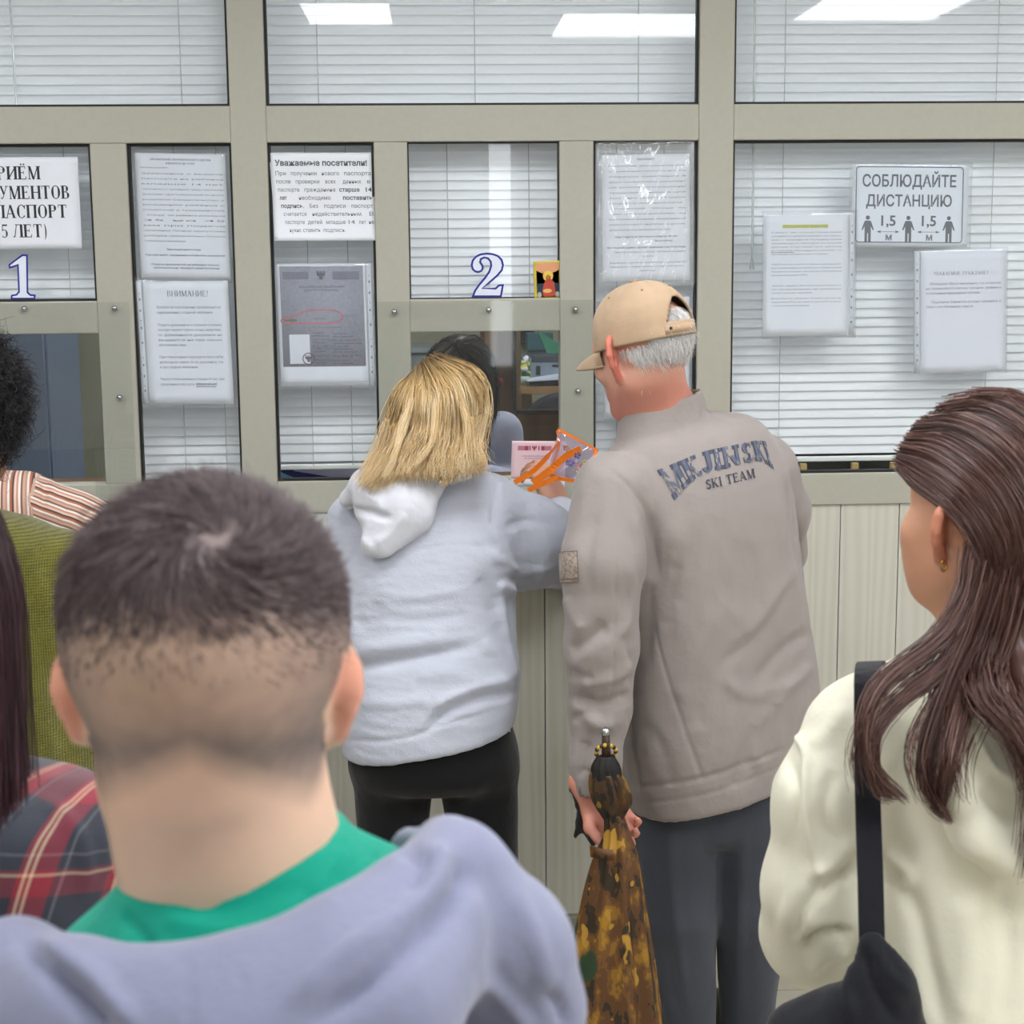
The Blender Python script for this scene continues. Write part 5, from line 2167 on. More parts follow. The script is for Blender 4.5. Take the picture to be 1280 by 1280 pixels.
V = folds(V, Fc, [([(432, 835), (480, 830), (540, 818), (590, 808)], 9, -.012), ([(440, 815), (500, 806), (560, 800)], 10, .008), ([(540, 885), (590, 862), (640, 850)], 8, .010), ([(530, 915), (560, 888), (600, 872), (640, 866)], 7, -.011),
                  ([(600, 720), (615, 745), (625, 765)], 12, -.010), ([(660, 740), (640, 738), (622, 732)], 7, .010), ([(628, 745), (633, 790), (646, 850)], 5, .007), ([(636, 745), (642, 800), (649, 860)], 4, -.006),
                  ([(450, 790), (465, 770), (470, 750)], 11, -.005), ([(428, 740), (440, 790), (432, 830)], 8, .008), ([(600, 800), (625, 820), (645, 850)], 9, .007), ([(430, 926), (500, 924), (560, 905), (630, 885)], 3, -.003),
                  ([(622, 600), (618, 630), (612, 660)], 5, -.004), ([(660, 630), (680, 660), (690, 700)], 8, .006), ([(640, 640), (662, 690), (668, 730)], 7, -.005), ([(610, 690), (650, 715), (690, 712)], 7, .006), ([(630, 660), (660, 650), (690, 655)], 6, -.004), ([(600, 640), (630, 690), (640, 720)], 7, .005), ([(520, 845), (560, 842), (600, 850)], 10, .005), ([(440, 875), (500, 880), (540, 872)], 9, .005),
                  ([(470, 740), (520, 745), (580, 738)], 6, .003), ([(465, 770), (530, 775), (590, 765)], 6, -.003)])
blouse = garment('blouse', V, Fc, m_blouse, wom)
F = Field(.0045)
F.chain([P(436, 624, -.63), P(458, 605, -.65), P(500, 592, -.655), (P(545, 588, -.64)), P(578, 594, -.60)], [.020, .028, .032, .032, .024], .02)
F.ell(P(488, 634, -.69), (.075, .035, .068), rotm(0, 0, .5), .03)
F.chain([P(500, 640, -.70), P(466, 682, -.715)], [.05, .022], .03, flat=((0, 1, 0), .65))
F.chain([P(545, 600, -.675), P(520, 645, -.70), P(480, 684, -.72)], [.022, .026, .020], .02, flat=((0, 1, 0), .7))
V, Fc = F.mesh(1)
V = wrinkle(V, Fc, .0018, 25, seed=4)
V = folds(V, Fc, [([(432, 636), (460, 640), (488, 648)], 5, -.010), ([(440, 655), (455, 675), (466, 690)], 5, .003), ([(505, 640), (490, 665), (468, 680)], 6, .004), ([(445, 612), (470, 625), (480, 640)], 7, .004)])
garment('hood', V, Fc, cloth('hood_cotton', '#d2d4dd', 500, .3, .85, .02, .2), wom)
wz = P(540, 930, -.69)
legs(wom, [whL, whR], [wkL, wkR], [waL, waR], (.083, .064, .055), m_black, [(wz[2] + .08, wz[0], -.69, .158, .12), (wz[2] - .01, wz[0], -.69, .168, .135), (wz[2] - .085, wz[0] + .005, -.69, .168, .125)], h=.0065, wr=.003, seed=9, k=.012)
for x, y, Y in ((597, 923, -.808), (605, 921, -.802), (637, 914, -.75)):
    MB().ball(P(x, y, Y), .003, None, 8, 6).build('rivet', m_steel, wom, True)
shoe(wom, waL, .05)
shoe(wom, waR, -.05)
# hair: shoulder-length, parted
on = lambda x, y, s_=1.10, o=0: H2.on(x, y, s_, o)
G = []
for g in ([(521, 468), (498, 490), (483, 530), (470, 570), (450, 602)], [(522, 467), (507, 498), (497, 540), (486, 575), (466, 609)], [(524, 465), (516, 502), (509, 543), (498, 575), (478, 604)],
          [(528, 461), (532, 502), (528, 545), (514, 573), (507, 596)], [(532, 456), (550, 495), (549, 545), (545, 573), (546, 596)], [(538, 452), (570, 485), (576, 538), (570, 572), (560, 598)],
          [(542, 450), (586, 476), (597, 525), (588, 562), (590, 590)], [(548, 449), (597, 470), (606, 515), (597, 556), (604, 585)]):
    q = [on(*g[0], 1.12), on(*g[1], 1.17), on(*g[2], 1.20)]
    y3 = min(q[-1][1], -.595) - .012
    q += [P(*g[3], y3 - .06), P(*g[4], y3 - .115)]
    G.append(q)
pth = between(G, 5600, .005, 18, .006, 1.5, 1.4)
ton = np.clip(rng.normal(.62, .22, len(pth)), 0, 1)
prof = np.clip(np.linspace(0, 1, 18) * 3.6, 0, 1)[None]
tone = ton[:, None] * (.08 + .92 * prof)
lk = []
for g, n in (([(505, 520), (490, 565), (470, 590), (452, 607)], 90), ([(530, 540), (518, 570), (510, 585), (514, 597)], 70), ([(560, 540), (556, 575), (558, 598), (553, 606)], 70), ([(595, 545), (586, 568), (595, 582), (606, 580)], 60),
             ([(545, 500), (541, 550), (525, 575), (512, 590)], 80), ([(575, 500), (585, 550), (575, 575), (580, 592)], 80), ([(515, 500), (500, 545), (492, 575), (480, 596)], 90)):
    q = [on(534, 458, 1.12), on((532 + g[0][0]) / 2, (468 + g[0][1]) / 2, 1.19), on(*g[0], 1.23), P(*g[1], -.665), P(*g[2], -.71), P(*g[3], -.735)]
    lk.append(lock(q, .007, .006, n, 18, .003))
lk = np.concatenate(lk)
tone = np.concatenate([tone, np.clip(rng.normal(.66, .2, len(lk)), 0, 1)[:, None] * (.15 + .85 * prof)])
F = Field(.006)
F.ell(H2.w((0, -.012, .02)), np.array([.083, .106, .100]) * .97, H2.R, .02)
F.ell(P(540, 545, -.52), (.080, .05, .07), None, .03)
F.chain([P(503, 545, -.53), P(478, 588, -.60)], [.016, .008], .03)
F.chain([P(585, 540, -.54), P(590, 575, -.60)], [.022, .010], .03)
F.chain([P(535, 545, -.56), P(535, 578, -.62)], [.036, .016], .03)
bV, bF = F.mesh(1)
strands('hair', np.concatenate([pth, lk]), .00085, hair_mat('blonde_hair', '#5a4530', '#e2bd80', '#fff2d4', .42), wom, tone, (bV, bF), basetone=.42)

# ================================================================== ORANGE POUCH, PASSPORT PAGE
pk = P(690, 600, -.36)
bag = empty('transparent_bag', P(700, 600, -.36), 'small clear plastic bag with orange trim and straps held at the hatch', 'bag')
k = NT('clear_vinyl')
m_vinyl = glass_mat('clear_vinyl', (.86, .84, .90, 1), .08, 1.5, .03, .28, srgb('#c3b9cf'))
m_or = cloth('orange_webbing', '#f07f1c', 800, .2, .6, .06, .1)
YO = -.36
cn = [P(698, 538, YO), P(746, 563, YO - .03), P(722, 600, YO - .05), P(684, 592, YO - .02)]
g = np.linspace(0, 1, 9)
for nm, dy in (('front_panel', -.012), ('rear_panel', .012)):
    V = []
    for u in g:
        for v in g:
            p = (cn[0] * (1 - u) + cn[1] * u) * (1 - v) + (cn[3] * (1 - u) + cn[2] * u) * v
            V.append(p + np.array([0, dy * 16 * u * (1 - u) * v * (1 - v) * 1.5 + .004 * math.sin(7 * u + 5 * v) + dy * .2, 0]))
    np_mesh(nm, np.array(V), np.array([[i * 9 + j, i * 9 + j + 1, i * 9 + j + 10, i * 9 + j + 9] for i in range(8) for j in range(8)]), m_vinyl, bag)


def strap(name, pts, w, wd=(0.3, 0, 1)):
    return MB().ribbon(smooth_path([P(*p) for p in pts], 14), wd, w, .0012).build(name, m_or, bag, False)


strap('top_binding', [(697, 537, YO), (720, 549, YO - .012), (747, 564, YO - .03)], .008)
strap('side_binding', [(697, 538, YO), (699, 555, YO - .005), (690, 585, YO - .02)], .007, (1, 0, .2))
strap('side_binding', [(746, 563, YO - .03), (738, 580, YO - .045), (724, 600, YO - .052)], .007, (1, 0, .4))
strap('bottom_binding', [(684, 592, YO - .02), (700, 598, YO - .035), (722, 602, YO - .052)], .008)
strap('carry_strap', [(699, 552, YO - .012), (683, 572, YO - .03), (665, 590, YO - .04), (643, 603, YO - .045)], [.007] * 4 + [.012] * 10)
strap('carry_strap', [(726, 561, YO - .045), (705, 572, YO - .055), (690, 586, YO - .06), (666, 604, YO - .05)], .016)
strap('carry_strap', [(698, 597, YO - .06), (682, 603, YO - .06), (660, 613, YO - .05)], .011)
for (x, y), c, r in (((722, 569), '#6a5a9a', .005), ((713, 578), '#7f6fb0', .006), ((731, 578), '#c8b830', .004), ((725, 584), '#d08080', .005), ((708, 560), '#b07a5a', .005)):
    fl_ = MB()
    for j in range(5):
        t = 2 * math.pi * j / 5
        fl_.ball(P(x, y, YO - .058) + r * np.array([math.cos(t), 0, math.sin(t)]), (r * .6, .001, r * .6), None, 8, 4)
    fl_.build('printed_flower', ink(c), bag, True)
s = Sheet((640, 551), (708, 551.5), (638.5, 598), -.19, 'passport_page', 'open pink passport page standing in front of the hatch', 'passport', '#e3c4cb')
s.H0 = s.H
s.patch('lower_page', -.005, 1.0, 1.02, 1.22, -.002, mat('paper_white2', '#e4e3ea', .7), (2, 2), .0004)
for i, (u0, u1) in enumerate(((.11, .24), (.24, .31), (.325, .345), (.49, .51), (.54, .60), (.60, .73))):
    s.flat('ornament_bar', [(u0, .13), (u1, .13), (u1, .25), (u0, .25)], [[0, 1, 2, 3]], ink(['#b9798c', '#a5405c', '#8c1f40', '#8c1f40', '#a5405c', '#b9798c'][i]), .0008)
emblem(.415, .19, .05, ink('#b04a66'), 'crest')
s.lines([('РОССИЙСКАЯ ФЕДЕРАЦИЯ', .20, .72, .42, .035, .01), ('RUSSIAN FEDERATION', .24, .72, .48, .03, .01)], '#a8627a')

# ================================================================== BOY IN THE FOREGROUND
m_hood = cloth('hoodie_fleece', '#83869f', 1400, .2, .9, .04, .25, 5)
m_tee = cloth('tee_cotton', '#0aa38a', 1500, .15, .8, .05, .1)
boy = empty('person', ground(P(280, 1280, -2.88)), 'short haired person in a blue grey hoodie over a green shirt, seen from behind', 'person')
YBy = -2.89
HB = Head(P(263, 862, YBy), yaw=.03, pitch=.16, roll=.03, size=1.0)
bn = P(292, 1085, YBy + .005)
F = Field(.0034)
HB.build(F, ear_flare=(.95, .85), ear_size=.62, jaw=.036, neck_to=bn, neck_r=.053)
HB_F = Field(.0034)
F.ell(HB.w((0, -.03, .045)), np.array([.079, .088, .078]), HB.R, .03)
bz = bn[2]
F.chain([bn, bn + (0, 0, -.18), bn + (0, .0, -.42)], [.06, .09, .09], .04)
bsL, bsR = bn + (-.155, .005, -.11), bn + (.148, .005, -.075)
F.chain([bsL + (0, .01, -.04), bn + (0, 0, -.07), bsR + (-.02, .01, -.05)], [.026, .035, .026], .03)
beL, beR = bsL + (-.03, 0, -.27), bsR + (.012, 0, -.27)
bwL, bwR = beL + (.06, .17, -.02), beR + (-.06, .17, -.02)
F.chain([bsL, beL, bwL], [.034, .028, .022], .02)
F.chain([bsR + (-.02, .01, -.05), beR, bwR], [.026, .026, .022], .02)
bh = bn + (0, 0, -.46)
kn = [(bh[0] + q * .085, bh[1] + .02, .44) for q in (-1, 1)]
an = [(bh[0] + q * .09, bh[1], .06) for q in (-1, 1)]
for q in (0, 1):
    F.chain([bh + ((-1, 1)[q] * .08, 0, -.03), kn[q], an[q]], [.055, .042, .032], .02)
hand(F, bwL, (.2, .9, -.3), (.9, 0, .2), 1, size=.85)
hand(F, bwR, (-.2, .9, -.3), (-.9, 0, .2), -1, size=.85)
V, Fc = F.mesh(2)
l = HB.local(V)
# tone of the cropped hair over the scalp: full on top, paler midway, ending at the nape
nape = -.052 + .018 * np.clip(1 - abs(l[:, 0]) / .03, -1, 1)
hairy = np.clip((l[:, 2] - nape) / .022, 0, 1) * np.clip((.062 - l[:, 1] + .9 * (l[:, 2] - .02)) / .02, 0, 1)
earm = (abs(l[:, 0]) > .070) & (l[:, 2] < .028) & (l[:, 2] > -.05) & (l[:, 1] > -.045)
hairy = hairy * (1 - earm)
lev = .58 + .42 * np.clip((l[:, 2] - .035) / .03, 0, 1) + .22 * np.exp(-((l[:, 2] + .022 + .1 * abs(l[:, 0])) / .012) ** 2)
side = np.clip((abs(l[:, 0]) - .045) / .03, 0, 1) * .25
stub = np.clip(hairy * (lev + side) + .12 * hairy * pnoise(V, 90, 3), 0, 1)
fl = np.where((abs(l[:, 0]) > .0745) & (l[:, 2] > -.03) & (l[:, 2] < .025), .5, .05)
k = NT('skin_boy')
v = k.coords('Object')
sk = k.ramp(k.noise(v, 22, 4, .6), [(.3, scal(srgb('#efc8ad'), .97)), (.7, scal(srgb('#efc8ad'), 1.03))])
sk = k.mix(k.n('ShaderNodeAttribute', attribute_name='flush').outputs['Fac'], sk, srgb('#d0604a'))
st = k.n('ShaderNodeAttribute', attribute_name='stubble').outputs['Fac']
k.l(k.mix(st, sk, k.mix(k.noise(v, 900, 2, .5), srgb('#5d5150'), srgb('#857674'))), k.b.inputs['Base Color'])
k.b.inputs['Roughness'].default_value = .5
k.b.inputs['Subsurface Weight'].default_value = .06
k.b.inputs['Subsurface Radius'].default_value = (.01, .004, .002)
k.bump(k.noise(v, 700, 2, .6), .15, .001)
np_mesh('body', V, Fc, k.m, boy, True, {'flush': fl, 'stubble': stub})
HB.eyes(boy)
# cropped hair growing out of a whorl on the crown
px_ = pix(V)
wh = HB.on(263, 702, 1.02)
headm = (l[:, 2] > -.06)
fv = headm[Fc].all(1)


def bmask(p):
    q = HB.local(p)
    g_ = np.clip((q[:, 2] - .012) / .045, 0, 1) ** 1.3
    g_ = g_ * (q[:, 1] < .085 + .5 * (q[:, 2] - .06))
    d = np.linalg.norm(p - wh, axis=1)
    return g_ * np.clip((d - .003) / .012, 0.03, 1) + 1e-9


def bdir(p, N):
    r = p - wh
    r = r - (r * N).sum(1)[:, None] * N
    d = np.linalg.norm(r, axis=1)[:, None]
    r = r / (d + 1e-9)
    t = np.cross(N, r)
    s_ = np.exp(-d / .05)
    return r * (1 - .55 * s_) + t * (.25 + .75 * s_)


pth = fur(V, Fc[fv], bmask, bdir, 17000, lambda p: .006 + .014 * np.clip((HB.local(p)[:, 2] - .04) / .05, 0, 1), .28, 4)
strands('hair', pth, .00042, hair_mat('cropped_hair', '#35292b', '#5a4a4d', '#93807f', .42), boy, np.clip(rng.normal(.42, .22, len(pth)), 0, 1))

# green shirt
x0 = bn[0]
F = Field(.004)
sh_ = .20
F.loft([(bz + .016, x0, bn[1], .066, .064), (bz - .004, x0, bn[1] - .004, .082, .078), (bz - .028, x0, bn[1] - .014, .118, .100), (bz - .065, x0, bn[1] - .016, .148, .112), (bz - .14, x0, bn[1] - .0, .140, .095), (bz - .4, x0, bn[1] - .0, .12, .09)],
       shear=sh_, x0=x0, endk=.006)
F.loft([(bz + .003, x0, bn[1], .060, .058), (bz + .10, x0, bn[1], .060, .058)], shear=sh_, x0=x0, k=.004, kind='sub')
V, Fc = F.mesh(1)
V = wrinkle(V, Fc, .0016, 14, seed=12)
V = folds(V, Fc, [([(180, 1112), (300, 1094), (415, 1050)], 5, -.0016), ([(150, 1140), (175, 1165), (190, 1185)], 8, -.004), ([(200, 1150), (300, 1165), (380, 1120)], 10, .003), ([(430, 1060), (410, 1090), (390, 1120)], 9, .003), ([(470, 1060), (450, 1085), (420, 1110)], 8, -.003), ([(230, 1130), (290, 1135), (360, 1105)], 8, -.0025)])
garment('t_shirt', V, Fc, m_tee, boy)

# hoodie: body, sleeves, hood fallen open on the back
F = Field(.0046)
hx = x0 + .002
F.loft([(bz - .075, hx, bn[1] + .004, .120, .085), (bz - .10, hx, bn[1] - .002, .172, .110), (bz - .14, hx - .006, bn[1] - .008, .188, .130), (bz - .2, hx - .008, bn[1] - .014, .190, .145), (bz - .35, hx - .006, bn[1] - .012, .19, .145), (bz - .5, hx, bn[1] - .01, .19, .14)],
       shear=.13, x0=hx, endk=.02)
F.chain([bsL + (-.015, 0, -.03), beL, bwL], [.068, .056, .042], .03)
F.chain([bsR + (.0, 0, -.03), beR, bwR], [.062, .052, .042], .03)
F.chain([P(588, 1152, -2.925), P(632, 1184, -2.925), P(655, 1262, -2.92)], [.034, .034, .035], .03)
rollp = [(-70, 1215, -2.90, .022), (20, 1215, -2.965, .020), (95, 1232, -3.00, .018), (200, 1245, -3.02, .017), (320, 1228, -3.025, .017), (430, 1178, -3.01, .017), (515, 1122, -2.98, .018), (565, 1082, -2.94, .019), (560, 1062, -2.88, .015), (510, 1056, -2.82, .012)]
F.chain([P(x, y, Y) for x, y, Y, r in rollp], [r for *_, r in rollp], .03)
F.chain([P(120, 1310, -3.01), P(300, 1330, -3.04), P(470, 1262, -3.03), P(585, 1150, -2.95)], [.03, .038, .034, .022], .05)
F.chain([P(60, 1300, -2.99), P(20, 1230, -2.95)], [.03, .02], .04)
V, Fc = F.mesh(2)
V = wrinkle(V, Fc, .003, 8, seed=15)
V = folds(V, Fc, [([(585, 1070), (572, 1120), (500, 1195), (400, 1280)], 13, -.010), ([(545, 1050), (545, 1090), (505, 1140), (420, 1200), (360, 1260)], 13, .006), ([(500, 1055), (530, 1080), (515, 1120)], 9, -.007), ([(30, 1180), (85, 1235), (130, 1285)], 12, -.010), ([(50, 1178), (120, 1225), (170, 1280)], 12, .006),
                  ([(610, 1230), (640, 1262), (660, 1290)], 10, .006), ([(680, 1235), (702, 1262), (710, 1290)], 9, -.006), ([(640, 1110), (670, 1180), (690, 1260)], 14, .004), ([(230, 1190), (236, 1240), (240, 1285)], 4, -.0012), ([(600, 1080), (625, 1150), (620, 1250)], 16, -.004)])
V[:, 2] = np.maximum(V[:, 2], .3)
garment('hoodie', V, Fc, m_hood, boy)
m_jeans = cloth('trousers_navy', '#2c3040', 900, .2)
legs(boy, [bh + (-.08, 0, -.03), bh + (.08, 0, -.03)], kn, an, (.085, .066, .055), m_jeans, [(bh[2] + .04, bh[0], bh[1], .15, .12), (bh[2] - .06, bh[0], bh[1], .155, .12)], h=.009)
shoe(boy, an[0], .05)
shoe(boy, an[1], -.05)

# ================================================================== GIRL IN THE CREAM JACKET
m_cream = cloth('jacket_cream', '#ebe8d4', 1200, .12, .6, .03, .1, 5)
m_skin3 = skin_mat('skin_girl', '#cf9b7d', '#c9604a')
girl = empty('person', ground(P(1235, 1290, -1.97)), 'long haired person in a cream hooded jacket carrying a black shoulder bag', 'person')
YG = -1.97
HG = Head(P(1236, 654, YG), yaw=.54, pitch=-.12, roll=0, size=.98)
gn = P(1243, 800, YG + .01)
F = Field(.0045)
HG.build(F, ear_flare=(1.3, .5), ear_size=.95, neck_to=gn, neck_r=.048)
for q in (-1, 1):
    F.ell(HG.w((q * .034, .048, -.048)), (.030, .038, .052), HG.R, .03)
F.chain([gn, gn + (0, 0, -.2), gn + (0, 0, -.46)], [.055, .085, .085], .04)
gsL, gsR = gn + (-.155, -.01, -.10), gn + (.155, .05, -.10)
F.chain([gsL, gn + (0, 0, -.05), gsR], [.034, .04, .034], .03)
geL, geR = P(1036, 1120, -1.95), gsR + (.04, .02, -.24)
gwL, gwR = P(1060, 1150, -1.70), geR + (-.05, .2, .0)
F.chain([gsL, geL, gwL], [.033, .028, .021], .02)
F.chain([gsR, geR, gwR], [.033, .028, .021], .02)
gh = gn + (0, 0, -.50)
kn = [(gh[0] + q * .085, gh[1] + .02, .44) for q in (-1, 1)]
an = [(gh[0] + q * .08, gh[1], .06) for q in (-1, 1)]
for q in (0, 1):
    F.chain([gh + ((-1, 1)[q] * .08, 0, -.03), kn[q], an[q]], [.055, .042, .032], .02)
hand(F, gwL, (.1, .95, .1), (.9, 0, -.2), 1, size=.85)
hand(F, gwR, (-.2, .95, .1), (-.9, 0, -.2), -1, size=.85)
V, Fc = F.mesh(1)
l = HG.local(V)
np_mesh('body', V, Fc, m_skin3, girl, True, {'flush': np.where((abs(l[:, 0]) > .0755) & (abs(l[:, 2]) < .045) & (abs(l[:, 1]) < .03), .45, .06)})
HG.eyes(girl)
t = np.linspace(0, 2 * np.pi, 15)
er = HG.w((-.080, -.006, -.043))
MB().tube([er + .0075 * np.array([math.cos(q) * .6, math.cos(q) * .5, math.sin(q)]) for q in t], .0012, 6).build('earring', mat('gold', '#d0a24a', .25, .03, metal=1), girl, True)

F = Field(.005)
bz = gn[2]
F.loft([(bz - .01, gn[0], gn[1], .075, .07), (bz - .04, gn[0], gn[1], .125, .09), (bz - .085, gn[0], gn[1], .175, .115), (bz - .16, gn[0], gn[1], .185, .135), (bz - .30, gn[0], gn[1], .175, .14), (bz - .50, gn[0], gn[1], .185, .15), (bz - .62, gn[0], gn[1], .19, .15)],
       ang=.25, shear=0, endk=.02)
F.loft([(bz - .028, gn[0], gn[1], .056, .056), (bz + .08, gn[0], gn[1], .06, .06)], k=.006, kind='sub')
F.chain([gsL + (-.012, 0, -.02), P(1040, 1000, -1.99), P(1028, 1110, -1.985), P(1020, 1165, -1.94), P(1050, 1170, -1.74)], [.070, .066, .068, .064, .05], .03)
F.chain([gsR + (.01, 0, -.02), geR, gwR], [.068, .062, .05], .03)
F.chain([gn + (-.03, 0, -.055), gsL + (.02, 0, -.005)], [.06, .072], .03)
V, Fc = F.mesh(1)
V = wrinkle(V, Fc, .004, 7, (1, 1, .7), 21)
V = folds(V, Fc, [([(990, 910), (1008, 945), (1006, 1000), (1022, 1080), (1025, 1100)], 5, .007), ([(985, 940), (996, 1000), (985, 1060), (965, 1160)], 8, -.007), ([(1065, 1050), (1040, 1080), (1020, 1090)], 9, .010), ([(1068, 1085), (1035, 1105), (1000, 1140), (995, 1180)], 9, -.012), ([(1060, 1165), (1025, 1170), (1005, 1185)], 7, -.014),
                  ([(1060, 1185), (1030, 1195), (1015, 1215)], 8, .010), ([(1106, 1080), (1140, 1130), (1160, 1200), (1180, 1280)], 12, -.010), ([(1108, 1060), (1135, 1090), (1130, 1115)], 9, .008), ([(1000, 930), (1030, 920), (1060, 880)], 12, .005), ([(1040, 960), (1030, 1020), (1050, 1060)], 12, -.006),
                  ([(1200, 1120), (1210, 1200), (1200, 1280)], 18, .006), ([(1250, 1110), (1262, 1200), (1255, 1280)], 14, -.005), ([(1120, 880), (1135, 930), (1145, 990)], 12, .005)])
V[:, 2] = np.maximum(V[:, 2], .25)
garment('jacket', V, Fc, m_cream, girl)
F = Field(.005)
F.chain([P(1175, 822, -2.02), P(1188, 900, -2.085), P(1200, 985, -2.115), P(1222, 1045, -2.12), P(1262, 1070, -2.12), P(1330, 1062, -2.10), P(1370, 960, -2.06), P(1360, 850, -1.98)], [.020, .022, .022, .022, .024, .024, .022, .02], .02)
F.ell(P(1270, 950, -2.085), (.105, .035, .105), None, .03)
V, Fc = F.mesh(1)
V = wrinkle(V, Fc, .003, 12, seed=24)
V = folds(V, Fc, [([(1215, 830), (1245, 900), (1280, 945)], 9, -.012), ([(1205, 900), (1240, 960), (1290, 985)], 10, .010), ([(1225, 985), (1255, 1020), (1290, 1030)], 7, -.006)])
garment('hood', V, Fc, m_cream, girl)
legs(girl, [gh + (-.08, 0, -.03), gh + (.08, 0, -.03)], kn, an, (.085, .064, .055), cloth('trousers_dark', '#23242c', 900, .2), [(gh[2] + .04, gh[0], gh[1], .15, .12), (gh[2] - .06, gh[0], gh[1], .16, .12)], h=.009)
shoe(girl, an[0], .1)
shoe(girl, an[1], -.1)

# hair: combed back from the face, gathered behind, falling over the back and shoulder
on = lambda x, y, s_=1.12: HG.on(x, y, s_)
Gd = [[(1128, 582), (1148, 606), (1180, 630), (1210, 662), (1236, 715)], [(1126, 572), (1162, 588), (1204, 620), (1240, 672), (1254, 728)], [(1133, 556), (1178, 562), (1230, 600), (1266, 655), (1276, 728)], [(1150, 532), (1203, 532), (1260, 566), (1300, 635), (1302, 728)],
      [(1185, 508), (1235, 503), (1295, 536), (1330, 620), (1322, 728)], [(1222, 494), (1275, 498), (1325, 535), (1350, 610), (1336, 728)]]
G = [[on(*q, 1.08 + .03 * i) for i, q in enumerate(g)] for g in Gd]
pth = between(G, 4200, .0035, 16, .0015, 1.5)
tn = np.clip(rng.normal(.42, .2, len(pth)), 0, 1)
yb = -2.10
tails = []
for g, n, r0, r1 in (([(1216, 690), (1206, 745), (1172, 800), (1105, 850), (1080, 905), (1090, 960), (1132, 1000)], 260, .012, .006), ([(1228, 705), (1212, 765), (1182, 830), (1120, 880), (1088, 930), (1096, 985), (1120, 996)], 200, .013, .006),
                     ([(1235, 720), (1215, 790), (1188, 850), (1166, 915), (1156, 965), (1170, 1005), (1188, 1026)], 300, .022, .005), ([(1250, 720), (1225, 800), (1205, 860), (1194, 910), (1186, 960), (1178, 1000), (1176, 1018)], 220, .02, .004),
                     ([(1265, 720), (1250, 790), (1232, 840), (1240, 880), (1268, 910), (1290, 960), (1300, 1020)], 360, .026, .014), ([(1290, 720), (1285, 800), (1275, 850), (1290, 910), (1305, 970), (1300, 1040), (1290, 1090)], 360, .028, .016),
                     ([(1320, 720), (1315, 810), (1320, 880), (1330, 950), (1335, 1020), (1330, 1070), (1325, 1110)], 300, .028, .016), ([(1222, 700), (1205, 760), (1160, 815), (1110, 860), (1076, 905), (1066, 945), (1072, 990)], 26, .012, .008),
                     ([(1235, 720), (1212, 790), (1180, 850), (1150, 900), (1135, 940), (1140, 975), (1150, 1000)], 24, .012, .008), ([(1245, 740), (1235, 820), (1222, 880), (1200, 930), (1196, 965), (1200, 990), (1206, 1000)], 30, .02, .012)):
    q = []
    for i, (x, y) in enumerate(g):
        q.append(on(x, y, 1.14) if i == 0 else P(x, y, (0, -2.065, -2.085, -2.11, -2.135, -2.135, -2.13)[i] - (.03 if x > 1180 and i > 2 else 0)))
    tails.append(lock(q, r0, r1, n, 16, .003, 1.3))
tails = np.concatenate(tails)
tn = np.concatenate([tn, np.clip(rng.normal(.42, .2, len(tails)), 0, 1)])
F = Field(.006)
Rh = HG.R
F.ell(HG.w((0, -.030, .034)), np.array([.082, .092, .094]) * .97, Rh, .02)
F.chain([HG.w((.01, -.085, .02)), P(1268, 715, -2.03), P(1262, 770, -2.05)], [.050, .042, .022], .03)
F.chain([P(1262, 770, -2.055), P(1285, 850, -2.10), P(1300, 950, -2.13)], [.022, .016, .008], .03)
F.chain([P(1225, 735, -2.02), P(1205, 775, -2.05), P(1180, 815, -2.08)], [.022, .018, .008], .02)
# keep the ear and the temple free
F.ell(HG.w((-.085, .02, -.03)), (.035, .06, .055), Rh, .01, 'sub')
bV, bF = F.mesh(1)
strands('hair', np.concatenate([pth, tails]), .0007, hair_mat('brown_hair', '#33201c', '#6b4a43', '#ad8a80', .33), girl, tn, (bV, bF), basetone=.25)

# shoulder bag
sb = empty('shoulder_bag', P(1070, 1300, -2.02), 'black cloth shoulder bag with wide strap on the cream jacket', 'bag')
m_bag = cloth('bag_black', '#17181f', 900, .25, .8, .1)
MB().ribbon(smooth_path([P(1098, 838, -1.92), P(1088, 828, -1.99), P(1084, 850, -2.075), P(1084, 920, -2.10), P(1085, 1010, -2.10), P(1088, 1100, -2.13), P(1090, 1185, -2.15)], 26), (1, .1, 0), .030, .003).build('strap', m_bag, sb, False)
F = Field(.006)
F.chain([P(1090, 1180, -2.15), P(1104, 1235, -2.16), P(1095, 1300, -2.16)], [.016, .032, .05], .03, flat=((0, 1, 0), .6))
F.ell(P(1062, 1345, -2.15), (.095, .045, .085), None, .03, p=2.6)
F.chain([P(1000, 1290, -2.13), P(1060, 1265, -2.14)], [.03, .03], .03)
V, Fc = F.mesh(1)
V = wrinkle(V, Fc, .004, 14, seed=31)
V = folds(V, Fc, [([(1092, 1180), (1110, 1215), (1140, 1245)], 6, .006), ([(1085, 1190), (1092, 1230), (1120, 1275)], 6, -.007), ([(1070, 1200), (1060, 1240), (1070, 1280)], 7, .006)])
np_mesh('bag_body', V, Fc, m_bag, sb)

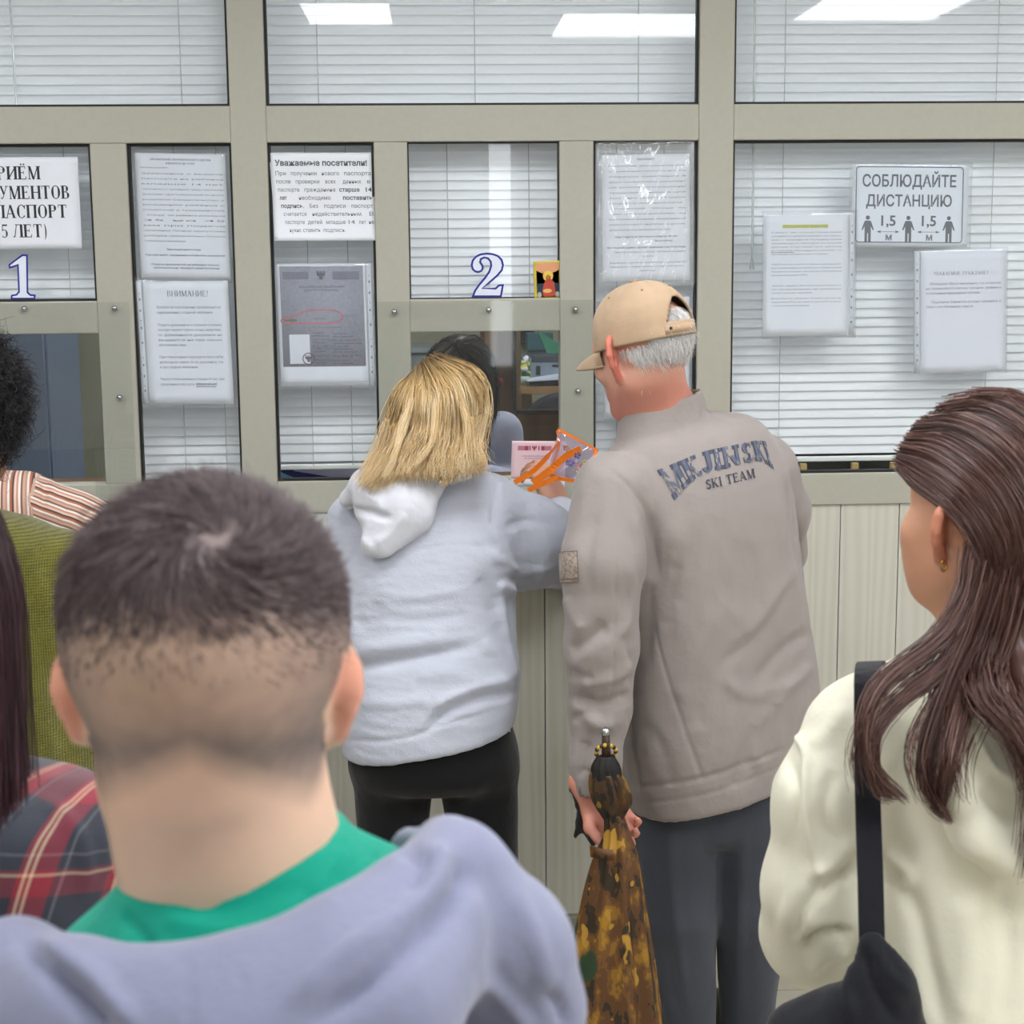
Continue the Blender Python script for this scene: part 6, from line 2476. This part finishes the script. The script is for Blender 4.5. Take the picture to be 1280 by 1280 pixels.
# ================================================================== PEOPLE AT THE LEFT EDGE
def simple_person(name, label, H, nk, rings, arms, top, top_m, top_name, hip, leg_m, skin, wr=.003, h=.006, ang=0, seat=False, fold=None, seed=40, handsize=.9, attrs=None, sleeve=(.058, .05, .042)):
    r = empty('person', (hip[0], hip[1], 0), label, 'person')
    F = Field(.007)
    H.build(F, neck_to=nk, neck_r=.05)
    F.chain([nk, (np.asarray(nk) + hip) / 2, np.asarray(hip) + (0, 0, .08)], [.055, .085, .085], .04)
    for s_, e_, w_, dr, pn, sd in arms:
        F.chain([nk + np.array([0, 0, -.06]), s_, e_, w_], [.04, .035, .029, .022], .02)
        hand(F, w_, dr, pn, sd, size=handsize)
    hip = np.asarray(hip, float)
    yaw = math.atan2(H.R[1, 1], H.R[0, 1]) - math.pi / 2
    fwd = np.array([-math.sin(yaw), math.cos(yaw), 0])
    rt = np.array([math.cos(yaw), math.sin(yaw), 0])
    L = []
    for q in (-1, 1):
        a = hip + rt * q * .085
        if seat:
            b = a + fwd * .24
            c = a + fwd * .10
            c[2] = .07
        else:
            b = a + fwd * .02
            b[2] = hip[2] * .52
            c = a.copy()
            c[2] = .06
        L.append((a, b, c))
        F.chain([a, b, c], [.055, .043, .033], .02)
    V, Fc = F.mesh(1)
    np_mesh('body', V, Fc, skin, r, True, {'flush': np.full(len(V), .1)})
    H.eyes(r)
    F = Field(h)
    F.loft(rings, ang=ang, endk=.02)
    for s_, e_, w_, *_ in arms:
        F.chain([s_, e_, w_], sleeve, .03)
    V, Fc = F.mesh(1)
    V = wrinkle(V, Fc, wr, 9, seed=seed)
    if fold:
        V = folds(V, Fc, fold)
    garment(top_name, V, Fc, top_m, r)
    legs(r, [q[0] for q in L], [q[1] for q in L], [q[2] for q in L], (.085, .066, .055), leg_m, [(hip[2] + .09, hip[0], hip[1], .15, .115), (hip[2] - .05, hip[0], hip[1], .16, .12)], h=.009)
    for q in L:
        shoe(r, q[2], yaw)
    return r


# --- green knitted sweater
def knit():
    k = NT('green_knit')
    v = k.coords('Object')
    f = k.noise(v, 18, 4, .7)
    k.l(k.ramp(f, [(.3, srgb('#57550f')), (.7, srgb('#736f19'))]), k.b.inputs['Base Color'])
    k.b.inputs['Roughness'].default_value = .95
    k.b.inputs['Sheen Weight'].default_value = .3
    for d, sc in (('X', 90), ('Z', 70)):
        w = k.n('ShaderNodeTexWave', wave_type='BANDS', bands_direction=d)
        w.inputs['Scale'].default_value = sc
        w.inputs['Distortion'].default_value = 1.2
        k.l(v, w.inputs['Vector'])
        k.bump(w.outputs['Fac'], .5, .003)
    return k.m


Yg = -1.3
nk = P(-62, 640, Yg)
Hg = Head(P(-48, 520, Yg), yaw=-.1, pitch=.1)
rg = [ringpx(640, -125, 640, 5, Yg, .07), ringpx(662, -190, 662, 62, Yg, .095), ringpx(690, -225, 690, 100, Yg, .115), ringpx(760, -235, 760, 118, Yg, .13), ringpx(860, -235, 860, 122, Yg, .14), ringpx(950, -235, 950, 128, Yg, .15), ringpx(1003, -235, 1003, 134, Yg, .15)]
sR, eR, wR = P(85, 715, Yg), P(105, 900, Yg + .02), P(152, 968, Yg + .20)
sL, eL, wL = P(-205, 715, Yg), P(-230, 900, Yg), P(-150, 950, Yg + .2)
pg = simple_person('p', 'person in an olive green knitted sweater with short dark curls', Hg, nk, rg, [(sR, eR, wR, (.3, .9, 0), (-.9, .2, -.1), -1), (sL, eL, wL, (.1, .9, 0), (.9, .2, -.1), 1)],
                   None, knit(), 'sweater', P(-58, 1010, Yg), cloth('trousers_brown', '#3a342c', 900, .2), skin_mat('skin_c', '#cf9d84'), .003,
                   fold=[([(95, 760), (112, 850), (118, 980)], 8, .004), ([(60, 830), (80, 900), (90, 980)], 14, -.006), ([(30, 700), (60, 760), (70, 830)], 14, .005), ([(140, 955), (152, 958), (165, 955)], 4, -.008)], seed=44, sleeve=(.062, .055, .046))


def curls(H, n, par, m, r=1.16, L=.05, seed=1, cut=-.06, wid=.0007):
    """short curly hair all over the skull"""
    F = Field(.006)
    F.ell(H.w((0, -.02, .03)), np.array([.086, .102, .096]), H.R, .02)
    F.ell(H.w((0, -.05, -.02)), np.array([.074, .06, .06]), H.R, .03)
    F.ell(H.w((0, .12, -.03)), np.array([.09, .06, .09]), H.R, .02, 'sub')
    V, Fc = F.mesh(1)
    pth = fur(V, Fc, lambda p: (H.local(p)[:, 1] < .075) * 1.0 + 1e-9, lambda p, N: np.cross(N, rng.normal(size=p.shape)) + np.array([0, 0, -.6]), n, L, .6, 10)
    t = np.linspace(0, 1, 10)[None, :, None]
    ph = rng.random((len(pth), 1, 1)) * 6.28
    a, b = rng.normal(size=(len(pth), 1, 3)), rng.normal(size=(len(pth), 1, 3))
    pth = pth + .005 * t * (np.sin(t * 9 + ph) * a + np.cos(t * 9 + ph) * b)
    return strands('hair', pth, wid, m, par, np.clip(rng.normal(.4, .2, len(pth)), 0, 1), (V, Fc), basetone=.1)


curls(Hg, 5200, pg, hair_mat('black_hair', '#0c0b0e', '#1a181d', '#35313a', .4))


# --- striped shirt at hatch one
def stripes():
    k = NT('striped_cotton')
    at = k.n('ShaderNodeAttribute', attribute_name='band')
    f = k.n('ShaderNodeMath', operation='FRACT')
    ml = k.n('ShaderNodeMath', operation='MULTIPLY')
    ml.inputs[1].default_value = 26.0
    k.l(at.outputs['Fac'], ml.inputs[0])
    k.l(ml.outputs[0], f.inputs[0])
    cols = ['#a8877a', '#d8cfc8', '#a5654a', '#5c4440', '#d6b9a8', '#b98a78', '#e0d8d2', '#7d5a50', '#c49a84']
    k.l(k.ramp(f.outputs[0], [(i / len(cols), srgb(c)) for i, c in enumerate(cols)], 'CONSTANT'), k.b.inputs['Base Color'])
    k.b.inputs['Roughness'].default_value = .85
    k.bump(k.noise(k.coords('Object'), 60, 3, .6), .3, .004)
    return k.m


Ys = -.47
nk = P(-62, 592, Ys)
Hs = Head(P(-66, 492, Ys + .04), yaw=.1, pitch=.3)
rg = [ringpx(588, -110, 588, 0, Ys, .07), ringpx(602, -150, 602, 36, Ys, .09), ringpx(630, -170, 630, 58, Ys, .115), ringpx(700, -175, 700, 62, Ys, .13), ringpx(800, -172, 800, 62, Ys, .135), ringpx(930, -172, 930, 62, Ys, .14)]
sR, eR, wR = P(34, 624, Ys), P(95, 650, Ys - .02), P(150, 655, Ys + .10)
sL, eL, wL = P(-150, 630, Ys), P(-185, 720, Ys), P(-120, 690, Ys + .2)
ps = simple_person('p', 'person in a striped brown shirt leaning an arm on the counter at hatch one', Hs, nk, rg, [(sR, eR, wR, (.5, .7, .3), (0, .1, -1), -1), (sL, eL, wL, (.3, .9, 0), (0, .1, -1), 1)],
                   None, mat('tmp_striped', '#b08a78'), 'shirt', P(-60, 960, Ys - .02), cloth('trousers_grey', '#4a4a4e', 900, .2), skin_mat('skin_d', '#c99a80'), .003,
                   fold=[([(42, 590), (56, 605), (50, 640)], 4, -.010), ([(58, 603), (66, 612), (60, 630)], 4, .008), ([(85, 622), (78, 645), (72, 660)], 4, -.007), ([(105, 618), (95, 640), (85, 665)], 5, .005), ([(120, 630), (105, 650), (100, 670)], 4, -.005)], seed=46, sleeve=(.060, .054, .042))
for ch in ps.children:
    if ch.name.startswith('shirt'):
        me = ch.data
        co = np.empty(len(me.vertices) * 3, np.float32)
        me.vertices.foreach_get('co', co)
        co = co.reshape(-1, 3)
        # stripes run along the body and, past the shoulder seam, along the arm
        d = (wR - sR) / np.linalg.norm(wR - sR)
        perp = np.cross(d, (0, 1, 0))
        t_ = np.clip((co[:, 0] - P(44, 610, Ys)[0]) / .012, 0, 1)
        band = np.where(t_ > .5, (co - sR) @ perp * 1.15 + co[:, 1] * .35, co[:, 0] * 1.0 + co[:, 1] * .15)
        a_ = me.attributes.new('band', 'FLOAT', 'POINT')
        a_.data.foreach_set('value', (band + 3).astype(np.float32))
        me.materials.clear()
        me.materials.append(stripes())
curls(Hs, 1800, ps, hair_mat('grey_brown_hair', '#2c2624', '#4c4441', '#7a706c', .45), L=.04)


# --- plaid shirt, close to the camera
def plaid():
    k = NT('plaid_flannel')
    c = k.n('ShaderNodeTexCoord')
    sp = k.n('ShaderNodeSeparateXYZ')
    mp = k.n('ShaderNodeMapping')
    mp.inputs['Rotation'].default_value = (0, -.22, .25)
    k.l(c.outputs['Object'], mp.inputs[0])
    k.l(mp.outputs[0], sp.inputs[0])

    def bands(sock, stops, period, off=0):
        m1 = k.n('ShaderNodeMath', operation='MULTIPLY_ADD')
        m1.inputs[1].default_value = 1 / period
        m1.inputs[2].default_value = 20 + off
        k.l(sock, m1.inputs[0])
        fr = k.n('ShaderNodeMath', operation='FRACT')
        k.l(m1.outputs[0], fr.inputs[0])
        return k.ramp(fr.outputs[0], stops, 'CONSTANT')
    N, R_, T_, G_ = srgb('#2c303c'), srgb('#8a2233'), srgb('#d8b898'), srgb('#6d6a70')
    st = [(0, N), (.30, R_), (.36, T_), (.40, R_), (.44, T_), (.48, R_), (.72, N), (.80, G_), (.83, N)]
    a = bands(sp.outputs[0], st, .052, .1)
    b = bands(sp.outputs[2], [(0, N), (.34, R_), (.60, T_), (.64, R_), (.68, N), (.85, G_), (.88, N)], .062)
    k.l(k.mix(.42, a, b), k.b.inputs['Base Color'])
    k.b.inputs['Roughness'].default_value = .9
    k.b.inputs['Sheen Weight'].default_value = .3
    k.bump(k.noise(c.outputs['Object'], 500, 2, .5), .3, .001)
    return k.m


Yp = -2.48
nk = P(-135, 960, Yp)
Hp = Head(P(-132, 760, Yp), yaw=.05, pitch=.1)
rg = [ringpx(962, -230, 962, -30, Yp, .07), ringpx(985, -370, 985, 95, Yp, .10), ringpx(1020, -430, 1020, 148, Yp, .125), ringpx(1090, -450, 1090, 165, Yp, .135), ringpx(1200, -450, 1200, 168, Yp, .14), ringpx(1500, -450, 1500, 168, Yp, .14)]
sR, eR, wR = P(112, 1062, Yp), P(120, 1400, Yp), P(60, 1420, Yp + .2)
sL, eL, wL = P(-380, 1062, Yp), P(-400, 1400, Yp), P(-340, 1420, Yp + .2)
pp = simple_person('p', 'person in a red and navy plaid shirt with long dark plum hair', Hp, nk, rg, [(sR, eR, wR, (-.3, .9, 0), (-.9, .2, -.1), -1), (sL, eL, wL, (.3, .9, 0), (.9, .2, -.1), 1)],
                   None, plaid(), 'plaid_shirt', P(-140, 1640, Yp), cloth('trousers_navy2', '#262a36', 900, .2), skin_mat('skin_e', '#cf9d84'), .003,
                   fold=[([(60, 1000), (100, 1050), (110, 1120)], 12, .004), ([(140, 1020), (150, 1070), (135, 1130)], 9, -.004)], seed=48, sleeve=(.056, .05, .04))
G = []
for q in np.linspace(-2.6, 2.6, 14):
    # strands part on the crown and fall straight down behind the shoulders
    e = np.array([math.sin(q) * .092, -math.cos(q) * .112, 0])
    G.append([Hp.w((0, .0, .125)), Hp.w(e * .7 + (0, 0, .095)), Hp.w(e * 1.02 + (0, -.01, .02)), Hp.w(e * 1.06 + (0, -.02, -.08)), Hp.w(e * (1.08, 1.2, 1) + (0, -.03, -.20)), Hp.w(e * (.98, 1.3, 1) + (0, -.035, -.42))])
pth = between(G, 3600, .004, 16, .003, 1.2, 1.6)
F = Field(.007)
F.ell(Hp.w((0, -.015, .025)), np.array([.084, .106, .098]), Hp.R, .02)
F.chain([Hp.w((0, -.05, 0)), Hp.w((0, -.07, -.18))], [.075, .07], .03)
bV, bF = F.mesh(1)
strands('hair', pth, .0008, hair_mat('plum_hair', '#1d1014', '#3d222a', '#6a4450', .35), pp, np.clip(rng.normal(.42, .2, len(pth)), 0, 1), (bV, bF), basetone=.2)

# ================================================================== THE OFFICE BEHIND THE HATCH
Yc = .66
nk = P(578, 520, Yc + .03)
Hc = Head(P(576, 474, Yc), yaw=math.pi - .15, pitch=.55)
rg = [ringpx(516, 545, 516, 612, Yc, .07), ringpx(526, 520, 526, 628, Yc + .02, .095), ringpx(550, 508, 550, 640, Yc + .03, .115), ringpx(600, 506, 600, 642, Yc + .04, .125), ringpx(680, 510, 680, 640, Yc + .05, .13)]
hipc = P(575, 690, Yc + .08)
hipc[2] = .52
sR, eR, wR = P(628, 540, Yc + .02), P(640, 610, Yc - .02), P(612, 600, Yc - .2)
sL, eL, wL = P(520, 540, Yc + .02), P(505, 610, Yc - .02), P(535, 600, Yc - .2)
pc = simple_person('p', 'dark haired clerk sitting behind the hatch in a pale blouse and black vest', Hc, nk, rg, [(sR, eR, wR, (-.3, -.9, 0), (0, 0, -1), 1), (sL, eL, wL, (.3, -.9, 0), (0, 0, -1), -1)],
                   None, cloth('clerk_blouse', '#a9adc0', 900, .2), 'blouse', hipc, cloth('trousers_clerk', '#1c1c20', 900, .2), skin_mat('skin_f', '#cf9d84'), .003, seat=True, seed=52)
F = Field(.007)
F.loft([(z, x, y, rx * .74, ry + .012) for z, x, y, rx, ry in rg[1:]], endk=.02)
V, Fc = F.mesh(1)
garment('vest', V, Fc, cloth('vest_black', '#141418', 900, .2), pc)
G = []
for q in np.linspace(-2.9, 2.9, 16):
    e = np.array([math.sin(q) * .09, math.cos(q) * .108, 0])
    up = np.array([0, 0, 1.0]) @ Hc.R
    dn = lambda d: -up * d
    G.append([Hc.w((0, .01, .124)), Hc.w(e * .72 + (0, 0, .092)), Hc.w(e * 1.06 + (0, -.005, .02)), Hc.w(e * 1.04) + (0, 0, -.09), Hc.w(e * .98) + (0, -.01, -.2)])
pth = between(G, 3200, .004, 14, .003, 1.3, 1.5)
F = Field(.007)
F.ell(Hc.w((0, -.015, .025)), np.array([.084, .104, .097]), Hc.R, .02)
bV, bF = F.mesh(1)
strands('hair', pth, .0009, hair_mat('dark_brown_hair', '#14100e', '#2a221f', '#54463f', .35), pc, np.clip(rng.normal(.35, .2, len(pth)), 0, 1), (bV, bF), basetone=.15)

m_wood = None


def wood(name, c0, c1, sc=3):
    k = NT(name)
    v = k.coords('Object', (9, 9, .8))
    f = k.noise(v, sc, 5, .6)
    k.l(k.ramp(f, [(.3, srgb(c0)), (.7, srgb(c1))]), k.b.inputs['Base Color'])
    k.b.inputs['Roughness'].default_value = .4
    k.bump(f, .1, .002)
    return k.m


m_wood = wood('brown_wood', '#5b4020', '#7a5a2e')
m_wood2 = wood('light_wood', '#8a6840', '#a3825a')
# desk inside along the partition
dk = empty('office_desk', (.0, .45, 0), 'long wooden office desk inside along the partition', 'desk')
dz = zb1 - .03
MB().box((XL + .1, .16, dz - .03), (WX(742, 600), .36, dz)).build('desk_top', m_wood, dk, bevel=.003)
for x in (XL + .2, -.9, WX(730, 600) - .05):
    MB().box((x, .18, 0), (x + .03, .34, dz - .03)).build('desk_panel', m_wood, dk)

# glazed wooden door standing open behind the clerk
Yd = 1.15
dx = lambda x: P(x, 480, Yd)[0]
dzf = lambda y: P(650, y, Yd)[2]
dr = struct(empty('door_1', (dx(660), Yd, 0)))
MB().box((dx(601), Yd, 0), (dx(644), Yd + .045, 2.05)).build('stile', m_wood, dr, bevel=.003)
MB().box((dx(770), Yd, 0), (dx(810), Yd + .045, 2.05)).build('stile', m_wood, dr, bevel=.003)
MB().box((dx(644), Yd, 0), (dx(770), Yd + .045, dzf(515))).build('lower_panel', m_wood, dr, bevel=.003)
MB().box((dx(644), Yd, 1.95), (dx(770), Yd + .045, 2.05)).build('top_rail', m_wood, dr, bevel=.003)
MB().box((dx(640), Yd - .012, dzf(513)), (dx(645), Yd + .05, 1.95)).build('dark_bead', mat('dark_trim', '#20180f', .5), dr)
MB().box((dx(645), Yd - .004, dzf(512)), (dx(651), Yd + .05, 1.95)).build('inner_bead', m_wood2, dr)
MB().box((dx(645), Yd - .010, dzf(517)), (dx(770), Yd + .05, dzf(513))).build('bottom_bead', mat('dark_trim', '#20180f', .5), dr)
MB().box((dx(606), Yd - .03, dzf(460)), (dx(622), Yd - .001, 2.04)).build('lining', m_wood2, dr, bevel=.003)
kx = P(619, 476, Yd - .06)
kr = empty('door_key', kx, 'brass key ring with a red tag hanging in the wooden door', 'key')
MB().tube([kx + (-.006, .02, .012) + .016 * np.array([math.cos(q), 0, math.sin(q)]) for q in np.linspace(0, 6.283, 15)], .0022, 6).build('ring', mat('brass', '#c8a850', .3, .05, metal=1), kr, True)
MB().tube([kx + (-.006, .06, .03), kx + (-.006, .015, .03)], .004, 8).build('key', mat('brass', '#c8a850'), kr, True)
MB().ball(kx + (.012, .02, -.006), (.014, .006, .014), None, 10, 8).build('tag', mat('red_tag', '#8a2430', .4), kr, True)

# things beyond the door
Yr = 2.1
px_ = lambda x, y, Y=Yr: P(x, y, Y)
pr = empty('printer', px_(690, 482), 'grey office printer on the table beyond the wooden door', 'printer')
a, b = px_(661, 480), px_(735, 447)
m_prn = mat('printer_grey', '#7f8c98', .5, .03)
MB().box((a[0], Yr, a[2]), (b[0], Yr + .4, b[2])).build('housing', m_prn, pr, bevel=.008)
MB().box((a[0] + .01, Yr - .004, b[2] - .015), (b[0] - .01, Yr + .3, b[2] + .012)).build('lid', mat('printer_dark', '#3a424c', .5), pr, bevel=.004)
c = px_(674, 462)
MB().box((c[0] - .012, Yr - .006, c[2] - .02), (c[0] + .004, Yr, c[2] + .014)).build('logo_mark', mat('printer_mark', '#20252c', .5), pr)
c = px_(697, 457)
MB().box((c[0] - .02, Yr - .003, c[2] - .004), (c[0] + .03, Yr, c[2] + .004)).build('name_plate', mat('printer_mark', '#20252c', .5), pr)
tb = empty('side_table', px_(690, 520), 'small wooden side table carrying the printer', 'table')
a = px_(650, 480)
MB().box((a[0] - .05, Yr - .12, a[2] - .03), (a[0] + .75, Yr + .5, a[2] - .0005)).build('table_top', m_wood2, tb, bevel=.003)
for x in (a[0], a[0] + .68):
    for y in (Yr - .08, Yr + .44):
        MB().box((x, y, 0), (x + .04, y + .04, a[2] - .03)).build('leg', m_wood2, tb)
pa = px_(668, 476, Yr - .05)
q = MB()
for i in range(4):
    q.obox(pa + (.10, -.02 + .004 * i, .010 + .004 * i), (.13, .0, .006 + .004 * i), (0, .06, .0), (0, 0, .0012))
tag(q.build('paper_stack', mat('paper_stack_white', '#c4ccd8', .7)), 'loose stack of white paper in front of the printer', 'paper')
ch = empty('office_chair', px_(700, 560, 1.75), 'black mesh office chair in front of the printer table', 'chair')
c = px_(722, 560, 1.75)
F = Field(.01)
F.ell(c + (0, 0, .0), (.2, .03, .2), None, .02, p=3)
V, Fc = F.mesh(1)
np_mesh('backrest', V, Fc, mat('chair_mesh', '#1a2028', .7, .1, 60), ch)
MB().box(c + (-.22, -.45, -.36), c + (.22, .0, -.30)).build('seat', mat('chair_mesh', '#1a2028'), ch, bevel=.02)
MB().tube([c + (0, .02, -.1), c + (0, .02, -.33), c + (0, -.2, -.35)], .018, 8).build('back_bar', mat('chair_black', '#15161a', .4), ch, True)
z0 = c[2] - .36
MB().tube([(c[0], c[1] - .22, z0), (c[0], c[1] - .22, .08)], .025, 8).build('gas_lift', mat('chair_black', '#15161a'), ch, True)
for i in range(5):
    t = 2 * math.pi * i / 5
    e = np.array([c[0] + .26 * math.cos(t), c[1] - .22 + .26 * math.sin(t), .06])
    MB().tube([(c[0], c[1] - .22, .1), e], [.02, .014], 6).ball(e + (0, 0, -.03), .03, None, 8, 6).build('caster_arm', mat('chair_black', '#15161a'), ch, True)
mo = empty('monitor', px_(658, 430, 2.9), 'small black monitor hung on the far office wall', 'monitor')
a, b = px_(643, 430, 3.25), px_(668, 395, 3.25)
MB().box((a[0], 3.22, a[2]), (b[0], 3.3, b[2])).build('casing', mat('monitor_black', '#17191d', .35), mo, bevel=.006)
MB().box((a[0] + .015, 3.215, a[2] + .015), (b[0] - .015, 3.222, b[2] - .015)).build('screen', mat('screen_dark', '#22252b', .15), mo)
gp = px_(688, 432, Yr + .1)
tg = MB()
tg.add([gp + p for p in ((-.05, 0, .06), (.09, 0, -.03), (.0, 0, -.06), (-.05, .02, .06), (.09, .02, -.03), (.0, .02, -.06))], [[0, 1, 2, 2]])
tg.f = [np.array([[0, 2, 1], [3, 4, 5]]), np.array([[0, 1, 4, 3], [1, 2, 5, 4], [2, 0, 3, 5]])]
tag(tg.build('green_folder', mat('green_plastic', '#3f8a6c', .4)), 'translucent green plastic folder leaning above the printer', 'folder')
bx = px_(675, 441, Yr + .2)
bx[2] = px_(661, 447)[2] + .045
tag(MB().box(bx + (-.05, 0, -.03), bx + (.05, .1, .035)).build('teal_box', mat('teal_card', '#2e5a62', .6), bevel=.004), 'small dark teal box on top of the printer', 'box')
pl = empty('flower_bouquet', px_(655, 478, Yr - .05), 'small bunch of yellow and white flowers beside the printer', 'flowers')
fm_ = {'blossom': ('#c9d23c', 7), 'white_blossom': ('#e4e6ea', 7), 'leaf': ('#2f5a34', 10)}
for nm, (c_, n) in fm_.items():
    q = MB()
    for i in range(n):
        p = px_(649 + rng.random() * 11, 446 + rng.random() * 26, Yr - .07 + .05 * rng.random())
        q.ball(p, (.010 + .006 * rng.random(), .008, .010), None, 7, 5)
    q.build(nm, mat('flower_' + nm, c_, .6), pl, True)
MB().tube([px_(655, 481, Yr - .05), px_(655, 470, Yr - .05)], [.02, .026], 10).build('vase', mat('vase_glass', '#9fb0a8', .2), pl, True)
# cabinet seen through hatch one and a low grey cupboard behind the clerk
cb = empty('steel_cabinet', P(-40, 600, 1.3), 'tall blue grey steel cabinet seen through hatch one', 'cabinet')
x0_, x1_ = P(-330, 500, 1.3)[0], P(63, 500, 1.3)[0]
m_cab = mat('blue_grey_steel', '#7f8fa6', .45, .03)
MB().box((x0_, 1.3, 0), (x1_, 1.75, 1.95)).build('body', m_cab, cb, bevel=.004)
xm = (x0_ + x1_) / 2
for a_, b_ in ((x0_ + .01, xm - .003), (xm + .003, x1_ - .01)):
    d_ = MB().box((a_, 1.285, .06), (b_, 1.3, 1.93)).build('cabinet_door', m_cab, cb, bevel=.003)
    MB().box(((a_ if a_ > xm else b_ - .03) + .01, 1.27, 1.0), ((a_ if a_ > xm else b_ - .03) + .025, 1.286, 1.14)).build('handle', m_steel, d_)
cu = empty('low_cupboard', P(520, 470, 2.9), 'low pale blue cupboard against the far office wall', 'cupboard')
a, b = P(480, 445, 2.9), P(541, 435, 2.9)
MB().box((a[0], 2.9, 0), (b[0], 3.29, b[2] - .02)).build('body', mat('cupboard_grey', '#7b8a90', .5), cu, bevel=.004)
MB().box((a[0] - .01, 2.885, b[2] - .02), (b[0] + .01, 3.29, b[2])).build('top', mat('cupboard_top', '#8fa0a6', .5), cu, bevel=.003)
# brochures lying behind the glass under the sample sheet
bY = .20
w0 = P(352, 600, bY)


def card(nm, label, pts, col, y, th=.004):
    V = np.array([P(*p, y) for p in pts])
    V2 = V + (0, th, 0)
    n = len(V)
    ob = np_mesh(nm, np.concatenate([V, V2]), [np.array([list(range(n))]), np.array([list(range(2 * n - 1, n - 1, -1))]), np.array([[i, n + i, n + (i + 1) % n, (i + 1) % n] for i in range(n)])], mat('card_' + col.strip('#'), col, .5, .03), None, False)
    return tag(ob, label, 'brochure')


card('brochure', 'white brochure lying under the blind below the passport sample', [(350, 578), (470, 578), (470, 606), (352, 589)], '#bcc0dc', .215)
card('brochure', 'dark navy brochure under the white one below the passport sample', [(349, 582), (366, 582), (367, 589), (450, 602), (450, 612), (352, 612)], '#1f2f74', .205)
card('brochure', 'light blue brochure corner below the passport sample', [(350, 590), (378, 602), (378, 612), (350, 612)], '#6fb0d4', .195)

# dark desk edge inside below the tall blind
bd = empty('dark_counter', (1.6, .3, 0), 'black office counter inside below the tall right blind', 'counter')
MB().box((WX(925, 600), .2, zb1 + .03), (XR - .3, .6, zb1 + .055)).build('counter_top', mat('black_laminate', '#121419', .4), bd, bevel=.003)
MB().box((WX(925, 600) + .01, .22, 0), (XR - .31, .58, zb1 + .03)).build('counter_front', mat('black_laminate', '#121419'), bd)
